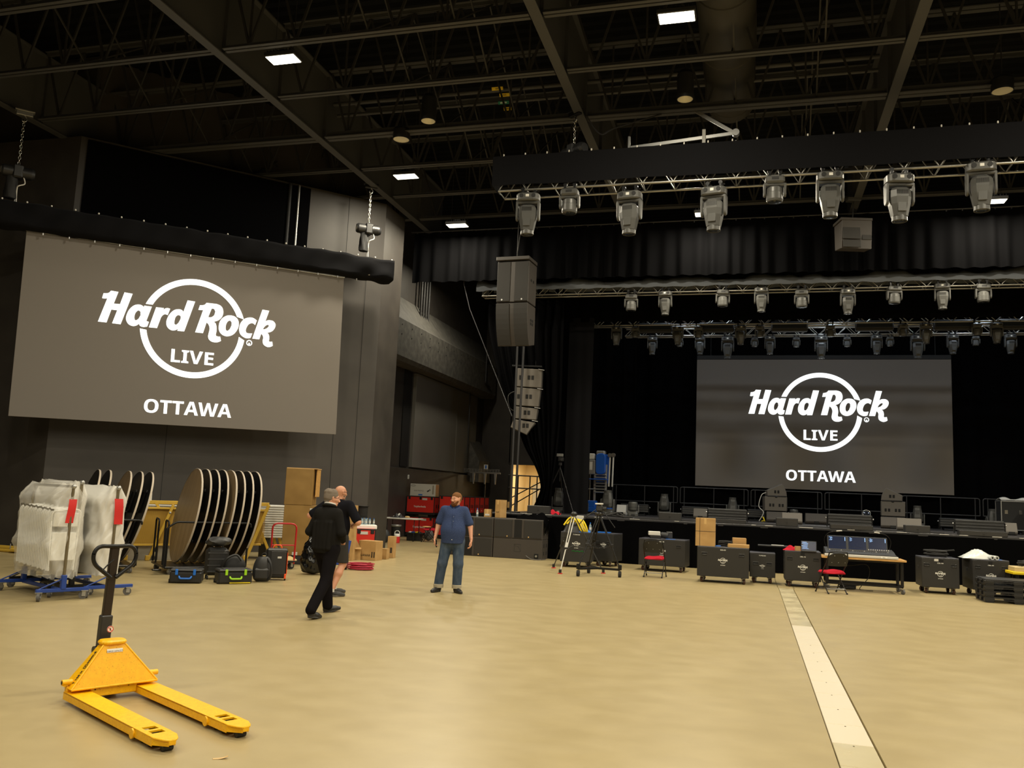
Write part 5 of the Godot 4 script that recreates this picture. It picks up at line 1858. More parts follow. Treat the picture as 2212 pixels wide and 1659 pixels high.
	solo("blue_pad", "blue paper sheet on the wide case behind the first chair", "sheet", g().box(V(-1.95, 0.816, -22.4), V(0.24, 0.006, 0.16), 0.002), M.blue_plastic)
	var bagn := thing("tool_bag", "dark bag with yellow straps and blue cloth heaped on the left case", "bag", V(-4.35, 0.89, -22.1), 8)
	var bb := g()
	bb.sheet(24, 14, func(u, t):
		var k: float = pow(maxf(sin(t * PI), 0.0), 0.5) * pow(maxf(sin(u * PI), 0.0), 0.5)
		return V(lerpf(-0.3, 0.2, u), 0.002 + k * (0.28 + 0.05 * sin(u * 9.0) + 0.03 * sin(t * 12.0 + u * 4.0)), lerpf(0.22, -0.2, t)), 0.006)
	part(bagn, "bag_body", bb, M.dark_plastic)
	for k in 4:
		part(bagn, "strap", g().tube(spline([V(-0.3 + k * 0.08, 0.16 + k * 0.03, 0.16), V(-0.15 + k * 0.08, 0.35 - k * 0.02, 0.1), V(0.02 + k * 0.06, 0.28, 0.2), V(0.14 + k * 0.05, 0.06 + k * 0.02, 0.26), V(0.22 + k * 0.03, 0.02, 0.24)]), 0.022, 7), M.yellow_cloth)
	var bc := g()
	bc.sheet(12, 10, func(u, t): return V(lerpf(0.1, 0.4, u), 0.005 + sin(u * PI) * sin(t * PI) * (0.12 + 0.04 * sin(u * 14.0)), lerpf(0.26, 0.0, t)), 0.005)
	part(bagn, "blue_cloth", bc, M.blue_plastic)
	part(bagn, "white_panel", g().box(V(0.02, 0.24, -0.18), V(0.34, 0.34, 0.02), 0.006), M.soft_white)
	bottle("clear water bottle with a blue cap, on the left case by the tripods", V(-3.98, 0.89, -22.15), 0.25)
	solo("blue_pad", "pale blue folder on the second case behind the tripods", "folder", g().box(V(-3.75, 0.875, -23.0), V(0.34, 0.025, 0.24), 0.004), M.blue_plastic)
	# chairs
	folding_chair("red seated folding chair seen from behind, left of the tall cardboard box", V(-2.15, 0, -20.65), 176, M.red_cloth)
	folding_chair("red seated folding chair turned sideways before the lighting desk", V(1.66, 0, -19.62), 205, M.red_cloth)
	# pallets, stacked
	for k in 4:
		var p := thing("pallet", "black plastic pallet, %s of the stack at the right edge" % ["lowest", "second from below", "third from below", "topmost"][k], "pallet", V(5.25, 0.002 + k * 0.118, -20.25), 0, "stacked black pallets")
		for s in 5:
			part(p, "top_slat", g().box(V(0, 0.105, -0.33 + s * 0.165), V(1.2, 0.022, 0.13), 0.004), M.black_plastic)
		for bx2 in [-0.53, 0.0, 0.53]:
			part(p, "runner", g().box(V(bx2, 0.012, 0), V(0.16, 0.022, 0.8), 0.004), M.black_plastic)
			for bz in [-0.33, 0.0, 0.33]:
				part(p, "block", g().box(V(bx2, 0.058, bz), V(0.18, 0.072, 0.14), 0.008), M.black_plastic)
		for s in 2:
			part(p, "rim", g().box(V(0, 0.085 - s * 0.03, 0.395), V(0.9, 0.012, 0.012), 0.003), M.dark_plastic)
	# yellow topped cart at the right edge
	var yc := thing("yellow_cart", "yellow topped cart with a wooden tray, cut by the right edge", "cart", V(5.95, 0, -20.9))
	part(yc, "top", g().box(V(0, 0.58, 0), V(1.2, 0.06, 0.6), 0.01), mat("cart_yellow", c8(240, 205, 20), 0.5))
	part(yc, "tray", g().box(V(-0.1, 0.66, 0), V(0.9, 0.1, 0.5), 0.01), M.pale_wood)
	for sx in [-0.5, 0.5]:
		for sz in [-0.22, 0.22]:
			part(yc, "leg", g().box(V(sx, 0.29, sz), V(0.05, 0.56, 0.05), 0.006), M.black_metal)
	coil("coiled_cable", "black and white cable coil in the wooden tray of the yellow cart", V(5.62, 0.71, -20.8), 0.14, 5, 0.02, M.rubber, 3)

func bottle(label: String, pos: Vector3, h: float) -> void:
	var t := thing("water_bottle", label, "bottle", pos, 0, "water bottles")
	var s := h / 0.25
	part(t, "bottle_body", g().lathe([Vector2(0, 0), Vector2(0.032 * s, 0.002), Vector2(0.033 * s, 0.16 * s), Vector2(0.013 * s, 0.215 * s), Vector2(0.013 * s, 0.225 * s)], 14), M.clear_glass)
	part(t, "label_band", g().lathe([Vector2(0.0338 * s, 0.07 * s), Vector2(0.0338 * s, 0.13 * s)], 14), M.soft_white)
	part(t, "cap", g().lathe([Vector2(0.015 * s, 0.222 * s), Vector2(0.015 * s, 0.248 * s), Vector2(0, 0.25 * s)], 12), M.blue_plastic)

func desk() -> void:
	var t := thing("desk_table", "wheeled steel desk table with a wooden edge", "table", V(2.38, 0, -20.7))
	part(t, "tabletop", g().box(V(0, 0.705, 0), V(1.72, 0.04, 0.8), 0.004), M.edge_wood)
	for sx in [-0.74, 0.78]:
		for sz in [-0.3, 0.3]:
			part(t, "leg", g().box(V(sx, 0.42, sz), V(0.06, 0.54, 0.06), 0.006), M.black_metal)
			caster(t, sx, sz, 0.05, M.grey_rubber, 30)
		part(t, "side_rail", g().box(V(sx, 0.15, 0), V(0.05, 0.05, 0.6), 0.006), M.black_metal)
	part(t, "rear_rail", g().box(V(0.02, 0.15, -0.3), V(1.5, 0.05, 0.05), 0.006), M.black_metal)
	part(t, "front_rail", g().box(V(0.02, 0.15, 0.3), V(1.5, 0.04, 0.05), 0.006), M.black_metal)
	part(t, "top_rail", g().box(V(0.02, 0.665, 0.3), V(1.5, 0.05, 0.04), 0.006), M.black_metal)
	var c := thing("lighting_desk", "black lighting control desk with three dark screens on the desk table", "control desk", V(2.33, 0.725, -20.7))
	var b := g()
	b.xf = Transform3D(Basis(V(0, 0, 1), V(0, 1, 0), V(-1, 0, 0)), V(0.72, 0, 0))
	b.prism(pv([0.36, 0.0, 0.38, 0.07, 0.0, 0.15, -0.3, 0.18, -0.32, 0.0]), 0, 1.44, 0.008)
	part(c, "body", b, M.dark_plastic)
	part(c, "front_lip", g().box(V(0, 0.035, 0.385), V(1.5, 0.055, 0.03), 0.008), M.soft_white)
	part(c, "front_lip", g().box(V(0, 0.075, 0.36), V(1.46, 0.022, 0.04), 0.006), M.black_plastic)
	var sc := part(c, "screen_wing", g().box(V(0, 0.16, 0), V(1.26, 0.34, 0.05), 0.012), M.black_plastic, V(-0.02, 0.13, -0.1), rot(-22, 0, 0))
	var rng := RandomNumberGenerator.new()
	rng.seed = 12
	for k in 3:
		var x := -0.42 + k * 0.42
		part(sc, "display", g().box(V(x, 0.19, 0.0265), V(0.37, 0.23, 0.003)), M.desk_screen)
		for q in 5:
			part(sc, "display_text", g().box(V(x - 0.14 + 0.02 * (q % 2), 0.285 - q * 0.017, 0.029), V(rng.randf_range(0.03, 0.07), 0.007, 0.001)), M.screen_text)
		part(sc, "display_text", g().box(V(x + 0.165, 0.25, 0.029), V(0.012, 0.09, 0.001)), M.screen_text)
		part(sc, "touch_strip", g().box(V(x, 0.045, 0.027), V(0.37, 0.05, 0.003)), M.desk_screen)
	for k in 26:
		var f := g()
		f.box(V(-0.62 + k * 0.048, 0.135 - 0.0, 0.12), V(0.014, 0.02, 0.026), 0.004)
		part(c, "fader", f, M.soft_white if k % 5 == 0 else M.grey_rubber)
	for k in 10:
		part(c, "encoder", g().cyl(V(0.2 + k * 0.045, 0.16, 0.02), V(0.2 + k * 0.045, 0.185, 0.02), 0.012, -1, 10), M.soft_white)
	for s in [-1, 1]:
		part(c, "gooseneck", g().tube(spline([V(s * 0.66, 0.15, -0.28), V(s * 0.7, 0.36, -0.3), V(s * 0.6, 0.5, -0.24), V(s * 0.42, 0.54, -0.16)]), 0.008, 6), M.black_metal)
		part(c, "lamp_head", g().cyl(V(s * 0.45, 0.54, -0.17), V(s * 0.34, 0.555, -0.12), 0.014, -1, 8), M.soft_white)
	part(c, "badge", g().box(V(0.46, 0.04, 0.402), V(0.13, 0.035, 0.004)), M.white_paint)
	words(c, "badge_lettering", "Flora", 0.014, M.matt_black, V(0.46, 0.034, 0.406), Basis(), true, 1.0, 0.001)
	solo("cable", "thin cables drooping under the lighting desk", "cable", g().tube(spline([V(1.9, 0.66, -20.9), V(2.1, 0.52, -20.85), V(2.5, 0.56, -20.8), V(2.55, 0.3, -20.85), V(2.35, 0.02, -20.8), V(2.6, 0.015, -20.6)]), 0.008, 6), M.rubber)
	coil("coiled_cable", "flat black cable coil on the floor under the desk", V(2.1, 0, -20.85), 0.2, 5, 0.014, M.rubber, 17)

func tripods() -> void:
	# tripod with red feet and a silver stand; tripod on a wheeled dolly; camera tripod on the stage corner
	var a := thing("tripod", "slim black tripod with pale legs and red feet, before the left case", "tripod", V(-4.08, 0, -20.45))
	var ap := V(0.0, 1.36, 0.0)
	var feet := [V(-0.62, 0.04, -0.75), V(-0.14, 0.04, 0.7), V(0.72, 0.04, -0.18)]
	for k in 3:
		var f: Vector3 = feet[k]
		var m: Material = M.soft_white if k == 1 else M.dark_plastic
		var sd := (f - ap).cross(Vector3.UP).normalized() * 0.035
		for s in [-1, 1]:
			part(a, "leg", g().cyl(ap + sd * s + (f - ap) * 0.03, ap.lerp(f, 0.62) + sd * s * 0.7, 0.012, -1, 8), m)
		part(a, "lower_leg", g().cyl(ap.lerp(f, 0.5), f, 0.015, 0.012, 8), m)
		part(a, "leg_lock", g().box(Vector3.ZERO, V(0.09, 0.06, 0.05), 0.01), M.black_plastic, ap.lerp(f, 0.6), Basis())
		part(a, "foot", g().box(f + V(0, 0.015, 0), V(0.06, 0.1, 0.06), 0.01), M.black_plastic)
		part(a, "foot_pad", g().box(f + V(0, -0.03, 0), V(0.1, 0.02, 0.08), 0.006), M.red_plastic)
	part(a, "crown", g().lathe([Vector2(0.0, 1.3), Vector2(0.07, 1.32), Vector2(0.08, 1.38), Vector2(0.05, 1.42), Vector2(0, 1.43)], 14), M.black_plastic)
	for k in 3:
		part(a, "spreader", g().cyl(V(0, 0.62, 0), ap.lerp(feet[k], 0.62), 0.008, -1, 6), M.dark_plastic)
	var b := thing("tripod", "black video tripod standing on a wheeled dolly", "tripod", V(-3.38, 0, -19.95))
	var bp := V(0.0, 1.4, 0.0)
	var bf := [V(-0.36, 0.2, 0.5), V(-0.3, 0.2, -0.5), V(0.52, 0.2, 0.06)]
	for k in 3:
		var f: Vector3 = bf[k]
		var sd := (f - bp).cross(Vector3.UP).normalized() * 0.04
		for s in [-1, 1]:
			part(b, "leg", g().cyl(bp + sd * s, bp.lerp(f, 0.6) + sd * s * 0.7, 0.014, -1, 8), M.black_metal)
		part(b, "lower_leg", g().cyl(bp.lerp(f, 0.5), f, 0.018, 0.014, 8), M.black_metal)
		part(b, "leg_lock", g().box(bp.lerp(f, 0.58), V(0.1, 0.07, 0.06), 0.01), M.black_plastic)
		part(b, "spreader", g().cyl(V(0, 0.62, 0), bp.lerp(f, 0.6), 0.01, -1, 6), M.black_metal)
	part(b, "bowl", g().lathe([Vector2(0.0, 1.36), Vector2(0.09, 1.38), Vector2(0.1, 1.42), Vector2(0.06, 1.46), Vector2(0, 1.46)], 14), M.black_plastic)
	part(b, "fluid_head", g().box(V(0, 1.54, 0), V(0.15, 0.16, 0.14), 0.03), M.dark_plastic)
	part(b, "head_plate", g().box(V(-0.01, 1.64, 0.0), V(0.16, 0.035, 0.2), 0.008), M.soft_white)
	part(b, "head_knob", g().cyl(V(0.08, 1.53, 0.0), V(0.16, 1.53, 0.0), 0.05, -1, 14), M.black_plastic)
	part(b, "pan_bar", g().tube([V(-0.08, 1.5, 0.05), V(-0.34, 1.28, 0.16), V(-0.42, 1.16, 0.2)], 0.011, 6), M.black_metal)
	part(b, "pan_bar", g().tube([V(0.08, 1.5, 0.05), V(0.33, 1.2, 0.16), V(0.4, 1.12, 0.2)], 0.011, 6), M.black_metal)
	for k in 3:
		var f: Vector3 = bf[k]
		part(b, "dolly_arm", g().bar(V(0.0, 0.17, 0.0), V(f.x, 0.17, f.z), 0.05, 0.05, Vector3.UP, 0.006), M.black_metal)
		part(b, "dolly_clamp", g().box(V(f.x, 0.22, f.z), V(0.08, 0.12, 0.08), 0.01), M.black_metal)
		part(b, "dolly_wheel", g().cyl(V(f.x - 0.03, 0.07, f.z), V(f.x + 0.03, 0.07, f.z), 0.07, -1, 16), M.rubber)
		part(b, "wheel_hub", g().cyl(V(f.x - 0.034, 0.07, f.z), V(f.x + 0.034, 0.07, f.z), 0.03, -1, 10), M.dark_plastic)
	var c := thing("camera_tripod", "tripod carrying a small camera at the stage's left corner", "tripod", V(-5.65, DECK, -25.9))
	var cp := V(0, 1.42, 0)
	for f in [V(-0.62, 0.0, 0.1), V(0.52, 0.0, 0.2), V(0.05, 0.0, -0.55)]:
		part(c, "leg", g().cyl(cp, cp.lerp(f, 0.5), 0.02, -1, 8), M.black_metal)
		part(c, "lower_leg", g().cyl(cp.lerp(f, 0.35), f, 0.012, -1, 8), M.rail_metal)
	part(c, "column", g().cyl(V(0, 1.0, 0), V(0, 1.55, 0), 0.018, -1, 8), M.black_metal)
	part(c, "head", g().box(V(0, 1.53, 0), V(0.09, 0.1, 0.09), 0.015), M.dark_plastic)
	var cb := part(c, "camera", g().box(V(0.02, 1.67, 0), V(0.16, 0.13, 0.14), 0.015), M.black_plastic)
	part(cb, "screen", g().box(V(-0.02, 1.8, 0.02), V(0.22, 0.09, 0.03), 0.006), M.zinc)
	part(cb, "lens", g().cyl(V(0.06, 1.66, 0.07), V(0.07, 1.66, 0.16), 0.04, -1, 12), M.black_plastic)

func sub_cabinet(label: String, x0: float, y0: float, front: bool) -> void:
	var t := thing("subwoofer", label, "loudspeaker", V(x0 + 0.715, y0, -23.5), 0, "stacked subwoofers")
	var b := part(t, "cabinet", g().box(V(0, 0.275, -0.35), V(1.42, 0.545, 0.7), 0.01), M.speaker_grey)
	if front:
		for s in [-1, 1]:
			part(b, "grille", g().box(V(s * 0.43, 0.275, 0.004), V(0.5, 0.49, 0.02), 0.008), M.grille)
			part(b, "badge", g().cyl(V(s * 0.31, 0.06, 0.012), V(s * 0.31, 0.06, 0.02), 0.018, -1, 12), M.tape)
		part(b, "port", g().box(V(0, 0.275, 0.002), V(0.3, 0.5, 0.012)), M.recess)
		for s in [-1, 1]:
			part(b, "port_cheek", g().box(V(s * 0.135, 0.275, 0.006), V(0.05, 0.5, 0.016), 0.004), M.speaker_grey)
	else:
		var lg := g()
		lg.tube([V(-0.09, 0.2, 0.001), V(0.09, 0.2, 0.001), V(0.09, 0.4, 0.001), V(-0.09, 0.4, 0.001)], 0.004, 5, true)
		lg.tube([V(-0.09, 0.36, 0.001), V(0.02, 0.34, 0.001), V(0.09, 0.22, 0.001)], 0.004, 5)
		part(b, "panel_emblem", lg, M.grille)
		part(b, "connector_plate", g().box(V(0.55, 0.1, 0.004), V(0.12, 0.13, 0.012), 0.004), M.recess)
		part(b, "connector", g().cyl(V(0.55, 0.1, 0.0), V(0.55, 0.1, 0.03), 0.03, -1, 12), M.zinc)
	for z in [-0.2, -0.5]:
		for y in [0.17, 0.38]:
			part(b, "side_handle", g().box(V(0.712, y, z), V(0.01, 0.1, 0.08), 0.004), M.recess)

func subs() -> void:
	sub_cabinet("brown grey subwoofer turned backwards, bottom right of the stacked pair", -6.98, 0.0, false)
	sub_cabinet("brown grey subwoofer with two grilles, top right of the stack", -6.98, 0.55, true)
	sub_cabinet("brown grey subwoofer partly behind the man in blue, bottom left of the stack", -8.42, 0.0, true)
	sub_cabinet("brown grey subwoofer partly behind the man in blue, top left of the stack", -8.42, 0.55, true)
	# black cloth heaped over their right corner
	var cl := g()
	cl.sheet(34, 16, func(u, t):
		var x: float = lerpf(-6.35, -5.35, u)
		var over: float = smoothstep(-5.62, -5.35, x)
		var h: float = 1.105 + (0.05 + 0.12 * pow(maxf(sin(u * PI * 0.85 + 0.25), 0.0), 0.7) * (0.8 + 0.3 * sin(u * 9.0 + t * 4.0)) + 0.03 * sin(u * 23.0 + t * 9.0)) * sin(t * PI)
		return V(x if over < 0.01 else lerpf(x, -5.50, over), h - over * (0.32 + 0.1 * sin(t * 9.0)), lerpf(-23.55, -24.15, t)), 0.01)
	solo("black_cloth", "heap of black cloth over the right corner of the subwoofers", "cloth", cl, M.velour)
	carton("cardboard_box", "small printed cardboard box on the subwoofers, left of the tall one", V(-7.25, 1.1, -23.78), V(0.2, 0.22, 0.18), 5, M.cardboard)
	var tb := carton("cardboard_box", "tall narrow cardboard box on top of the subwoofers", V(-6.88, 1.1, -23.8), V(0.19, 0.5, 0.3), -20, M.cardboard)
	words(tb, "print", "FLAT", 0.035, M.matt_black, V(0.0, 0.16, 0.152), Basis(), true, 1.0, 0.001)
	solo("sticker", "white sticker with print on the small cardboard box", "sticker", g().box(V(-7.25, 1.17, -23.686), V(0.14, 0.05, 0.004)), M.soft_white)
	bottle("clear water bottle standing at the left on the subwoofers", V(-7.55, 1.1, -23.7), 0.24)
	solo("cable", "short pale cable loop on the floor by the subwoofer corner", "cable", g().tube(spline([V(-6.0, 0.1, -23.46), V(-5.85, 0.03, -23.38), V(-5.65, 0.015, -23.35), V(-5.5, 0.015, -23.7)]), 0.012, 6), M.grey_rubber)

# ------------------------------------------------------------------ the wing left of the stage
func red_case(label: String, pos: Vector3, w: float, h: float, d: float, turn: float, text: String, group := "red road cases") -> Node3D:
	var t := thing("red_road_case", label, "case", pos, turn, group)
	part(t, "body", g().box(V(0, h / 2, -d / 2), V(w - 0.01, h - 0.01, d - 0.01), 0.01), M.red_case)
	for sx in [-1, 1]:
		for sz in [0.0, -d]:
			part(t, "corner_edge", g().box(V(sx * (w / 2 - 0.008), h / 2, sz + (-0.008 if sz == 0.0 else 0.008)), V(0.03, h, 0.03), 0.006), M.matt_black)
	for y in [0.012, h - 0.012]:
		part(t, "edge", g().box(V(0, y, -0.006), V(w, 0.03, 0.022), 0.005), M.matt_black)
		part(t, "edge", g().box(V(w / 2 - 0.006, y, -d / 2), V(0.022, 0.03, d), 0.005), M.matt_black)
		part(t, "edge", g().box(V(-w / 2 + 0.006, y, -d / 2), V(0.022, 0.03, d), 0.005), M.matt_black)
	for s in [-0.4, 0.0, 0.4]:
		part(t, "latch", g().box(V(s * w, h - 0.06, 0.006), V(0.09, 0.12, 0.016), 0.02), M.matt_black)
	for z in [-0.3, -0.62]:
		part(t, "side_grip", g().box(V(w / 2 + 0.001, h * 0.42, d * z), V(0.012, 0.13, 0.07), 0.01), M.matt_black)
	part(t, "paper_label", g().box(V(0.15 * w, h - 0.1, 0.004), V(0.2, 0.075, 0.003)), M.soft_white)
	if text != "":
		words(t, "lettering", text, 0.062, M.white_paint, V(-0.02, h * 0.38, 0.001), Basis(), true, 1.15, 0.003)
		words(t, "lettering", text.substr(0, 1), 0.05, M.white_paint, V(w / 2 + 0.001, h * 0.16, -d * 0.45), rot(0, 90, 0), true, 1.0, 0.003)
	return t

func dolly_base(o: Node3D, w: float, d: float, h: float) -> void:
	part(o, "dolly_base", g().box(V(0, h - 0.03, -d / 2), V(w, 0.06, d), 0.008), M.matt_black)
	for sx in [-1, 1]:
		for z in [-0.12, -d + 0.12]:
			part(o, "caster", g().cyl(V(sx * (w / 2 - 0.15) - 0.02, 0.06, z), V(sx * (w / 2 - 0.15) + 0.02, 0.06, z), 0.06, -1, 12), M.rubber)

func wing_things() -> void:
	var tx := "Taylorleds"
	var lo := red_case("lower of the two red road cases nearest the pier, behind a folding chair", V(-12.18, 0.16, -31.0), 1.15, 0.62, 0.75, 0, tx)
	dolly_base(lo, 1.15, 0.75, 0.0)
	for c in lo.get_children():
		if str(c.name).begins_with("caster") or str(c.name) == "dolly_base":
			c.position.y -= 0.16 if str(c.name).begins_with("caster") else 0.03
	var hi := red_case("upper red road case with a white carton on top, nearest the pier", V(-12.18, 0.93, -31.0), 1.14, 0.63, 0.75, 0, tx)
	part(hi, "dolly_base", g().box(V(0, -0.035, -0.375), V(1.18, 0.06, 0.78), 0.01), M.matt_black)
	for sx in [-1, 1]:
		part(hi, "block", g().box(V(sx * 0.4, -0.1, -0.375), V(0.2, 0.07, 0.6), 0.008), M.matt_black)
	for k in 5:
		for lev in 2:
			var wh: String = ["front", "second", "third", "fourth", "furthest"][k]
			var o := red_case("%s red road case of the row behind the man in blue, %s layer" % [wh, ["lower", "upper"][lev]], V(-10.91, 0.12 + lev * 0.86, -31.0 - k * 0.64), 1.02, 0.64, 0.6, 0, tx if k == 0 else "T", "row of red road cases")
			part(o, "dolly_base", g().box(V(0, -0.05, -0.3), V(1.04, 0.09, 0.62), 0.01), M.matt_black)
			if lev == 1:
				for sx in [-1, 1]:
					part(o, "block", g().box(V(sx * 0.35, -0.15, -0.3), V(0.2, 0.12, 0.5), 0.008), M.matt_black)
			else:
				for sx in [-1, 1]:
					part(o, "caster", g().cyl(V(sx * 0.35 - 0.02, -0.06, -0.3), V(sx * 0.35 + 0.02, -0.06, -0.3), 0.06, -1, 12), M.rubber)
	var wb := carton("carton", "white printed carton lying on the upper red case", V(-12.12, 1.57, -31.2), V(1.04, 0.46, 0.36), 0, M.soft_white, "", false)
	part(wb, "brown_side", g().box(V(0.522, 0.23, 0), V(0.004, 0.45, 0.35)), M.cardboard)
	words(wb, "print", "FUZE PROFILE", 0.045, M.matt_black, V(-0.16, 0.2, 0.1805), Basis(), false, 1.0, 0.001)
	var ov := g()
	ov.tube(range(20).map(func(i): return V(-0.4 + cos(TAU * i / 20) * 0.09, 0.39 + sin(TAU * i / 20) * 0.028, 0.181)), 0.005, 5, true)
	part(wb, "print_mark", ov, M.matt_black)
	var dr := g()
	dr.at(V(0.22, 0.2, 0.181), rot(0, 0, 25))
	dr.box(V(0, 0, 0), V(0.1, 0.05, 0.002))
	dr.box(V(0.08, 0.01, 0), V(0.03, 0.07, 0.002))
	part(wb, "print_drawing", dr, M.dark_plastic)
	part(wb, "blue_tape", g().box(V(-0.09, 0.05, 0.181), V(0.17, 0.045, 0.002)), M.blue_plastic)
	part(wb, "print_panel", g().box(V(0.42, 0.25, 0.181), V(0.06, 0.34, 0.001)), M.grey_box)
	# white folding table with odds and ends on it and under it
	var t := thing("folding_table", "white plastic folding table reaching out from behind the pier", "table", V(-11.8, 0, -28.5), 2)
	part(t, "tabletop", g().box(V(0, 0.77, 0), V(1.25, 0.05, 0.7), 0.015), M.soft_white)
	for sx in [-0.5, 0.5]:
		part(t, "leg", g().tube([V(sx, 0.0, 0.28), V(sx, 0.74, 0.25), V(sx, 0.74, -0.25), V(sx, 0.0, -0.28)], 0.014, 6), M.black_metal)
	var hp := g()
	hp.sheet(18, 10, func(u, s): return V(lerpf(-0.32, 0.14, u), 0.004 + sin(u * PI) * sin(s * PI) * (0.13 + 0.05 * sin(u * 15.0 + s * 6.0)), lerpf(0.2, -0.2, s)), 0.005)
	solo("cloth_heap", "dark cloth and tools heaped on the white folding table", "cloth", hp, M.dark_plastic, V(-11.9, 0.797, -28.45))
	var wc := g()
	wc.sheet(12, 8, func(u, s): return V(lerpf(-0.2, 0.1, u), 0.004 + sin(u * PI) * sin(s * PI) * (0.1 + 0.03 * sin(u * 11.0)), lerpf(0.14, -0.1, s)), 0.005)
	solo("white_cloth", "crumpled white cloth on top of the dark heap on the folding table", "cloth", wc, M.soft_white, V(-11.95, 0.84, -28.5))
	solo("glove", "tan work gloves lying on the white folding table", "glove", g().ball(V(-11.62, 0.835, -28.4), V(0.1, 0.035, 0.06), 10, 6), M.tape)
	var bin := thing("waste_bin", "black round bin with a silver rim under the folding table", "bin", V(-11.85, 0, -28.0))
	part(bin, "bin_body", g().lathe([Vector2(0, 0), Vector2(0.14, 0.0), Vector2(0.17, 0.56), Vector2(0.155, 0.56)], 20), M.matt_black)
	part(bin, "rim", g().lathe([Vector2(0.165, 0.5), Vector2(0.185, 0.52), Vector2(0.185, 0.55), Vector2(0.165, 0.57)], 20), M.zinc)
	var jug := thing("drink_cooler", "small red drink cooler jug with a white handled lid on the floor", "cooler", V(-11.42, 0, -27.1))
	part(jug, "jug_body", g().lathe([Vector2(0, 0), Vector2(0.095, 0.005), Vector2(0.1, 0.02), Vector2(0.1, 0.2), Vector2(0.085, 0.23)], 20), M.red_plastic)
	part(jug, "lid", g().lathe([Vector2(0.1, 0.215), Vector2(0.102, 0.27), Vector2(0.08, 0.3), Vector2(0, 0.305)], 20), M.white_paint)
	part(jug, "handle", g().tube(spline([V(-0.09, 0.25, 0), V(-0.075, 0.37, 0), V(0.0, 0.4, 0), V(0.075, 0.37, 0), V(0.09, 0.25, 0)]), 0.013, 6), M.white_paint)
	var bk := g()
	bk.sheet(18, 12, func(u, s):
		var a: float = u * TAU
		var r: float = pow(maxf(sin(s * PI * 0.92 + 0.12), 0.0), 0.5)
		return V(cos(a) * 0.15 * r, 0.01 + 0.42 * (1.0 - s), sin(a) * 0.12 * r), 0.0)
	solo("backpack", "black backpack on the floor at the foot of the pier", "bag", bk, M.dark_plastic, V(-11.75, 0, -26.9), 20)
	var cr := thing("tool_crate", "open black crate of tools on the floor before the red cases", "crate", V(-11.5, 0, -28.9), 4)
	part(cr, "crate_body", g().box(V(0, 0.13, 0), V(0.5, 0.26, 0.36), 0.02), M.black_plastic)
	part(cr, "crate_rim", g().box(V(0, 0.26, 0), V(0.54, 0.03, 0.4), 0.01), M.dark_plastic)
	for q in [[-0.17, M.soft_white], [-0.05, M.blue_plastic], [0.08, M.yellow_cloth], [0.18, M.dark_plastic]]:
		part(cr, "tool", g().ball(V(q[0], 0.29, 0.03), V(0.07, 0.04, 0.1), 10, 6), q[1])
	var pb := g()
	pb.sheet(18, 12, func(u, s):
		var a: float = u * TAU
		var r: float = pow(maxf(sin(s * PI), 0.0), 0.45)
		return V(cos(a) * (0.16 + 0.02 * sin(a * 5.0 + s * 7.0)) * r, 0.01 + 0.42 * (1.0 - s), sin(a) * 0.13 * r), 0.0)
	solo("plastic_bag", "grey plastic bag slumped between the tool crate and the folding chair", "bag", pb, M.grey_rubber, V(-11.05, 0, -29.1), 0)
	folding_chair("folding chair with a tan and red pad, standing before the red cases", V(-10.85, 0, -28.6), -78, M.red_cloth, "")
	solo("seat_pad", "small tan pad lying on the folding chair by the red cases", "pad", g().ball(V(-10.95, 0.52, -28.6), V(0.17, 0.03, 0.15), 12, 6), M.tape)
	# alarm box, wire shelf on a strut, stage steps railing
	var al := thing("alarm_box", "small white alarm box on the dark dado of the wing wall", "alarm", V(-12.76, 2.28, -31.05), 90)
	part(al, "box_body", g().box(V(0, 0, 0), V(0.1, 0.16, 0.05), 0.015), M.soft_white)
	part(al, "strobe", g().box(V(0, 0.03, 0.03), V(0.05, 0.05, 0.02), 0.008), M.clear_glass)
	var sh := thing("wire_shelf", "wire cable shelf with grey brackets on a slim post in the wing", "shelf", V(-11.9, 0, -38.0))
	part(sh, "post", g().box(V(0.1, 1.36, 0), V(0.05, 2.72, 0.05), 0.006), M.rail_metal)
	var wr := g()
	for k in 13:
		wr.cyl(V(-0.9 + k * 0.14, 2.75, -0.12), V(-0.9 + k * 0.14, 2.75, 0.12), 0.008, -1, 5)
		wr.cyl(V(-0.9 + k * 0.14, 2.75, 0.12), V(-0.9 + k * 0.14, 2.88, 0.12), 0.008, -1, 5)
	for q in [[2.75, -0.12], [2.75, 0.12], [2.82, 0.12], [2.88, 0.12]]:
		wr.cyl(V(-0.92, q[0], q[1]), V(0.8, q[0], q[1]), 0.009, -1, 5)
	part(sh, "wire_tray", wr, M.zinc)
	part(sh, "strut", g().box(V(0.1, 2.71, 0.05), V(1.5, 0.06, 0.05), 0.006), M.zinc)
	for x in [-0.45, 0.1, 0.6]:
		part(sh, "bracket", g().prism(pv([-0.06, 2.7, 0.06, 2.7, 0.03, 2.2, -0.02, 2.2]), 0.05, 0.1, 0.006), M.zinc, V(x, 0, 0))
	solo("notice_sign", "small white and blue notice on the wire shelf", "sign", g().box(V(-11.75, 2.99, -37.86), V(0.2, 0.22, 0.02), 0.004), M.soft_white)
	solo("notice_stripe", "blue print on the small notice of the wire shelf", "print", g().box(V(-11.75, 2.99, -37.847), V(0.07, 0.15, 0.004)), M.blue_plastic)
	var rl := thing("stair_railing", "black pipe railing and stair rails in front of the lit doorway", "railing", V(-8.9, 0, -34.0))
	for y in [2.57, 2.06]:
		part(rl, "rail", g().cyl(V(-0.68, y, 0), V(1.2, y - 0.03, 0), 0.025, -1, 8), M.black_metal)
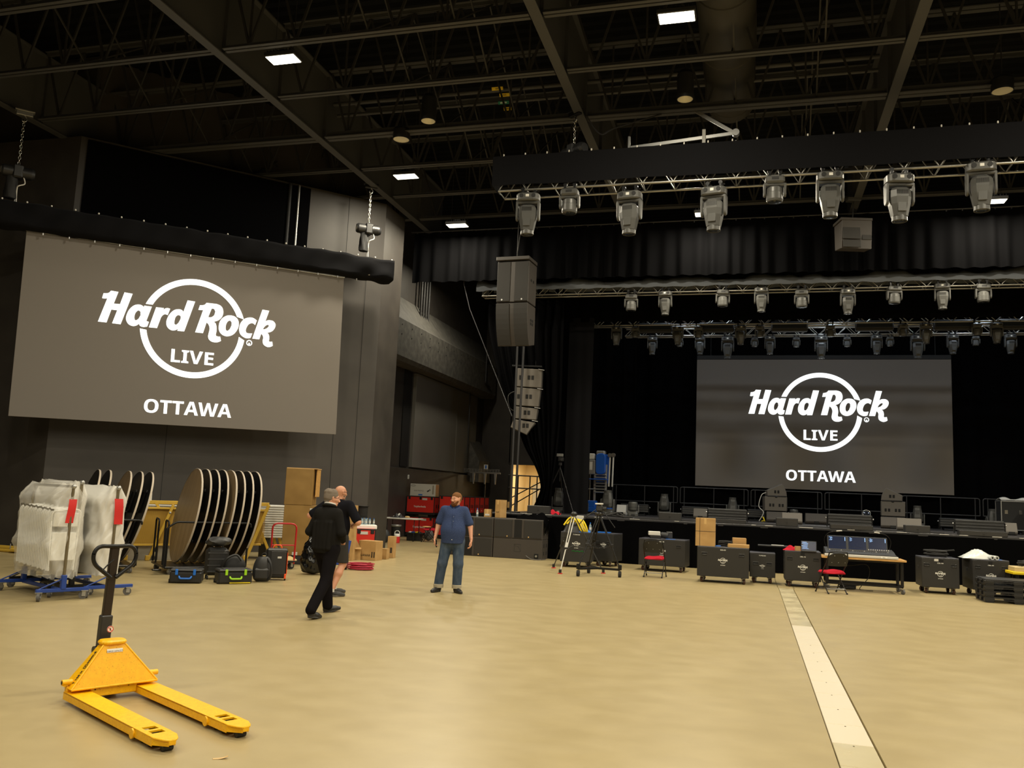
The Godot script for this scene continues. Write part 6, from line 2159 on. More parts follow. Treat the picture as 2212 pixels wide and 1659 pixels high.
	for x in [-0.66, -0.25, 0.25, 0.55]:
		part(rl, "post", g().cyl(V(x, 0, 0), V(x, 2.57, 0), 0.025, -1, 8), M.black_metal)
	for q in [[1.28, 2.35], [1.62, 2.6]]:
		part(rl, "stair_rail", g().cyl(V(-0.68, q[0], -0.4), V(0.9, q[1] - 0.1, -0.4), 0.022, -1, 8), M.black_metal)
	for k in 5:
		part(rl, "step", g().box(V(-0.5 + k * 0.26, 0.2 + k * 0.25, -0.6), V(0.3, 0.04, 0.9), 0.006), M.rail_metal)
	solo("caution_card", "small yellow card leaning at the bottom of the lit doorway", "card", g().box(V(-9.45, 1.36, -33.95), V(0.2, 0.24, 0.02), 0.004), M.tape)

# ------------------------------------------------------------------ along the angled wall
func film(o: Geo, x0: float, x1: float, y0: float, y1: float, zw: float, sd: float, amp := 1.0) -> void:
	# a loose bag of film round a rack, open at the bottom
	o.sheet(44, 22, func(u, t):
		var a: float = u * TAU
		var ca := cos(a)
		var sa := sin(a)
		var cx: float = signf(ca) * pow(absf(ca), 0.35)
		var cz: float = signf(sa) * pow(absf(sa), 0.6)
		var k: float = 1.0 - 0.65 * pow(1.0 - t, 9.0)
		var bulge: float = 1.0 + 0.28 * exp(-pow((t - 0.16) / 0.08, 2.0)) + 0.3 * exp(-pow((t - 0.66) / 0.07, 2.0)) - 0.12 * smoothstep(0.75, 1.0, t)
		var cr: float = 0.016 * sin(a * 7.0 + t * 13.0 + sd) + 0.012 * sin(a * 15.0 - t * 21.0) + 0.01 * sin(a * 29.0 + t * 44.0 + sd)
		cr *= amp
		return V(lerpf(x0, x1, 0.5 + 0.5 * cx) + cr, lerpf(y1, y0, t) + cr * 0.8, cz * zw * bulge * k + cr))

func rack_cart(called: String, label: String, pos: Vector3, top: float, paint: Material, half: float) -> Node3D:
	var t := thing(called, label, "cart", pos, -25.3, "wheeled chair racks")
	for s in [-1, 1]:
		part(t, "end_bar", g().box(V(s * 0.72, 0.14, 0), V(0.05, 0.05, half * 2), 0.006), paint)
		part(t, "socket", g().box(V(s * 0.72, 0.25, 0), V(0.07, 0.2, 0.07), 0.008), paint)
		part(t, "upright", g().cyl(V(s * 0.72, 0.25, 0), V(s * 0.72, top, 0), 0.022, -1, 10), M.steel_tube)
		part(t, "brace", g().cyl(V(s * 0.72, 0.3, 0), V(s * 0.72, 0.16, half * 0.9), 0.01, -1, 6), paint)
		for q in [-1, 1]:
			caster(t, s * 0.72, q * (half - 0.05), 0.058, M.grey_rubber, 40.0 * q + 20.0 * s)
	part(t, "long_bar", g().box(V(0, 0.13, 0), V(1.44, 0.05, 0.05), 0.006), paint)
	part(t, "top_bar", g().cyl(V(-0.74, top, 0), V(0.74, top, 0), 0.02, -1, 8), M.steel_tube)
	part(t, "end_cap", g().ball(V(0.74, top, 0), V(0.035, 0.035, 0.035), 8, 6), M.zinc)
	return t

func round_table(label: String, pos: Vector3, turn: float, tilt: float, r: float, brown: bool, group: String) -> void:
	var t := thing("round_table", label, "table", pos, turn, group)
	t.rotation.z = deg_to_rad(tilt)
	# the disc stands on its rim; its left side (local -x) is the top or the underside
	var d := g()
	d.at(V(0, r, 0), rot(0, 0, 90))
	d.lathe([Vector2(0, -0.016), Vector2(r - 0.004, -0.016), Vector2(r - 0.004, 0.016), Vector2(0, 0.016)], 48)
	part(t, "tabletop", d, M.table_top if brown else M.table_under)
	var e := g()
	e.at(V(0, r, 0), rot(0, 0, 90))
	e.lathe([Vector2(r - 0.006, -0.019), Vector2(r, -0.016), Vector2(r, 0.016), Vector2(r - 0.006, 0.019)], 48)
	part(t, "edge_band", e, M.table_edge)
	var sx := 0.03 if brown else -0.03
	for s in [-1, 1]:
		part(t, "folded_leg", g().tube(rounded([V(sx, r + s * 0.5, -0.38), V(sx, r + s * 0.08, -0.38), V(sx, r + s * 0.08, 0.38), V(sx, r + s * 0.5, 0.38)], 0.06), 0.014, 6), M.black_metal)
		part(t, "apron", g().box(V(sx * 0.8, r + s * 0.5, 0), V(0.02, 0.05, 0.9), 0.004), M.dark_plastic)
	part(t, "centre_rail", g().box(V(sx * 0.9, r, 0), V(0.022, 0.95, 0.05), 0.004), M.rail_metal)

func table_cart(label: String, pos: Vector3, turn: float, length: float) -> void:
	var t := thing("table_cart", label, "cart", pos, turn)
	part(t, "platform", g().box(V(length / 2, 0.13, -0.3), V(length, 0.04, 1.25), 0.01), M.black_metal)
	for s in [1, -2]:
		var hb := g()
		hb.tube(rounded([V(0.02, 0.14, s * 0.3), V(0.02, 0.98, s * 0.3), V(0.02, 1.0, s * 0.3 - 0.28), V(0.02, 0.16, s * 0.3 - 0.28)], 0.06), 0.018, 8)
		part(t, "end_handle", hb, M.black_metal)
		for x in [0.1, length - 0.1]:
			caster(t, x, s * 0.26 if s > 0 else -0.8, 0.055, M.grey_rubber, 30.0 * s)
	part(t, "guard_rail", g().tube(rounded([V(-0.02, 0.14, 0.34), V(-0.02, 0.86, 0.34), V(0.14, 0.98, 0.36), V(length + 0.04, 0.98, 0.36), V(length + 0.04, 0.9, 0.36)], 0.06), 0.019, 8), M.black_metal)
	part(t, "post", g().cyl(V(length, 0.14, 0.34), V(length, 0.5, 0.34), 0.02, -1, 8), M.black_metal)
	part(t, "foot_pedal", g().box(V(-0.12, 0.09, 0.25), V(0.16, 0.03, 0.1), 0.01), M.black_metal)

func hard_case(label: String, pos: Vector3, turn: float, s: Vector3, accent: Material) -> void:
	var t := thing("equipment_case", label, "case", pos, turn, "hard equipment cases on the floor")
	part(t, "shell", g().box(V(0, s.y * 0.42, 0), V(s.x, s.y * 0.82, s.z), 0.025), M.black_plastic)
	part(t, "lid", g().box(V(0, s.y * 0.91, 0), V(s.x * 1.01, s.y * 0.18, s.z * 1.01), 0.02), M.dark_plastic)
	part(t, "lid_rib", g().box(V(0, s.y + 0.003, 0), V(s.x * 0.7, 0.012, s.z * 0.62), 0.004), M.dark_plastic)
	for q in [-0.28, 0.28]:
		part(t, "latch", g().box(V(q * s.x, s.y * 0.8, s.z / 2 + 0.012), V(0.045, 0.1, 0.02), 0.006), accent)
	var h := g()
	h.tube(rounded([V(-0.1, s.y * 0.5, s.z / 2 + 0.005), V(-0.09, s.y * 0.36, s.z / 2 + 0.04), V(0.09, s.y * 0.36, s.z / 2 + 0.04), V(0.1, s.y * 0.5, s.z / 2 + 0.005)], 0.03), 0.016, 8)
	part(t, "handle", h, accent)
	for q in [-1, 1]:
		part(t, "wheel", g().cyl(V(-s.x / 2 + 0.02, 0.035, q * s.z * 0.35), V(-s.x / 2 - 0.012, 0.035, q * s.z * 0.35), 0.035, -1, 12), M.rubber)

func left_side() -> void:
	# three chair racks in plastic film
	var r1 := rack_cart("chair_rack", "nearest blue wheeled rack of white chairs wrapped in clear film", V(-10.06, 0, -10.62), 1.6, M.blue_paint, 0.36)
	var f1 := g()
	film(f1, -0.7, 0.72, 0.3, 1.64, 0.25, 0.0)
	part(r1, "film_wrap", f1, M.plastic_film)
	part(r1, "red_tape", g().sheet(6, 4, func(u, t): return V(0.745 + 0.01 * sin(u * 5.0), lerpf(1.42, 1.08, u), lerpf(0.05, -0.06, t) + 0.02 * u), 0.003), M.red_plastic)
	var r3 := rack_cart("chair_rack", "middle black based rack, tallest of the three wrapped chair racks", V(-10.28, 0, -11.02), 1.66, M.black_metal, 0.34)
	var f3 := g()
	film(f3, -0.7, 0.71, 0.28, 1.68, 0.15, 2.0, 0.5)
	part(r3, "film_wrap", f3, M.film_white)
	var r2 := rack_cart("chair_rack", "rear blue rack with red tape, nearest the round tables, wrapped in white film", V(-9.86, 0, -11.30), 1.6, M.blue_paint, 0.36)
	var f2 := g()
	film(f2, -0.7, 0.72, 0.3, 1.63, 0.21, 4.0, 0.55)
	part(r2, "film_wrap", f2, M.film_white)
	part(r2, "red_tape", g().sheet(6, 4, func(u, t): return V(0.765 + 0.01 * sin(u * 5.0), lerpf(1.44, 1.06, u), lerpf(0.06, -0.07, t) - 0.03 * u), 0.003), M.red_plastic)
	# folded white chairs hanging on the nearest rack, side by side
	var ch: Node3D
	for k in 20:
		var lp := "folded white chair hanging inside the film of the nearest rack"
		if k == 0:
			ch = thing("folded_chair", lp, "chair", Vector3.ZERO, -25.3, "white folded chairs on the nearest rack")
			part(ch, "frame", g().tube(rounded([V(0, 0.52, 0.17), V(0, 1.34, 0.2), V(0, 1.37, -0.2), V(0, 0.52, -0.17)], 0.07), 0.013, 6), M.white_paint)
			part(ch, "seat", g().box(V(0.004, 0.84, 0), V(0.022, 0.4, 0.33), 0.008), M.white_paint)
			part(ch, "backrest", g().box(V(0.0, 1.22, 0), V(0.02, 0.2, 0.34), 0.008), M.white_paint)
			part(ch, "leg_end", g().cyl(V(0, 0.5, 0.17), V(0, 0.55, 0.17), 0.016, -1, 6), M.white_paint)
			part(ch, "leg_end", g().cyl(V(0, 0.5, -0.17), V(0, 0.55, -0.17), 0.016, -1, 6), M.white_paint)
			part(ch, "hinge", g().ball(V(0, 1.36, 0.19), V(0.016, 0.016, 0.016), 6, 4), M.matt_black)
		else:
			ch = copy(ch, lp, Vector3.ZERO, -25.3)
		var s := -0.6 + k * 0.062
		ch.position = V(-10.06, -0.06 + 0.008 * sin(k * 2.3) - 0.002 * k, -10.62) + V(0.904, 0, 0.427) * s
	# yellow tubes on the floor at the left edge
	for q in [[V(-16.9, 0.06, -16.1), V(-14.9, 0.06, -16.05), "long yellow steel tube lying on the floor along the left wall"], [V(-16.7, 0.035, -15.8), V(-15.4, 0.035, -15.75), "shorter yellow tube lying in front of the long one"]]:
		var yt := thing("yellow_tube", q[2], "tube", Vector3.ZERO, 0, "yellow tubes on the floor")
		part(yt, "tube_body", g().cyl(q[0], q[1], q[0].y, -1, 10), M.yellow_steel)
		part(yt, "fitting", g().box((q[0] as Vector3).lerp(q[1], 0.75) + V(0, 0.03, 0.05), V(0.2, 0.08, 0.12), 0.02), M.yellow_steel)
		part(yt, "bolt", g().cyl((q[0] as Vector3).lerp(q[1], 0.6), (q[0] as Vector3).lerp(q[1], 0.6) + V(0, 0.16, 0), 0.012, -1, 6), M.zinc)
	# carts of round tables standing on edge
	var n := V(0.66, 0, -0.75)
	var p0 := V(-10.93, 0.155, -14.77)
	table_cart("black tube cart holding eight round tables on edge", V(-10.74, 0, -14.16), 48.6, 1.5)
	for k in 8:
		var pos := p0 + n * (0.165 * k + 0.02)
		var lb: String = ["round brown table facing out at the front of the right cart", "round table with black underside, second on the right cart", "round table with a grey folded leg, third on the right cart", "round table with black underside, fourth on the right cart", "round table showing its brown top, fifth on the right cart", "round table with black underside, sixth on the right cart", "round table with black underside, seventh on the right cart", "round table at the far end of the right cart"][k]
		round_table(lb, pos, 48.6, -9.0, 0.94, k == 0 or k == 4, "round tables on the right cart")
	table_cart("black tube cart holding five leaning round tables, behind the wrapped racks", V(-12.28, 0, -13.0), 48.6, 1.45)
	var at := [0.0, 0.19, 0.55, 0.76, 0.95]
	for k in 5:
		var lb: String = ["black round table at the left end of the left cart", "black round table, second on the left cart", "brown topped round table in the middle of the left cart", "black round table, fourth on the left cart", "black round table leaning outermost, right end of the left cart"][k]
		round_table(lb, V(-12.47, 0.155, -13.63) + n * at[k], 48.6, -14.0, 0.9, k == 2, "round tables on the left cart")
	# yellow frames with expanded mesh along the angled wall
	var y0 := V(-12.63, 0, -16.24)
	var yf := thing("yellow_stand", "folded yellow steel stand with a mesh panel along the angled wall", "stand", y0, 46.4)
	var bar := func(o: Node3D, nm: String, a: Vector3, b: Vector3, w: float, h: float) -> void:
		part(o, nm, g().bar(a, b, w, h, Vector3.UP, 0.006), M.yellow_steel)
	bar.call(yf, "rail", V(-0.6, 1.25, 0), V(2.52, 1.29, 0), 0.05, 0.08)
	bar.call(yf, "rail", V(-0.6, 1.13, 0.05), V(2.5, 1.15, 0.05), 0.04, 0.045)
	bar.call(yf, "rail", V(-0.8, 0.33, 0.0), V(2.4, 0.36, 0.0), 0.04, 0.045)
	bar.call(yf, "strut", V(-0.57, 1.25, 0.02), V(-0.86, 0.28, 0.02), 0.06, 0.07)
	bar.call(yf, "leg", V(0.39, 1.22, 0.07), V(-0.03, 0.03, 0.07), 0.05, 0.06)
	bar.call(yf, "leg", V(2.5, 1.28, 0.07), V(2.06, 0.03, 0.07), 0.05, 0.07)
	bar.call(yf, "leg", V(-0.62, 0.32, 0.0), V(-0.46, 0.03, 0.0), 0.05, 0.06)
	bar.call(yf, "leg", V(2.3, 0.86, -0.08), V(2.62, 0.2, -0.08), 0.04, 0.06)
	for q in [[-0.03, 0.07], [2.06, 0.07], [-0.46, 0.0]]:
		part(yf, "foot", g().box(V(q[0] - 0.02, 0.06, q[1]), V(0.09, 0.11, 0.08), 0.01), M.yellow_steel)
	part(yf, "mesh_panel", g().prism(pv([-0.78, 0.34, 2.38, 0.37, 2.44, 1.12, -0.6, 1.1]), -0.006, 0.0), M.mesh_gap)
	var mg := g()
	for k in 170:
		var x := -0.76 + k * 0.0187
		mg.box(V(x + 0.05, 0.73, 0.003), V(0.0105, 0.72, 0.006))
	for k in 45:
		mg.box(V(0.84, 0.37 + k * 0.0165, 0.004), V(3.08, 0.0085, 0.006))
	var mm := part(yf, "expanded_mesh", mg, M.yellow_mesh)
	mm.set_meta("kind", "stuff")
	for q in [[-0.6, 1.02], [0.33, 1.04]]:
		part(yf, "bolt", g().ball(V(q[0], q[1], 0.09), V(0.03, 0.03, 0.02), 8, 6), M.zinc)
	part(yf, "clip", g().bar(V(0.02, 1.25, 0.03), V(0.1, 1.15, 0.03), 0.03, 0.05), M.yellow_steel)
	var y2 := thing("yellow_stand", "second folded yellow stand, half hidden by the tall brown boxes", "stand", y0 + V(0.69, 0, -0.724) * 2.55 + V(-0.36, 0, -0.345), 46.4)
	bar.call(y2, "rail", V(-0.3, 0.98, 0), V(0.75, 1.0, 0), 0.04, 0.06)
	bar.call(y2, "rail", V(-0.3, 0.74, 0), V(0.75, 0.76, 0), 0.04, 0.05)
	bar.call(y2, "leg", V(0.1, 0.98, 0.03), V(0.42, 0.03, 0.03), 0.04, 0.07)
	bar.call(y2, "leg", V(0.24, 0.96, 0.03), V(0.56, 0.03, 0.03), 0.04, 0.07)
	bar.call(y2, "strut", V(0.5, 1.0, 0.02), V(0.6, 0.76, 0.02), 0.03, 0.04)
	# long white stacked table tops behind the frames, a white sheet on them, pale boxes under
	var bs := Basis(Vector3.UP, deg_to_rad(46.4))
	for k in 14:
		var wt := thing("white_tabletop", "long white folding tabletop, %s in the stack behind the yellow stands" % ["lowest", "second from bottom", "third from bottom", "fourth from bottom", "fifth from bottom", "sixth from bottom", "seventh from bottom", "eighth from bottom", "ninth from bottom", "tenth from bottom", "fourth from top", "third from top", "second from top", "topmost"][k], "table", y0 + bs * V(0.95 + 0.02 * sin(k * 2.0), 0.5 + k * 0.055, -0.62), 46.4, "stack of white folding tabletops")
		part(wt, "slab", g().prism(rrect(4.3, 0.72, 0.1, 4), 0, 0.046, 0.012), M.soft_white, V(0, 0, 0), rot(-90, 0, 0))
		if k == 0:
			for sx in [-1.7, 0.0, 1.7]:
				part(wt, "support", g().box(V(sx, -0.25, 0), V(0.1, 0.5, 0.6), 0.01), M.dark_plastic)
	solo("white_sheet", "white rectangular board standing on the white tabletop stack", "board", g().box(V(0, 0.1, 0), V(0.42, 0.2, 0.02), 0.004), M.soft_white, y0 + bs * V(-0.2, 1.263, -0.5), 46.4)
	for k in 3:
		carton("carton", "pale grey carton on the floor under the yellow stand, %s" % ["left one", "middle one", "right one"][k], y0 + bs * V([-0.2, 0.4, 1.1][k], 0, -0.18), V([0.5, 0.45, 0.55][k], 0.3, 0.24), 46.4, M.grey_box, "pale cartons under the yellow stand", false)
	# cases and bags before the right table cart
	hard_case("black hard case with bright blue handle and latches", V(-9.46, 0, -13.2), 28, V(0.52, 0.24, 0.36), M.blue_plastic)
	hard_case("black hard case with lime green handle and latches", V(-8.81, 0, -13.62), 46, V(0.58, 0.25, 0.36), M.lime)
	part(get_node("equipment_case_001"), "yellow_label", g().box(V(0.08, 0.02, 0.181), V(0.36, 0.018, 0.004)), M.yellow_cloth)
	var sc := thing("suitcase", "upright black ribbed suitcase with a jacket thrown on top", "suitcase", V(-9.42, 0, -13.98), 40)
	part(sc, "shell", g().box(V(0, 0.32, 0), V(0.40, 0.5, 0.26), 0.06), M.black_plastic)
	for k in 4:
		part(sc, "rib", g().box(V(0, 0.14 + k * 0.11, 0.131), V(0.34, 0.03, 0.012), 0.006), M.dark_plastic)
	part(sc, "top_handle", g().tube(spline([V(-0.09, 0.56, 0), V(-0.07, 0.61, 0), V(0.07, 0.61, 0), V(0.09, 0.56, 0)]), 0.014, 6), M.dark_plastic)
	for s in [-1, 1]:
		part(sc, "wheel", g().cyl(V(s * 0.15 - 0.015, 0.035, 0.1), V(s * 0.15 + 0.015, 0.035, 0.1), 0.035, -1, 12), M.rubber)
		part(sc, "wheel", g().cyl(V(s * 0.15 - 0.015, 0.035, -0.1), V(s * 0.15 + 0.015, 0.035, -0.1), 0.035, -1, 12), M.rubber)
	var jk := g()
	jk.sheet(24, 12, func(u, t):
		var a: float = u * TAU
		var r: float = pow(maxf(sin(t * PI), 0.0), 0.5)
		return V(cos(a) * (0.22 + 0.03 * sin(a * 3.0 + t * 5.0)) * r, 0.01 + (1.0 - t) * 0.18 + 0.02 * sin(a * 4.0 + t * 8.0) * r, sin(a) * 0.17 * r), 0.0)
	solo("rolled_jacket", "rolled dark jacket lying on top of the ribbed suitcase", "jacket", jk, M.dark_plastic, V(-9.42, 0.575, -13.98), 40)
	var db := thing("duffel_bag", "rounded black bag with a strap, behind the lime latched case", "bag", V(-9.06, 0, -13.98), 40)
	var dg := g()
	dg.sheet(26, 14, func(u, t):
		var a: float = u * TAU
		var r: float = pow(maxf(sin(t * PI), 0.0), 0.42)
		return V(cos(a) * 0.22 * r, 0.01 + (1.0 - t) * 0.44, sin(a) * 0.13 * r), 0.0)
	part(db, "bag_body", dg, M.matt_black)
	part(db, "strap", g().tube(spline([V(-0.22, 0.12, 0.06), V(-0.15, 0.38, 0.14), V(0.02, 0.46, 0.12), V(0.12, 0.36, 0.14)]), 0.022, 6), M.black_plastic)
	part(db, "logo_patch", g().ball(V(-0.21, 0.16, 0.07), V(0.02, 0.035, 0.014), 8, 6), M.soft_white)
	var bp := thing("backpack", "black backpack standing on the floor before the orange trimmed suitcase", "bag", V(-8.53, 0, -14.1), 22)
	var bg := g()
	bg.sheet(26, 16, func(u, t):
		var a: float = u * TAU
		var r: float = pow(maxf(sin(t * PI * 0.97 + 0.04), 0.0), 0.22)
		var w: float = lerpf(0.15, 0.20, t)
		return V(cos(a) * w * r, 0.01 + (1.0 - t) * 0.44, sin(a) * 0.13 * r), 0.0)
	part(bp, "bag_body", bg, M.dark_plastic)
	part(bp, "front_pocket", g().box(V(0.0, 0.15, 0.11), V(0.26, 0.2, 0.07), 0.03), M.dark_plastic)
	part(bp, "strap", g().tube(spline([V(0.08, 0.42, 0.05), V(0.16, 0.32, 0.13), V(0.17, 0.14, 0.13), V(0.12, 0.04, 0.1)]), 0.02, 6), M.matt_black)
	part(bp, "grab_loop", g().tube(spline([V(-0.04, 0.43, 0), V(-0.02, 0.5, 0), V(0.04, 0.5, 0), V(0.05, 0.43, 0)]), 0.01, 6), M.matt_black)
	var ro := thing("rolling_bag", "upright black rolling bag with orange trim and a white mark", "suitcase", V(-8.52, 0, -14.55), 30)
	part(ro, "bag_body", g().box(V(0, 0.31, 0), V(0.38, 0.54, 0.28), 0.03), M.black_plastic)
	part(ro, "front_panel", g().box(V(0.03, 0.32, 0.143), V(0.27, 0.42, 0.012), 0.006), M.dark_plastic)
	part(ro, "piping", g().box(V(0.192, 0.31, 0.12), V(0.012, 0.4, 0.03), 0.005), M.orange)
	part(ro, "white_mark", g().box(V(0.05, 0.42, 0.1505), V(0.07, 0.035, 0.003)), M.soft_white)
	for s in [-1, 1]:
		part(ro, "wheel", g().cyl(V(s * 0.17 - 0.015, 0.04, 0.1), V(s * 0.17 + 0.015, 0.04, 0.1), 0.04, -1, 12), M.rubber)
		part(ro, "wheel_guard", g().box(V(s * 0.17, 0.08, 0.145), V(0.035, 0.09, 0.012), 0.005), M.orange)
	part(ro, "top_handle", g().tube(spline([V(-0.08, 0.58, 0), V(-0.05, 0.63, 0), V(0.05, 0.63, 0), V(0.08, 0.58, 0)]), 0.012, 6), M.orange)
	# red platform cart
	var rc := thing("platform_cart", "flat wooden platform cart with a red tube handle", "cart", V(-9.75, 0, -16.75), -52)
	part(rc, "deck", g().box(V(0, 0.19, 0), V(0.95, 0.04, 0.6), 0.006), M.pale_wood)
	part(rc, "bumper", g().box(V(0, 0.165, 0), V(0.97, 0.035, 0.62), 0.01), M.matt_black)
	part(rc, "push_handle", g().tube(rounded([V(0.46, 0.12, 0.24), V(0.47, 0.95, 0.25), V(0.47, 0.95, -0.25), V(0.46, 0.12, -0.24)], 0.12), 0.019, 8), M.red_paint)
	part(rc, "handle_bar", g().cyl(V(0.465, 0.5, 0.24), V(0.465, 0.5, -0.24), 0.014, -1, 8), M.red_paint)
	for sx in [-0.36, 0.36]:
		for sz in [-0.22, 0.22]:
			caster(rc, sx, sz, 0.065, M.rubber, 15)
	# tall brown boxes, one on the other
	var tb := thing("brown_box", "lower of two tall glossy brown boxes stacked by the angled wall", "box", V(-9.9, 0, -17.9), 18, "tall brown boxes")
	part(tb, "pallet_base", g().box(V(0, 0.1, 0), V(0.7, 0.2, 0.6), 0.01), M.dark_plastic)
	part(tb, "box_body", g().box(V(0, 0.76, 0), V(0.74, 1.12, 0.62), 0.008), M.brown_panel)
	part(tb, "paper_label", g().box(V(0.24, 1.18, 0.312), V(0.06, 0.16, 0.003)), M.soft_white)
	part(tb, "paper_label", g().box(V(-0.06, 0.24, 0.312), V(0.12, 0.07, 0.003)), M.soft_white)
	var tu := thing("brown_box", "upper of two tall glossy brown boxes, its open side to the right", "box", V(-9.94, 1.325, -17.85), 18, "tall brown boxes")
	part(tu, "box_body", g().box(V(-0.02, 0.41, 0), V(0.62, 0.82, 0.56), 0.008), M.brown_panel)
	part(tu, "side_flap", g().box(V(0.345, 0.5, -0.05), V(0.03, 0.62, 0.4), 0.006), M.edge_wood)
	part(tu, "top_flap", g().box(V(0.02, 0.825, -0.02), V(0.7, 0.02, 0.54), 0.006), M.cardboard)
	# black rubbish bag
	var rb := g()
	rb.sheet(40, 26, func(u, t):
		var a: float = u * TAU
		var r: float = pow(sin(minf(t * 1.3, 0.5) * PI), 0.6) * pow(maxf(1.0 - pow(t, 14.0), 0.0), 0.5)
		var cr: float = 0.014 * sin(a * 9.0 + t * 11.0) + 0.01 * sin(a * 17.0 - t * 23.0) + 0.012 * sin(a * 4.0 + t * 31.0)
		var w: float = lerpf(0.14, 0.25, smoothstep(0.0, 0.7, t))
		return V(cos(a) * (w * r + cr), 0.006 + (1.0 - t) * 0.84 + cr * 0.2 * (1.0 - t), sin(a) * (w * 0.9 * r + cr)), 0.0)
	solo("rubbish_bag", "full black plastic rubbish bag before the tall brown boxes", "bag", rb, M.trash_bag, V(-8.48, 0, -15.9))
	# red case with tray, spool and bottles; cartons round it
	var rd := red_case("low red road case with a white tray on top, before the pier", V(-9.72, 0.1, -20.55), 0.86, 0.62, 0.7, 30, "")
	part(rd, "dolly_base", g().box(V(0, -0.03, -0.35), V(0.86, 0.06, 0.7), 0.006), M.matt_black)
	for s in [-1, 1]:
		for z in [-0.12, -0.58]:
			part(rd, "caster", g().cyl(V(s * 0.3 - 0.02, -0.05, z), V(s * 0.3 + 0.02, -0.05, z), 0.05, -1, 12), M.rubber)
	words(rd, "lettering", "Taylorleds", 0.045, M.white_paint, V(0.431, 0.16, -0.35), rot(0, 90, 0), true, 1.1, 0.003)
	part(rd, "blue_tape", g().ball(V(0.432, 0.32, -0.33), V(0.006, 0.03, 0.07), 10, 6), M.blue_plastic)
	part(rd, "paper_label", g().box(V(0.433, 0.47, -0.33), V(0.004, 0.09, 0.12)), M.soft_white)
	var tr := thing("bottle_tray", "white shallow tray on the red case holding bottles", "tray", V(-9.72, 0.72, -20.92), 30)
	part(tr, "tray_body", g().box(V(0, 0.05, 0), V(0.56, 0.1, 0.44), 0.012), M.white_paint)
	part(tr, "tray_liner", g().box(V(0, 0.101, 0), V(0.5, 0.006, 0.38)), M.soft_white)
	for k in 9:
		var bxp := V(-9.72, 0.825, -20.92) + Basis(Vector3.UP, deg_to_rad(30)) * V(-0.2 + (k % 5) * 0.1, 0, 0.1 - (k / 5) * 0.12)
		bottle("small clear water bottle, %s in the white tray" % ["front left", "second in the front row", "middle of the front row", "fourth in the front row", "front right", "rear left", "second in the rear row", "third in the rear row", "rear right"][k], bxp, 0.17)
	var sp := thing("cable_spool", "black cable spool standing on the bottles tray by the pier", "spool", V(-9.86, 1.0, -20.98), 0)
	part(sp, "flange", g().lathe([Vector2(0, 0), Vector2(0.16, 0), Vector2(0.16, 0.012), Vector2(0, 0.012)], 22), M.black_plastic)
	part(sp, "flange", g().lathe([Vector2(0, 0.29), Vector2(0.18, 0.29), Vector2(0.18, 0.305), Vector2(0, 0.305)], 22), M.black_plastic)
	var cw := g()
	for k in 14:
		cw.tube(range(18).map(func(i): return V(cos(TAU * i / 18) * 0.13, 0.025 + k * 0.0195, sin(TAU * i / 18) * 0.13)), 0.011, 6, true)
	part(sp, "wound_cable", cw, M.rubber)
	part(sp, "crate_under", g().box(V(0, -0.09, 0), V(0.26, 0.17, 0.22), 0.006), M.clear_glass)
	var tl := carton("cardboard_box", "tall slim cardboard box standing behind the man in black", V(-9.5, 0, -19.55), V(0.3, 1.33, 0.24), 12, M.cardboard)
	part(tl, "handle_slot", g().box(V(0.1, 1.0, 0.121), V(0.03, 0.1, 0.003)), M.recess)
	var ob := thing("open_carton", "open cardboard carton with its flap hanging forward", "box", V(-9.5, 0, -19.85), 28)
	part(ob, "carton_body", g().box(V(0, 0.15, 0), V(0.34, 0.3, 0.3), 0.004), M.cardboard)
	part(ob, "flap", g().prism(pv([-0.17, 0.3, 0.17, 0.27, 0.02, 0.56, -0.15, 0.56]), 0.0, 0.006), M.cardboard, V(0, 0, 0.12), rot(-14, 0, 0))
	part(ob, "flap", g().box(V(0.0, 0.3, 0.2), V(0.34, 0.005, 0.12), 0.001), M.cardboard, V(0, 0, 0), rot(5, 0, 0))
	var pb := carton("cardboard_box", "open topped printed cardboard box before the red case", V(-9.14, 0, -20.05), V(0.5, 0.47, 0.34), -6, M.cardboard, "", false)
	words(pb, "print", "PLANAR", 0.05, M.matt_black, V(-0.06, 0.12, 0.171), Basis(), true, 1.2, 0.001)
	for s in [0.15, 0.21]:
		part(pb, "black_strip", g().box(V(s, 0.14, 0.171), V(0.03, 0.14, 0.002)), M.matt_black)
	carton("cardboard_box", "small low cardboard box right of the printed box", V(-8.98, 0, -20.55), V(0.2, 0.26, 0.2), 4, M.cardboard, "", false)
	var sb := carton("cardboard_box", "narrow cardboard box at the right end by the pier", V(-9.0, 0, -21.05), V(0.17, 0.55, 0.22), 6, M.cardboard, "", false)
	part(sb, "black_strip", g().box(V(0.03, 0.2, 0.111), V(0.03, 0.14, 0.002)), M.matt_black)
	part(sb, "black_strip", g().box(V(0.0, 0.2, 0.111), V(0.02, 0.14, 0.002)), M.matt_black)
	# blue hand truck with a carton, red cable on the floor
	var bt := thing("hand_truck", "blue hand truck carrying a cardboard panel behind the walking man", "hand truck", V(-8.62, 0, -17.2), 25)
	part(bt, "frame", g().bar(V(0.18, 0.1, 0), V(0.26, 0.62, -0.05), 0.03, 0.06, Vector3.UP, 0.006), M.blue_paint)
	part(bt, "frame", g().bar(V(-0.18, 0.1, 0), V(-0.12, 0.62, -0.05), 0.03, 0.06, Vector3.UP, 0.006), M.blue_paint)
	part(bt, "toe_plate", g().box(V(0, 0.17, 0.08), V(0.46, 0.14, 0.04), 0.008), M.blue_paint)
	for s in [-1, 1]:
		part(bt, "wheel", g().cyl(V(s * 0.2 - 0.025, 0.1, 0), V(s * 0.2 + 0.025, 0.1, 0), 0.1, -1, 16), M.rubber)
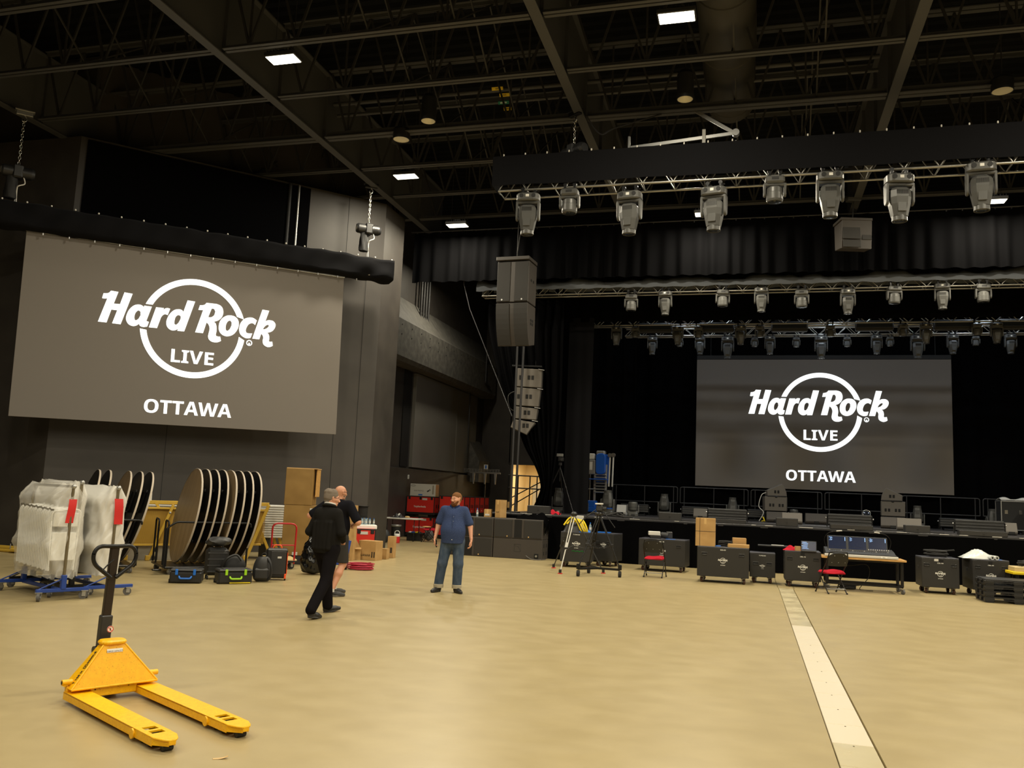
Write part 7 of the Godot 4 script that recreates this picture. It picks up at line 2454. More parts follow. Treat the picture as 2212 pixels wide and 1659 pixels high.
	solo("cardboard_sheet", "cardboard sheet leaning on the blue hand truck", "cardboard", g().box(V(0, 0.55, 0), V(0.4, 0.62, 0.03), 0.004), M.cardboard, V(-8.60, 0, -17.33), 25)
	coil("red_cable", "red cable coiled flat on the floor behind the walking man", V(-8.2, 0, -17.5), 0.34, 12, 0.011, M.red_cable, 21)

# ------------------------------------------------------------------ the yellow pallet truck
func pallet_truck() -> void:
	var t := thing("pallet_truck", "worn yellow hand pallet truck with a black loop handle, nearest the camera", "pallet truck", V(-4.946, 0, -6.042), -28.1)
	var top := 0.088
	for s in [-1, 1]:
		var zc: float = s * 0.262
		var w := 0.165
		# fork: a downward channel with a rounded, tapering tip and two slots over the rollers
		var pl := PackedVector2Array()
		pl.append(Vector2(-0.02, -w / 2))
		pl.append(Vector2(1.56, -w / 2))
		pl.append(Vector2(1.64, -w / 2 + 0.03))
		pl.append(Vector2(1.672, -0.03))
		pl.append(Vector2(1.672, 0.03))
		pl.append(Vector2(1.64, w / 2 - 0.03))
		pl.append(Vector2(1.56, w / 2))
		pl.append(Vector2(-0.02, w / 2))
		var f := g()
		f.at(V(0, 0, zc), rot(-90, 0, 0))
		# the top plate in strips round the slots
		var strips := [[-0.02, 1.30, -1.0, 1.0], [1.30, 1.37, -1.0, -0.55], [1.30, 1.37, 0.55, 1.0], [1.37, 1.405, -1.0, 1.0], [1.405, 1.47, -1.0, -0.55], [1.405, 1.47, 0.55, 1.0]]
		for q in strips:
			f.at(V(0, 0, zc), Basis())
			f.box(V((q[0] + q[1]) / 2, top - 0.006, (q[2] + q[3]) / 2 * w / 2), V(q[1] - q[0], 0.012, (q[3] - q[2]) * w / 2))
		f.at(V(0, top, zc), rot(-90, 0, 0))
		f.prism(pv([1.47, -w / 2, 1.56, -w / 2, 1.64, -w / 2 + 0.03, 1.672, -0.03, 1.672, 0.03, 1.64, w / 2 - 0.03, 1.56, w / 2, 1.47, w / 2]), -0.012, 0.0, 0.003)
		f.at(V(0, 0, zc), Basis())
		for e in [-1, 1]:
			f.box(V(0.76, top - 0.03, e * (w / 2 - 0.003)), V(1.58, 0.056, 0.006))
			f.bar(V(1.55, top - 0.028, e * (w / 2 - 0.003)), V(1.665, top - 0.022, e * 0.02), 0.006, 0.045)
		f.box(V(1.668, top - 0.02, 0), V(0.012, 0.036, 0.05), 0.004)
		var fk := part(t, "fork", f, M.yellow_paint)
		for x in [1.335, 1.44]:
			part(fk, "roller", g().cyl(V(x, 0.038, zc - 0.05), V(x, 0.038, zc + 0.05), 0.037, -1, 18), M.rubber)
		part(fk, "entry_roller", g().cyl(V(1.6, 0.025, zc - 0.035), V(1.6, 0.025, zc + 0.035), 0.024, -1, 14), M.black_plastic)
		part(fk, "side_lug", g().cyl(V(1.26, 0.05, zc + w / 2 * 1.0), V(1.26, 0.05, zc + w / 2 + 0.012), 0.034, -1, 14), M.yellow_paint)
		part(fk, "push_rod", g().cyl(V(0.1, 0.045, zc), V(1.3, 0.042, zc), 0.014, -1, 8), M.black_metal)
	# cross body between the forks and the sloping triangular housing
	var cb := g()
	cb.box(V(0.03, 0.085, 0), V(0.1, 0.09, 0.36), 0.006)
	cb.box(V(-0.01, 0.10, 0), V(0.05, 0.06, 0.68), 0.008)
	part(t, "cross_beam", cb, M.yellow_paint)
	var hs := g()
	# front plate leaning back, two sloped sides
	var a0 := V(0.10, 0.115, 0.335)
	var a1 := V(0.10, 0.115, -0.335)
	var b0 := V(0.0, 0.415, 0.085)
	var b1 := V(0.0, 0.415, -0.085)
	var c0 := V(-0.09, 0.115, 0.335)
	var c1 := V(-0.09, 0.115, -0.335)
	var d0 := V(-0.09, 0.415, 0.085)
	var d1 := V(-0.09, 0.415, -0.085)
	hs.quado(a0, a1, b1, b0, V(1, 0.3, 0))
	hs.quado(a0, b0, d0, c0, V(0, 0.6, 1))
	hs.quado(a1, b1, d1, c1, V(0, 0.6, -1))
	hs.quado(b0, b1, d1, d0, V(0, 1, 0))
	hs.quado(c0, c1, d1, d0, V(-1, 0, 0))
	hs.quado(a0, a1, c1, c0, V(0, -1, 0))
	for q in [[a0, b0], [a1, b1], [a0, a1]]:
		hs.cyl(q[0] + V(-0.004, 0, 0), q[1] + V(-0.004, 0, 0), 0.009, -1, 8)
	var hn := part(t, "housing", hs, M.yellow_paint)
	part(hn, "top_cap", g().prism(rrect(0.15, 0.21, 0.06, 4), 0, 0.035, 0.012), M.yellow_paint, V(-0.05, 0.415, 0), rot(-90, 0, 0))
	var lean := Basis(V(0, 0, -1), (b0 - a0 + b1 - a1).normalized(), (V(0, 0, -1) as Vector3).cross((b0 - a0 + b1 - a1).normalized()))
	var plate := part(hn, "capacity_plate", g().box(V(0, 0, 0), V(0.125, 0.028, 0.002)), M.white_paint, V(0.0176, 0.372, 0.0), lean)
	words(plate, "lettering", "5500LB CAPACITY", 0.011, M.matt_black, V(0, -0.0055, 0.0012), Basis(), true, 0.95, 0.0006, "Droid Serif")
	var side := (b0 - a0).normalized()
	var lb := Basis(side.cross(V(-1, 0, 0)).cross(side).normalized(), V(0, 1, 0), V(0, 0, 1))
	var sn := (V(1, 0, 0)).cross(side).normalized()
	if sn.z < 0:
		sn = -sn
	var sx := side.cross(sn).normalized()
	var sb := Basis(side, sn.cross(side), sn)
	words(hn, "side_lettering", "5500LB", 0.024, M.matt_black, a0.lerp(b0, 0.70) + V(-0.05, 0, 0) + sn * 0.002, sb, true, 1.0, 0.001)
	words(hn, "side_lettering", "T 158 H", 0.024, M.matt_black, a0.lerp(b0, 0.26) + V(-0.05, 0, 0) + sn * 0.002, sb, true, 1.0, 0.001)
	var sqm := g()
	for q in [[0, 0.016], [0, -0.016]]:
		sqm.box(V(q[0], q[1], 0), V(0.036, 0.004, 0.001))
		sqm.box(V(q[1], q[0], 0), V(0.004, 0.036, 0.001))
	sqm.box(V(0, 0, 0), V(0.012, 0.012, 0.001))
	part(hn, "side_mark", sqm, M.matt_black, a0.lerp(b0, 0.5) + V(-0.05, 0, 0) + sn * 0.002, sb)
	for s in [-1, 1]:
		part(t, "axle_end", g().cyl(V(0.0, 0.16, s * 0.3), V(0.0, 0.16, s * 0.375), 0.022, -1, 12), M.yellow_paint)
		part(t, "axle_nut", g().cyl(V(0.0, 0.16, s * 0.372), V(0.0, 0.16, s * 0.379), 0.013, -1, 6), M.black_metal)
	for q in [[0.3, 0.03], [-0.05, 0.05], [-0.22, 0.04], [0.24, 0.05]]:
		part(t, "bolt", g().cyl(V(0.08, 0.085 + q[1] * 0.4, q[0] * 0.5), V(0.086, 0.085 + q[1] * 0.4, q[0] * 0.5), 0.005, -1, 6), M.black_metal)
	# pump, steering wheels, tow bar
	var pu := g()
	pu.cyl(V(-0.19, 0.12, 0), V(-0.19, 0.36, 0), 0.055, -1, 16)
	pu.box(V(-0.17, 0.2, 0), V(0.14, 0.08, 0.16), 0.015)
	part(t, "pump", pu, M.black_metal)
	for s in [-1, 1]:
		part(t, "steer_wheel", g().cyl(V(-0.16, 0.085, s * 0.05), V(-0.16, 0.085, s * 0.1), 0.085, -1, 22), M.rubber)
		part(t, "pivot_ear", g().cyl(V(-0.23, 0.34, s * 0.045), V(-0.23, 0.34, s * 0.075), 0.034, -1, 12), M.black_metal)
	var mm := mat("mast_brown", c8(44, 36, 34), 0.35, 0.3)
	part(t, "mast_socket", g().bar(V(-0.235, 0.33, 0), V(-0.225, 0.62, 0), 0.092, 0.07, V(1, 0, 0), 0.008), M.dark_plastic)
	var sg := part(t, "warning_sign", g().cyl(V(-0.116, 0.52, 0), V(-0.114, 0.52, 0), 0.026, -1, 20), M.white_paint)
	part(sg, "red_ring", g().tube(range(20).map(func(i): return V(-0.113, 0.52 + cos(TAU * i / 20) * 0.023, sin(TAU * i / 20) * 0.023)), 0.0025, 5, true), M.red_plastic)
	part(sg, "red_slash", g().bar(V(-0.113, 0.535, 0.015), V(-0.113, 0.505, -0.015), 0.004, 0.003), M.red_plastic)
	part(sg, "black_figure", g().box(V(-0.1133, 0.52, 0), V(0.001, 0.02, 0.008)), M.matt_black)
	part(t, "mast", g().bar(V(-0.226, 0.6, 0), V(-0.185, 1.18, 0), 0.068, 0.045, V(1, 0, 0), 0.006), mm)
	var hp := rounded([V(-0.162, 0.93, 0.02), V(-0.164, 1.06, 0.185), V(-0.166, 1.19, 0.16), V(-0.166, 1.185, 0.0), V(-0.166, 1.19, -0.16), V(-0.164, 1.06, -0.185), V(-0.162, 0.93, -0.02)], 0.07, 6)
	part(t, "loop_handle", g().tube(hp, 0.017, 10), M.black_metal)
	part(t, "release_lever", g().tube(spline([V(-0.13, 1.08, 0.02), V(-0.12, 1.05, 0.06), V(-0.11, 1.0, 0.11)]), 0.006, 6), M.black_metal)
	# a torn scrap of brown paper on the floor beside the fork tips
	var sc := g()
	sc.sheet(10, 5, func(u, s): return V(lerpf(-0.045, 0.045, u), 0.002 + 0.016 * pow(u, 3.0) + 0.004 * sin(s * 5.0), lerpf(0.022, -0.022, s) * (1.0 - 0.5 * absf(u - 0.4)) + 0.02 * u * u), 0.0008)
	solo("paper_scrap", "small torn scrap of brown paper on the floor between the fork tips", "paper", sc, M.tape, V(-3.26, 0, -5.06), 40)

# ------------------------------------------------------------------ people
# a field of rounded, tapering bones joined with a smooth minimum and meshed as surface nets
class Field:
	var h := 0.014
	var hem := -1e9   # cuts the shape off flat below this height
	var bones := []

	func bone(a: Vector3, b: Vector3, ra: float, rb: float, k := 0.03, squash := Vector3.ONE) -> Field:
		bones.append([a, b, ra, rb, k, squash])
		return self

	func into(o: Geo) -> void:
		var lo := Vector3(1e9, 1e9, 1e9)
		var hi := -lo
		var pad := 3.0 * h
		for q in bones:
			var r: float = maxf(q[2], q[3]) + pad + q[4] * 0.5
			var e: Vector3 = q[5] * r
			lo = lo.min((q[0] as Vector3).min(q[1]) - e)
			hi = hi.max((q[0] as Vector3).max(q[1]) + e)
		var nx := int((hi.x - lo.x) / h) + 2
		var ny := int((hi.y - lo.y) / h) + 2
		var nz := int((hi.z - lo.z) / h) + 2
		var f := PackedFloat32Array()
		f.resize(nx * ny * nz)
		f.fill(1.0)
		for q in bones:
			var a: Vector3 = q[0]
			var b: Vector3 = q[1]
			var ra: float = q[2]
			var rb: float = q[3]
			var k: float = q[4]
			var sq: Vector3 = q[5]
			var inv := Vector3(1.0 / sq.x, 1.0 / sq.y, 1.0 / sq.z)
			var r := maxf(ra, rb) + pad + k * 0.5
			var i0 := Vector3i(((a.min(b) - sq * r - lo) / h).floor()).max(Vector3i.ZERO)
			var i1 := Vector3i(((a.max(b) + sq * r - lo) / h).ceil()).min(Vector3i(nx - 1, ny - 1, nz - 1))
			var ab := (b - a) * inv
			var len2 := maxf(ab.length_squared(), 1e-9)
			var sm := minf(sq.x, minf(sq.y, sq.z))
			sm = (sm + 1.0) * 0.5
			for y in range(i0.y, i1.y + 1):
				for z in range(i0.z, i1.z + 1):
					var at := (y * nz + z) * nx
					for x in range(i0.x, i1.x + 1):
						var p := (lo + Vector3(x, y, z) * h - a) * inv
						var t := clampf(p.dot(ab) / len2, 0.0, 1.0)
						var d := ((p - ab * t).length() - lerpf(ra, rb, t)) * sm
						var e := f[at + x]
						if e > 0.9:
							f[at + x] = d
						else:
							var m := maxf(k - absf(e - d), 0.0) / k
							f[at + x] = minf(e, d) - m * m * k * 0.25
		if hem > -1e8:
			for y in ny:
				var dh := hem - (lo.y + y * h)
				if dh < -2.0 * h:
					break
				for k in nx * nz:
					var at := y * nx * nz + k
					f[at] = maxf(f[at], dh)
		var vid := {}
		var vp := PackedVector3Array()
		var vn := PackedVector3Array()
		var step := [1, nx * nz, nx]
		var corner := [0, 1, nx * nz, nx * nz + 1, nx, nx + 1, nx + nx * nz, nx + nx * nz + 1]
		var cells := []
		for y in ny - 1:
			for z in nz - 1:
				var row := (y * nz + z) * nx
				for x in nx - 1:
					var at := row + x
					var v0 := f[at]
					if v0 > 2.5 * h or v0 < -2.5 * h:
						continue
					var neg := 0
					for c in 8:
						if f[at + corner[c]] < 0.0:
							neg += 1
					if neg == 0 or neg == 8:
						continue
					var s := Vector3.ZERO
					var n := 0
					for c in 8:
						for ax in 3:
							if c & (1 << ax):
								continue
							var c2: int = c | (1 << ax)
							var p: float = f[at + corner[c]]
							var q: float = f[at + corner[c2]]
							if (p < 0.0) != (q < 0.0):
								var t := p / (p - q)
								var w := Vector3(c & 1, (c >> 1) & 1, (c >> 2) & 1)
								w[ax] = t
								s += w
								n += 1
					var g0 := Vector3(f[at + corner[1]] + f[at + corner[3]] + f[at + corner[5]] + f[at + corner[7]] - f[at] - f[at + corner[2]] - f[at + corner[4]] - f[at + corner[6]],
						f[at + corner[2]] + f[at + corner[3]] + f[at + corner[6]] + f[at + corner[7]] - f[at] - f[at + corner[1]] - f[at + corner[4]] - f[at + corner[5]],
						f[at + corner[4]] + f[at + corner[5]] + f[at + corner[6]] + f[at + corner[7]] - f[at] - f[at + corner[1]] - f[at + corner[2]] - f[at + corner[3]])
					vid[at] = vp.size()
					vp.append(lo + (Vector3(x, y, z) + s / maxf(n, 1)) * h)
					vn.append(g0.normalized())
					cells.append(at)
		for at in cells:
			for ax in 3:
				var p := f[at]
				var q: float = f[at + step[ax]]
				if (p < 0.0) == (q < 0.0):
					continue
				var u: int = step[(ax + 1) % 3]
				var w: int = step[(ax + 2) % 3]
				if not (vid.has(at - u) and vid.has(at - w) and vid.has(at - u - w)):
					continue
				var i0: int = vid[at]
				var i1: int = vid[at - u]
				var i2: int = vid[at - u - w]
				var i3: int = vid[at - w]
				if p < 0.0:
					o.t3(vp[i0], vp[i1], vp[i2], vn[i0], vn[i1], vn[i2])
					o.t3(vp[i0], vp[i2], vp[i3], vn[i0], vn[i2], vn[i3])
				else:
					o.t3(vp[i0], vp[i2], vp[i1], vn[i0], vn[i2], vn[i1])
					o.t3(vp[i0], vp[i3], vp[i2], vn[i0], vn[i3], vn[i2])

func field(cell: float) -> Field:
	var f := Field.new()
	f.h = cell
	return f

# head of an adult, centre of the skull at the origin, facing +z, in a grid of its own
func head_into(o: Geo, at: Vector3, b: Basis, neck: Vector3) -> void:
	var keep := o.xf
	o.xf = keep * Transform3D(b, at)
	var f := field(0.006)
	f.bone(V(0, 0.018, -0.018), V(0, 0.018, -0.012), 0.088, 0.088, 0.03, V(0.88, 1.0, 1.08))
	f.bone(V(0, -0.03, 0.022), V(0, -0.07, 0.03), 0.066, 0.05, 0.03, V(0.98, 1.0, 1.0))
	f.bone(V(-0.03, -0.085, 0.03), V(0.03, -0.085, 0.03), 0.03, 0.03, 0.03)
	f.bone(V(0, -0.1, 0.05), V(0, -0.098, 0.056), 0.022, 0.02, 0.02)
	f.bone(V(0, 0.0, 0.088), V(0, -0.034, 0.104), 0.009, 0.014, 0.014)
	f.bone(V(-0.013, -0.04, 0.092), V(0.013, -0.04, 0.092), 0.01, 0.01, 0.01)
	f.bone(V(-0.034, 0.016, 0.076), V(0.034, 0.016, 0.076), 0.012, 0.012, 0.016)
	for s in [-1, 1]:
		f.bone(V(s * 0.042, -0.026, 0.062), V(s * 0.05, -0.02, 0.04), 0.022, 0.022, 0.02)
		f.bone(V(s * 0.079, 0.012, -0.012), V(s * 0.077, -0.026, -0.004), 0.014, 0.01, 0.008, V(0.6, 1, 1.1))
	f.bone(V(-0.018, -0.066, 0.081), V(0.018, -0.066, 0.081), 0.008, 0.008, 0.008)
	var nk: Vector3 = b.inverse() * (neck - at)
	f.bone(V(0, -0.05, -0.03), nk, 0.056, 0.06, 0.03)
	f.into(o)
	o.xf = keep

func face_parts(p: Node3D, at: Vector3, b: Basis) -> void:
	for s in [-1, 1]:
		var e := part(p, "eye", g().ball(Vector3.ZERO, V(0.012, 0.009, 0.006), 10, 6), M.eye_white, at + b * V(s * 0.032, 0.0, 0.0795), b)
		part(e, "iris", g().ball(V(0, 0, 0.004), V(0.006, 0.006, 0.003), 8, 6), M.eye_dark)
		part(p, "eyebrow", g().tube([V(s * 0.018, 0.021, 0.089), V(s * 0.034, 0.026, 0.086), V(s * 0.05, 0.02, 0.072)], 0.0045, 5), M.beard, at, b)

# a relaxed hand: wrist at the origin, fingers along -y, thumb on the +z side, palm towards (side, 0, 0)
func hand_into(o: Geo, at: Vector3, b: Basis, side: float, curl: float) -> void:
	var keep := o.xf
	o.xf = keep * Transform3D(b, at)
	var f := field(0.005)
	f.bone(V(0, 0.03, 0), V(0, -0.01, 0), 0.027, 0.026, 0.02, V(0.85, 1, 1.1))
	for k in 4:
		var z := -0.03 + k * 0.0205
		f.bone(V(0, -0.01, z * 0.6), V(0, -0.092 + absf(k - 2) * 0.003, z), 0.016, 0.0115, 0.012, V(0.9, 1, 1))
		var l: float = [0.052, 0.068, 0.074, 0.066][k]
		var p0 := V(0, -0.092 + absf(k - 2) * 0.003, z)
		var d := 0.35 + curl
		var p1 := p0 + V(side * sin(d), -cos(d), (k - 1.5) * 0.03) * l * 0.5
		var d2 := d + 0.35 + curl
		var p2 := p1 + V(side * sin(d2), -cos(d2), 0) * l * 0.3
		var d3 := d2 + 0.25 + curl
		var p3 := p2 + V(side * sin(d3), -cos(d3), 0) * l * 0.25
		f.bone(p0, p1, 0.0098, 0.009, 0.005)
		f.bone(p1, p2, 0.009, 0.0085, 0.004)
		f.bone(p2, p3, 0.0085, 0.007, 0.004)
	f.bone(V(0, -0.025, 0.024), V(side * 0.012, -0.055, 0.046), 0.016, 0.012, 0.012)
	f.bone(V(side * 0.012, -0.055, 0.046), V(side * 0.022, -0.092, 0.05), 0.011, 0.0085, 0.005)
	f.into(o)
	o.xf = keep

func shoe(p: Node3D, at: Vector3, yaw: float, pitch: float, m: Material, sole: Material) -> void:
	var b := rot(pitch, yaw, 0)
	var o := g()
	o.at(at, b)
	var f := field(0.009)
	f.bone(V(0, 0.05, -0.05), V(0, 0.04, 0.1), 0.042, 0.036, 0.03, V(0.95, 1, 1))
	f.bone(V(0, 0.04, 0.06), V(0, 0.03, 0.165), 0.045, 0.034, 0.03, V(1.05, 0.8, 1))
	f.bone(V(0, 0.05, -0.055), V(0, 0.085, -0.055), 0.045, 0.044, 0.02)
	f.into(o)
	var sh := part(p, "shoe", o, m)
	var s := g()
	s.at(at, b)
	var f2 := field(0.009)
	f2.bone(V(0, 0.014, -0.06), V(0, 0.013, 0.05), 0.04, 0.038, 0.02, V(1, 0.42, 1))
	f2.bone(V(0, 0.013, 0.05), V(0.004, 0.016, 0.165), 0.046, 0.036, 0.02, V(1, 0.42, 1))
	f2.into(s)
	part(sh, "sole", s, sole)

func people() -> void:
	man_in_blue()
	man_in_jacket()
	bald_man()

func man_in_blue() -> void:
	var t := thing("person", "bearded man in a blue short sleeved shirt and jeans, standing and looking left", "person", V(-5.10, 0, -14.66), 8)
	var sh := [V(-0.205, 1.455, -0.01), V(0.205, 1.455, -0.01)]
	var el := [V(-0.285, 1.17, -0.03), V(0.295, 1.165, -0.03)]
	var wr := [V(-0.315, 0.945, 0.05), V(0.335, 0.94, 0.04)]
	var hipj := [V(-0.1, 0.9, 0), V(0.1, 0.9, 0)]
	var kn := [V(-0.165, 0.5, 0.035), V(0.12, 0.5, 0.03)]
	var an := [V(-0.22, 0.1, 0.0), V(0.105, 0.1, -0.02)]
	var hc := V(0.025, 1.645, 0.025)
	var hb := rot(4, -30, 0)
	var nk := V(0.0, 1.47, -0.015)
	var o := g()
	var f := field(0.014)
	f.bone(V(0, 0.92, 0), V(0, 1.1, 0.03), 0.145, 0.165, 0.08, V(1.1, 1, 0.92))
	f.bone(V(0, 1.1, 0.035), V(0, 1.34, 0.0), 0.165, 0.15, 0.08, V(1.05, 1, 0.88))
	f.bone(sh[0] + V(0.08, -0.05, 0), sh[1] + V(-0.08, -0.05, 0), 0.06, 0.06, 0.04)
	f.bone(nk, V(0.01, 1.56, 0.0), 0.062, 0.056, 0.04)
	for s in 2:
		f.bone(sh[s] + V(0.03 - s * 0.06, -0.04, 0), el[s], 0.046, 0.044, 0.02)
		f.bone(el[s], wr[s], 0.046, 0.028, 0.02)
		f.bone(hipj[s], kn[s], 0.09, 0.062, 0.04)
		f.bone(kn[s], an[s], 0.06, 0.04, 0.03)
	f.into(o)
	head_into(o, hc, hb, nk)
	hand_into(o, wr[0] + V(-0.002, -0.015, 0.004), rot(-6, 0, 0), 1.0, 0.3)
	hand_into(o, wr[1] + V(0.002, -0.015, 0.004), rot(-6, 0, 0), -1.0, 0.12)
	part(t, "body", o, M.skin)
	face_parts(t, hc, hb)
	# hair cropped short at the sides, full beard
	var hr := g()
	hr.at(hc, hb)
	var fh := field(0.006)
	fh.bone(V(0, 0.028, -0.026), V(0, 0.034, -0.012), 0.09, 0.088, 0.02, V(0.9, 0.94, 1.03))
	fh.bone(V(0, -0.01, -0.05), V(0, 0.0, -0.05), 0.073, 0.075, 0.02, V(0.98, 1, 0.95))
	fh.into(hr)
	part(t, "hair", hr, M.ginger_hair)
	var bd := g()
	bd.at(hc, hb)
	var fb := field(0.006)
	fb.bone(V(-0.055, -0.05, 0.03), V(-0.03, -0.098, 0.06), 0.022, 0.026, 0.02)
	fb.bone(V(0.055, -0.05, 0.03), V(0.03, -0.098, 0.06), 0.022, 0.026, 0.02)
	fb.bone(V(-0.03, -0.1, 0.062), V(0.03, -0.1, 0.062), 0.028, 0.028, 0.02)
	fb.bone(V(0, -0.115, 0.068), V(0, -0.125, 0.066), 0.026, 0.02, 0.02)
	fb.bone(V(-0.024, -0.056, 0.088), V(0.024, -0.056, 0.088), 0.008, 0.008, 0.01)
	fb.into(bd)
	part(t, "beard", bd, M.beard)
	part(t, "lips", g().ball(Vector3.ZERO, V(0.017, 0.006, 0.006), 10, 6), M.lip, hc + hb * V(0, -0.07, 0.094), hb)
	# shirt with sleeves to above the elbow, rounded hem
	var so := g()
	var fs := field(0.013)
	fs.hem = 0.858
	fs.bone(V(0, 0.74, 0.012), V(0, 1.08, 0.04), 0.172, 0.182, 0.06, V(1.14, 1, 0.95))
	fs.bone(V(0, 1.08, 0.04), V(0, 1.32, 0.01), 0.182, 0.165, 0.08, V(1.1, 1, 0.9))
	fs.bone(sh[0] + V(0.08, -0.03, 0), sh[1] + V(-0.08, -0.03, 0), 0.09, 0.09, 0.06)
	fs.bone(V(0, 1.42, -0.01), V(0, 1.495, -0.01), 0.085, 0.07, 0.05)
	for s in 2:
		fs.bone(sh[s] + V(0.015 - s * 0.03, -0.01, 0), sh[s].lerp(el[s], 0.78), 0.07, 0.073, 0.035)
	fs.into(so)
	var shirt := part(t, "shirt", so, M.blue_shirt)
	var fold := g()
	for k in 6:
		var y := 1.33 - k * 0.08
		fold.ball(V(0.02, y, 0.158 + 0.056 * sin(clampf((1.36 - y) / 0.36, 0.0, 1.0) * PI * 0.62)), V(0.007, 0.007, 0.004), 8, 5)
	part(shirt, "buttons", fold, M.white_paint)
	part(shirt, "placket", g().tube(spline([V(0.0, 1.47, 0.076), V(0.015, 1.36, 0.16), V(0.02, 1.2, 0.212), V(0.02, 1.02, 0.212), V(0.02, 0.88, 0.186)]), 0.007, 6), M.blue_shirt)
	var col := g()
	col.tube(spline([V(-0.015, 1.475, 0.082), V(-0.07, 1.515, 0.03), V(-0.06, 1.54, -0.05), V(0.0, 1.55, -0.085), V(0.06, 1.54, -0.05), V(0.075, 1.515, 0.03), V(0.02, 1.475, 0.082)]), 0.016, 8)
	part(shirt, "collar", col, mat("shirt_collar", c8(34, 46, 84), 0.85))
	# jeans with pale turned up cuffs
	var jo := g()
	var fj := field(0.013)
	fj.bone(V(-0.05, 0.9, 0), V(0.05, 0.9, 0), 0.15, 0.15, 0.06, V(1, 1, 0.92))
	for s in 2:
		fj.bone(hipj[s] + V(0, 0.0, -0.01), kn[s], 0.115, 0.088, 0.04)
		fj.bone(kn[s], an[s] + V(0, 0.04, 0), 0.088, 0.082, 0.03)
	fj.into(jo)
	part(t, "jeans", jo, M.denim)
	for s in 2:
		var cu := g()
		cu.at(an[s] + V(0, 0.005, 0))
		cu.lathe([Vector2(0.072, -0.03), Vector2(0.086, -0.03), Vector2(0.09, 0.02), Vector2(0.086, 0.034), Vector2(0.07, 0.034)], 20)
		part(t, "turned_cuff", cu, M.cuff)
	shoe(t, V(-0.235, 0, 0.03), -18, 0, M.shoe_black, M.shoe_black)
	shoe(t, V(0.12, 0, 0.01), 34, 0, M.shoe_black, M.shoe_black)
	# the phone he holds
	var ph := thing("phone", "dark phone held low in the right hand of the man in blue", "phone", Vector3.ZERO, 8)
	ph.position = t.position + t.basis * (wr[0] + V(0.028, -0.1, 0.02))
	part(ph, "phone_body", g().box(V(0, 0, 0), V(0.012, 0.14, 0.07), 0.004), M.matt_black, Vector3.ZERO, rot(-10, 0, 8))
	part(ph, "phone_glass", g().box(V(0.0065, 0, 0), V(0.001, 0.13, 0.064)), M.glass_lens, Vector3.ZERO, rot(-10, 0, 8))

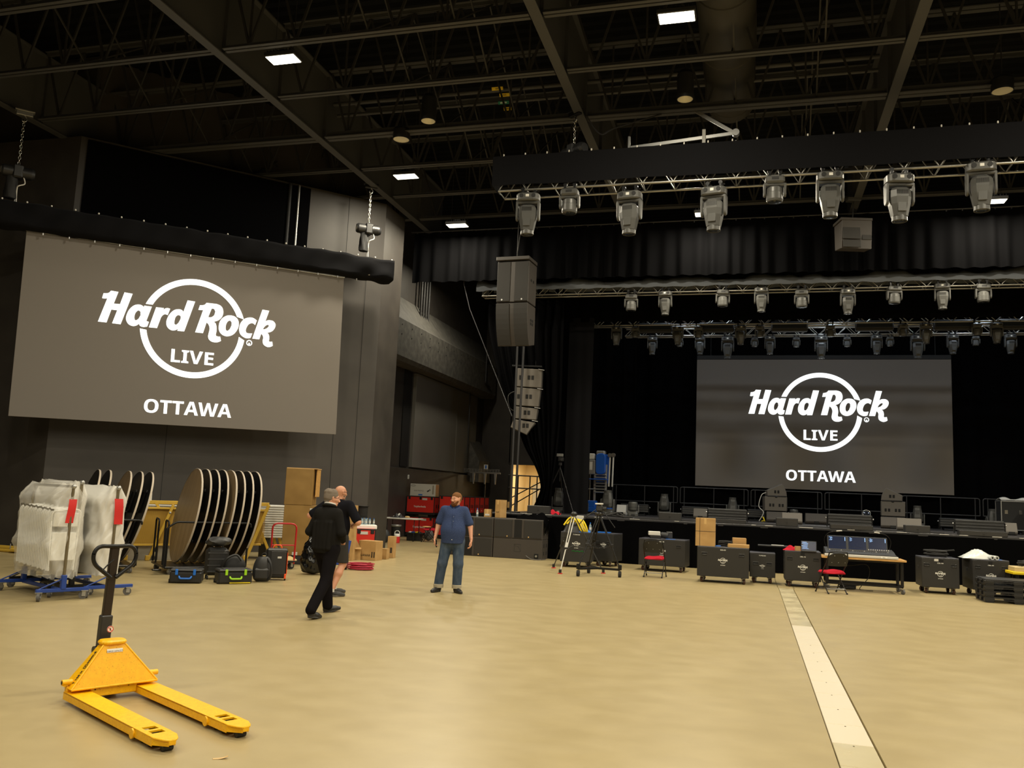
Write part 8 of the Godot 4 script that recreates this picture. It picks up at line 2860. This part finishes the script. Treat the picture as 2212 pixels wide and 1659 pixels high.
func man_in_jacket() -> void:
	var t := thing("person", "grey haired man in a black jacket walking away, seen from behind", "person", V(-5.655, 0, -10.96), 170)
	var sh := [V(-0.185, 1.41, -0.01), V(0.185, 1.41, -0.01)]
	var el := [V(-0.25, 1.13, -0.02), V(0.265, 1.13, -0.06)]
	var wr := [V(-0.13, 1.02, 0.2), V(0.14, 1.02, 0.19)]
	var hipj := [V(-0.095, 0.9, -0.01), V(0.095, 0.9, 0.01)]
	var kn := [V(-0.12, 0.5, -0.12), V(0.12, 0.5, 0.2)]
	var an := [V(-0.13, 0.13, -0.42), V(0.13, 0.1, 0.28)]
	var hc := V(0.0, 1.60, 0.05)
	var hb := rot(4, -38, 0)
	var nk := V(0.0, 1.44, 0.0)
	var o := g()
	var f := field(0.015)
	f.bone(V(0, 0.92, 0), V(0, 1.3, 0), 0.14, 0.145, 0.08, V(1.1, 1, 0.85))
	f.bone(sh[0] + V(0.08, -0.05, 0), sh[1] + V(-0.08, -0.05, 0), 0.055, 0.055, 0.04)
	f.bone(nk, V(0, 1.52, 0.02), 0.06, 0.055, 0.04)
	for s in 2:
		f.bone(sh[s] + V(0.03 - s * 0.06, -0.05, 0), el[s], 0.042, 0.04, 0.02)
		f.bone(el[s], wr[s], 0.04, 0.028, 0.02)
		f.bone(hipj[s], kn[s], 0.085, 0.06, 0.04)
		f.bone(kn[s], an[s], 0.058, 0.04, 0.03)
	f.into(o)
	head_into(o, hc, hb, nk)
	hand_into(o, wr[0] + V(0.01, -0.005, 0.01), rot(-75, 25, 0), 1.0, 0.4)
	hand_into(o, wr[1] + V(-0.01, -0.005, 0.01), rot(-75, -25, 0), -1.0, 0.4)
	part(t, "body", o, M.skin)
	face_parts(t, hc, hb)
	var hr := g()
	hr.at(hc, hb)
	var fh := field(0.006)
	fh.bone(V(0, 0.035, -0.028), V(0, 0.04, -0.02), 0.094, 0.094, 0.02, V(0.9, 0.95, 1.04))
	fh.bone(V(0, -0.015, -0.055), V(0, -0.04, -0.058), 0.074, 0.058, 0.02, V(1, 1, 0.9))
	for k in 16:
		var a := k * 2.4
		fh.bone(V(cos(a) * 0.045, 0.098 + 0.006 * sin(k * 3.0), -0.03 + sin(a) * 0.05), V(cos(a) * 0.06, 0.085, -0.035 + sin(a) * 0.07), 0.022, 0.018, 0.025)
	fh.into(hr)
	part(t, "hair", hr, M.grey_hair)
	var gl := g()
	gl.tube([V(-0.084, 0.012, -0.01), V(-0.07, 0.006, 0.08), V(0.07, 0.006, 0.08), V(0.084, 0.012, -0.01)], 0.003, 5)
	part(t, "glasses", gl, M.matt_black, hc, hb)
	# jacket, collar, trousers, shoes
	var jo := g()
	var fj := field(0.014)
	fj.hem = 0.85
	fj.bone(V(0, 0.74, 0.0), V(0, 1.1, 0.0), 0.172, 0.165, 0.06, V(1.1, 1, 0.9))
	fj.bone(V(0, 1.1, 0.0), V(0, 1.3, -0.01), 0.165, 0.155, 0.08, V(1.1, 1, 0.92))
	fj.bone(sh[0] + V(0.07, -0.035, -0.01), sh[1] + V(-0.07, -0.035, -0.01), 0.09, 0.09, 0.06)
	fj.bone(V(0, 1.39, 0.0), V(0, 1.465, 0.0), 0.09, 0.074, 0.05)
	for s in 2:
		fj.bone(sh[s] + V(0.03 - s * 0.06, -0.02, 0), el[s], 0.07, 0.06, 0.04)
		fj.bone(el[s], wr[s] + V(0, 0, -0.02), 0.06, 0.045, 0.03)
	for k in 5:
		fj.bone(V(-0.13 + k * 0.065, 1.26, -0.125), V(-0.12 + k * 0.06, 0.92, -0.135), 0.03, 0.034, 0.03)
	fj.into(jo)
	var jk := part(t, "jacket", jo, M.black_jacket)
	part(jk, "collar", g().tube(spline([V(-0.06, 1.475, 0.06), V(-0.088, 1.49, 0.0), V(-0.06, 1.505, -0.06), V(0.0, 1.51, -0.08), V(0.06, 1.505, -0.06), V(0.088, 1.49, 0.0), V(0.06, 1.475, 0.06)]), 0.02, 8), M.black_jacket)
	part(jk, "shirt_collar", g().tube(spline([V(-0.07, 1.515, 0.03), V(-0.055, 1.53, -0.035), V(0.0, 1.535, -0.055), V(0.055, 1.53, -0.035), V(0.07, 1.515, 0.03)]), 0.013, 8), M.soft_white)
	var to := g()
	var ft := field(0.014)
	ft.bone(V(-0.05, 0.9, 0), V(0.05, 0.9, 0), 0.145, 0.145, 0.06, V(1, 1, 0.92))
	for s in 2:
		ft.bone(hipj[s], kn[s], 0.108, 0.08, 0.04)
		ft.bone(kn[s], an[s] + V(0, 0.0, 0), 0.08, 0.072, 0.03)
	ft.into(to)
	part(t, "trousers", to, M.black_trousers)
	shoe(t, an[0] + V(0, -0.115, 0.05), 6, 8, M.shoe_black, M.shoe_grey)
	shoe(t, an[1] + V(0, -0.1, 0.05), -14, -6, M.shoe_black, M.shoe_grey)

func bald_man() -> void:
	var t := thing("person", "bald man in a black T-shirt and shorts, half hidden behind the man in the jacket", "person", V(-6.57, 0, -13.05), 172)
	var sh := [V(-0.215, 1.47, -0.01), V(0.215, 1.47, -0.01)]
	var el := [V(-0.40, 1.2, 0.0), V(0.47, 1.27, -0.12)]
	var wr := [V(-0.18, 1.14, 0.2), V(0.3, 1.2, 0.12)]
	var hipj := [V(-0.1, 0.92, 0), V(0.1, 0.92, 0)]
	var kn := [V(-0.12, 0.51, 0.06), V(0.12, 0.51, 0.1)]
	var an := [V(-0.1, 0.1, -0.18), V(0.12, 0.1, 0.2)]
	var hc := V(-0.01, 1.675, 0.03)
	var hb := rot(4, -24, 0)
	var nk := V(0, 1.49, -0.01)
	var o := g()
	var f := field(0.015)
	f.bone(V(0, 0.92, 0), V(0, 1.34, 0), 0.15, 0.15, 0.08, V(1.12, 1, 0.88))
	f.bone(sh[0] + V(0.07, -0.02, 0), sh[1] + V(-0.07, -0.02, 0), 0.085, 0.085, 0.06)
	f.bone(nk, V(0, 1.58, 0.0), 0.066, 0.06, 0.04)
	for s in 2:
		f.bone(sh[s], el[s], 0.062, 0.05, 0.03)
		f.bone(el[s], wr[s], 0.05, 0.03, 0.02)
		f.bone(hipj[s], kn[s], 0.09, 0.06, 0.04)
		f.bone(kn[s], kn[s].lerp(an[s], 0.35) + V(0, 0, -0.02), 0.055, 0.062, 0.03)
		f.bone(kn[s].lerp(an[s], 0.35), an[s], 0.056, 0.036, 0.03)
	f.into(o)
	head_into(o, hc, hb, nk)
	hand_into(o, wr[0] + V(0.01, 0, 0.01), rot(-80, 30, 0), 1.0, 0.3)
	hand_into(o, wr[1] + V(-0.01, 0, 0.01), rot(-80, -20, 0), -1.0, 0.3)
	part(t, "body", o, M.skin_tan)
	face_parts(t, hc, hb)
	var bd := g()
	bd.at(hc, hb)
	var fb := field(0.006)
	fb.bone(V(-0.05, -0.06, 0.03), V(0, -0.11, 0.064), 0.02, 0.024, 0.02)
	fb.bone(V(0.05, -0.06, 0.03), V(0, -0.11, 0.064), 0.02, 0.024, 0.02)
	fb.into(bd)
	part(t, "beard", bd, M.grey_hair)
	part(t, "glasses_arm", g().tube([V(-0.084, 0.012, -0.02), V(-0.07, 0.006, 0.08), V(0.07, 0.006, 0.08), V(0.084, 0.012, -0.02)], 0.003, 5), M.matt_black, hc, hb)
	var so := g()
	var fs := field(0.014)
	fs.hem = 0.86
	fs.bone(V(0, 0.74, 0.0), V(0, 1.12, 0.01), 0.165, 0.17, 0.06, V(1.14, 1, 0.92))
	fs.bone(V(0, 1.12, 0.01), V(0, 1.36, 0.0), 0.17, 0.17, 0.08, V(1.16, 1, 0.9))
	fs.bone(sh[0] + V(0.06, -0.03, 0), sh[1] + V(-0.06, -0.03, 0), 0.108, 0.108, 0.06)
	fs.bone(V(0, 1.45, -0.01), V(0, 1.51, -0.01), 0.09, 0.074, 0.04)
	for s in 2:
		fs.bone(sh[s], sh[s].lerp(el[s], 0.82), 0.082, 0.076, 0.03)
	fs.into(so)
	part(t, "t_shirt", so, M.black_tee)
	var to := g()
	var ft := field(0.014)
	ft.hem = 0.53
	ft.bone(V(-0.05, 0.92, 0), V(0.05, 0.92, 0), 0.152, 0.152, 0.06, V(1, 1, 0.92))
	for s in 2:
		ft.bone(hipj[s], kn[s] + V(0, -0.06, 0), 0.112, 0.095, 0.04)
	ft.into(to)
	part(t, "shorts", to, M.grey_shorts)
	for s in 2:
		part(t, "sock", g().cyl(an[s] + V(0, -0.02, 0), an[s] + V(0, 0.03, 0.0), 0.044, 0.042, 16), M.soft_white)
	shoe(t, an[0] + V(0, -0.1, 0.05), -40, 0, M.shoe_grey, M.sole_grey)
	shoe(t, an[1] + V(0, -0.1, 0.05), -20, 0, M.shoe_grey, M.sole_grey)
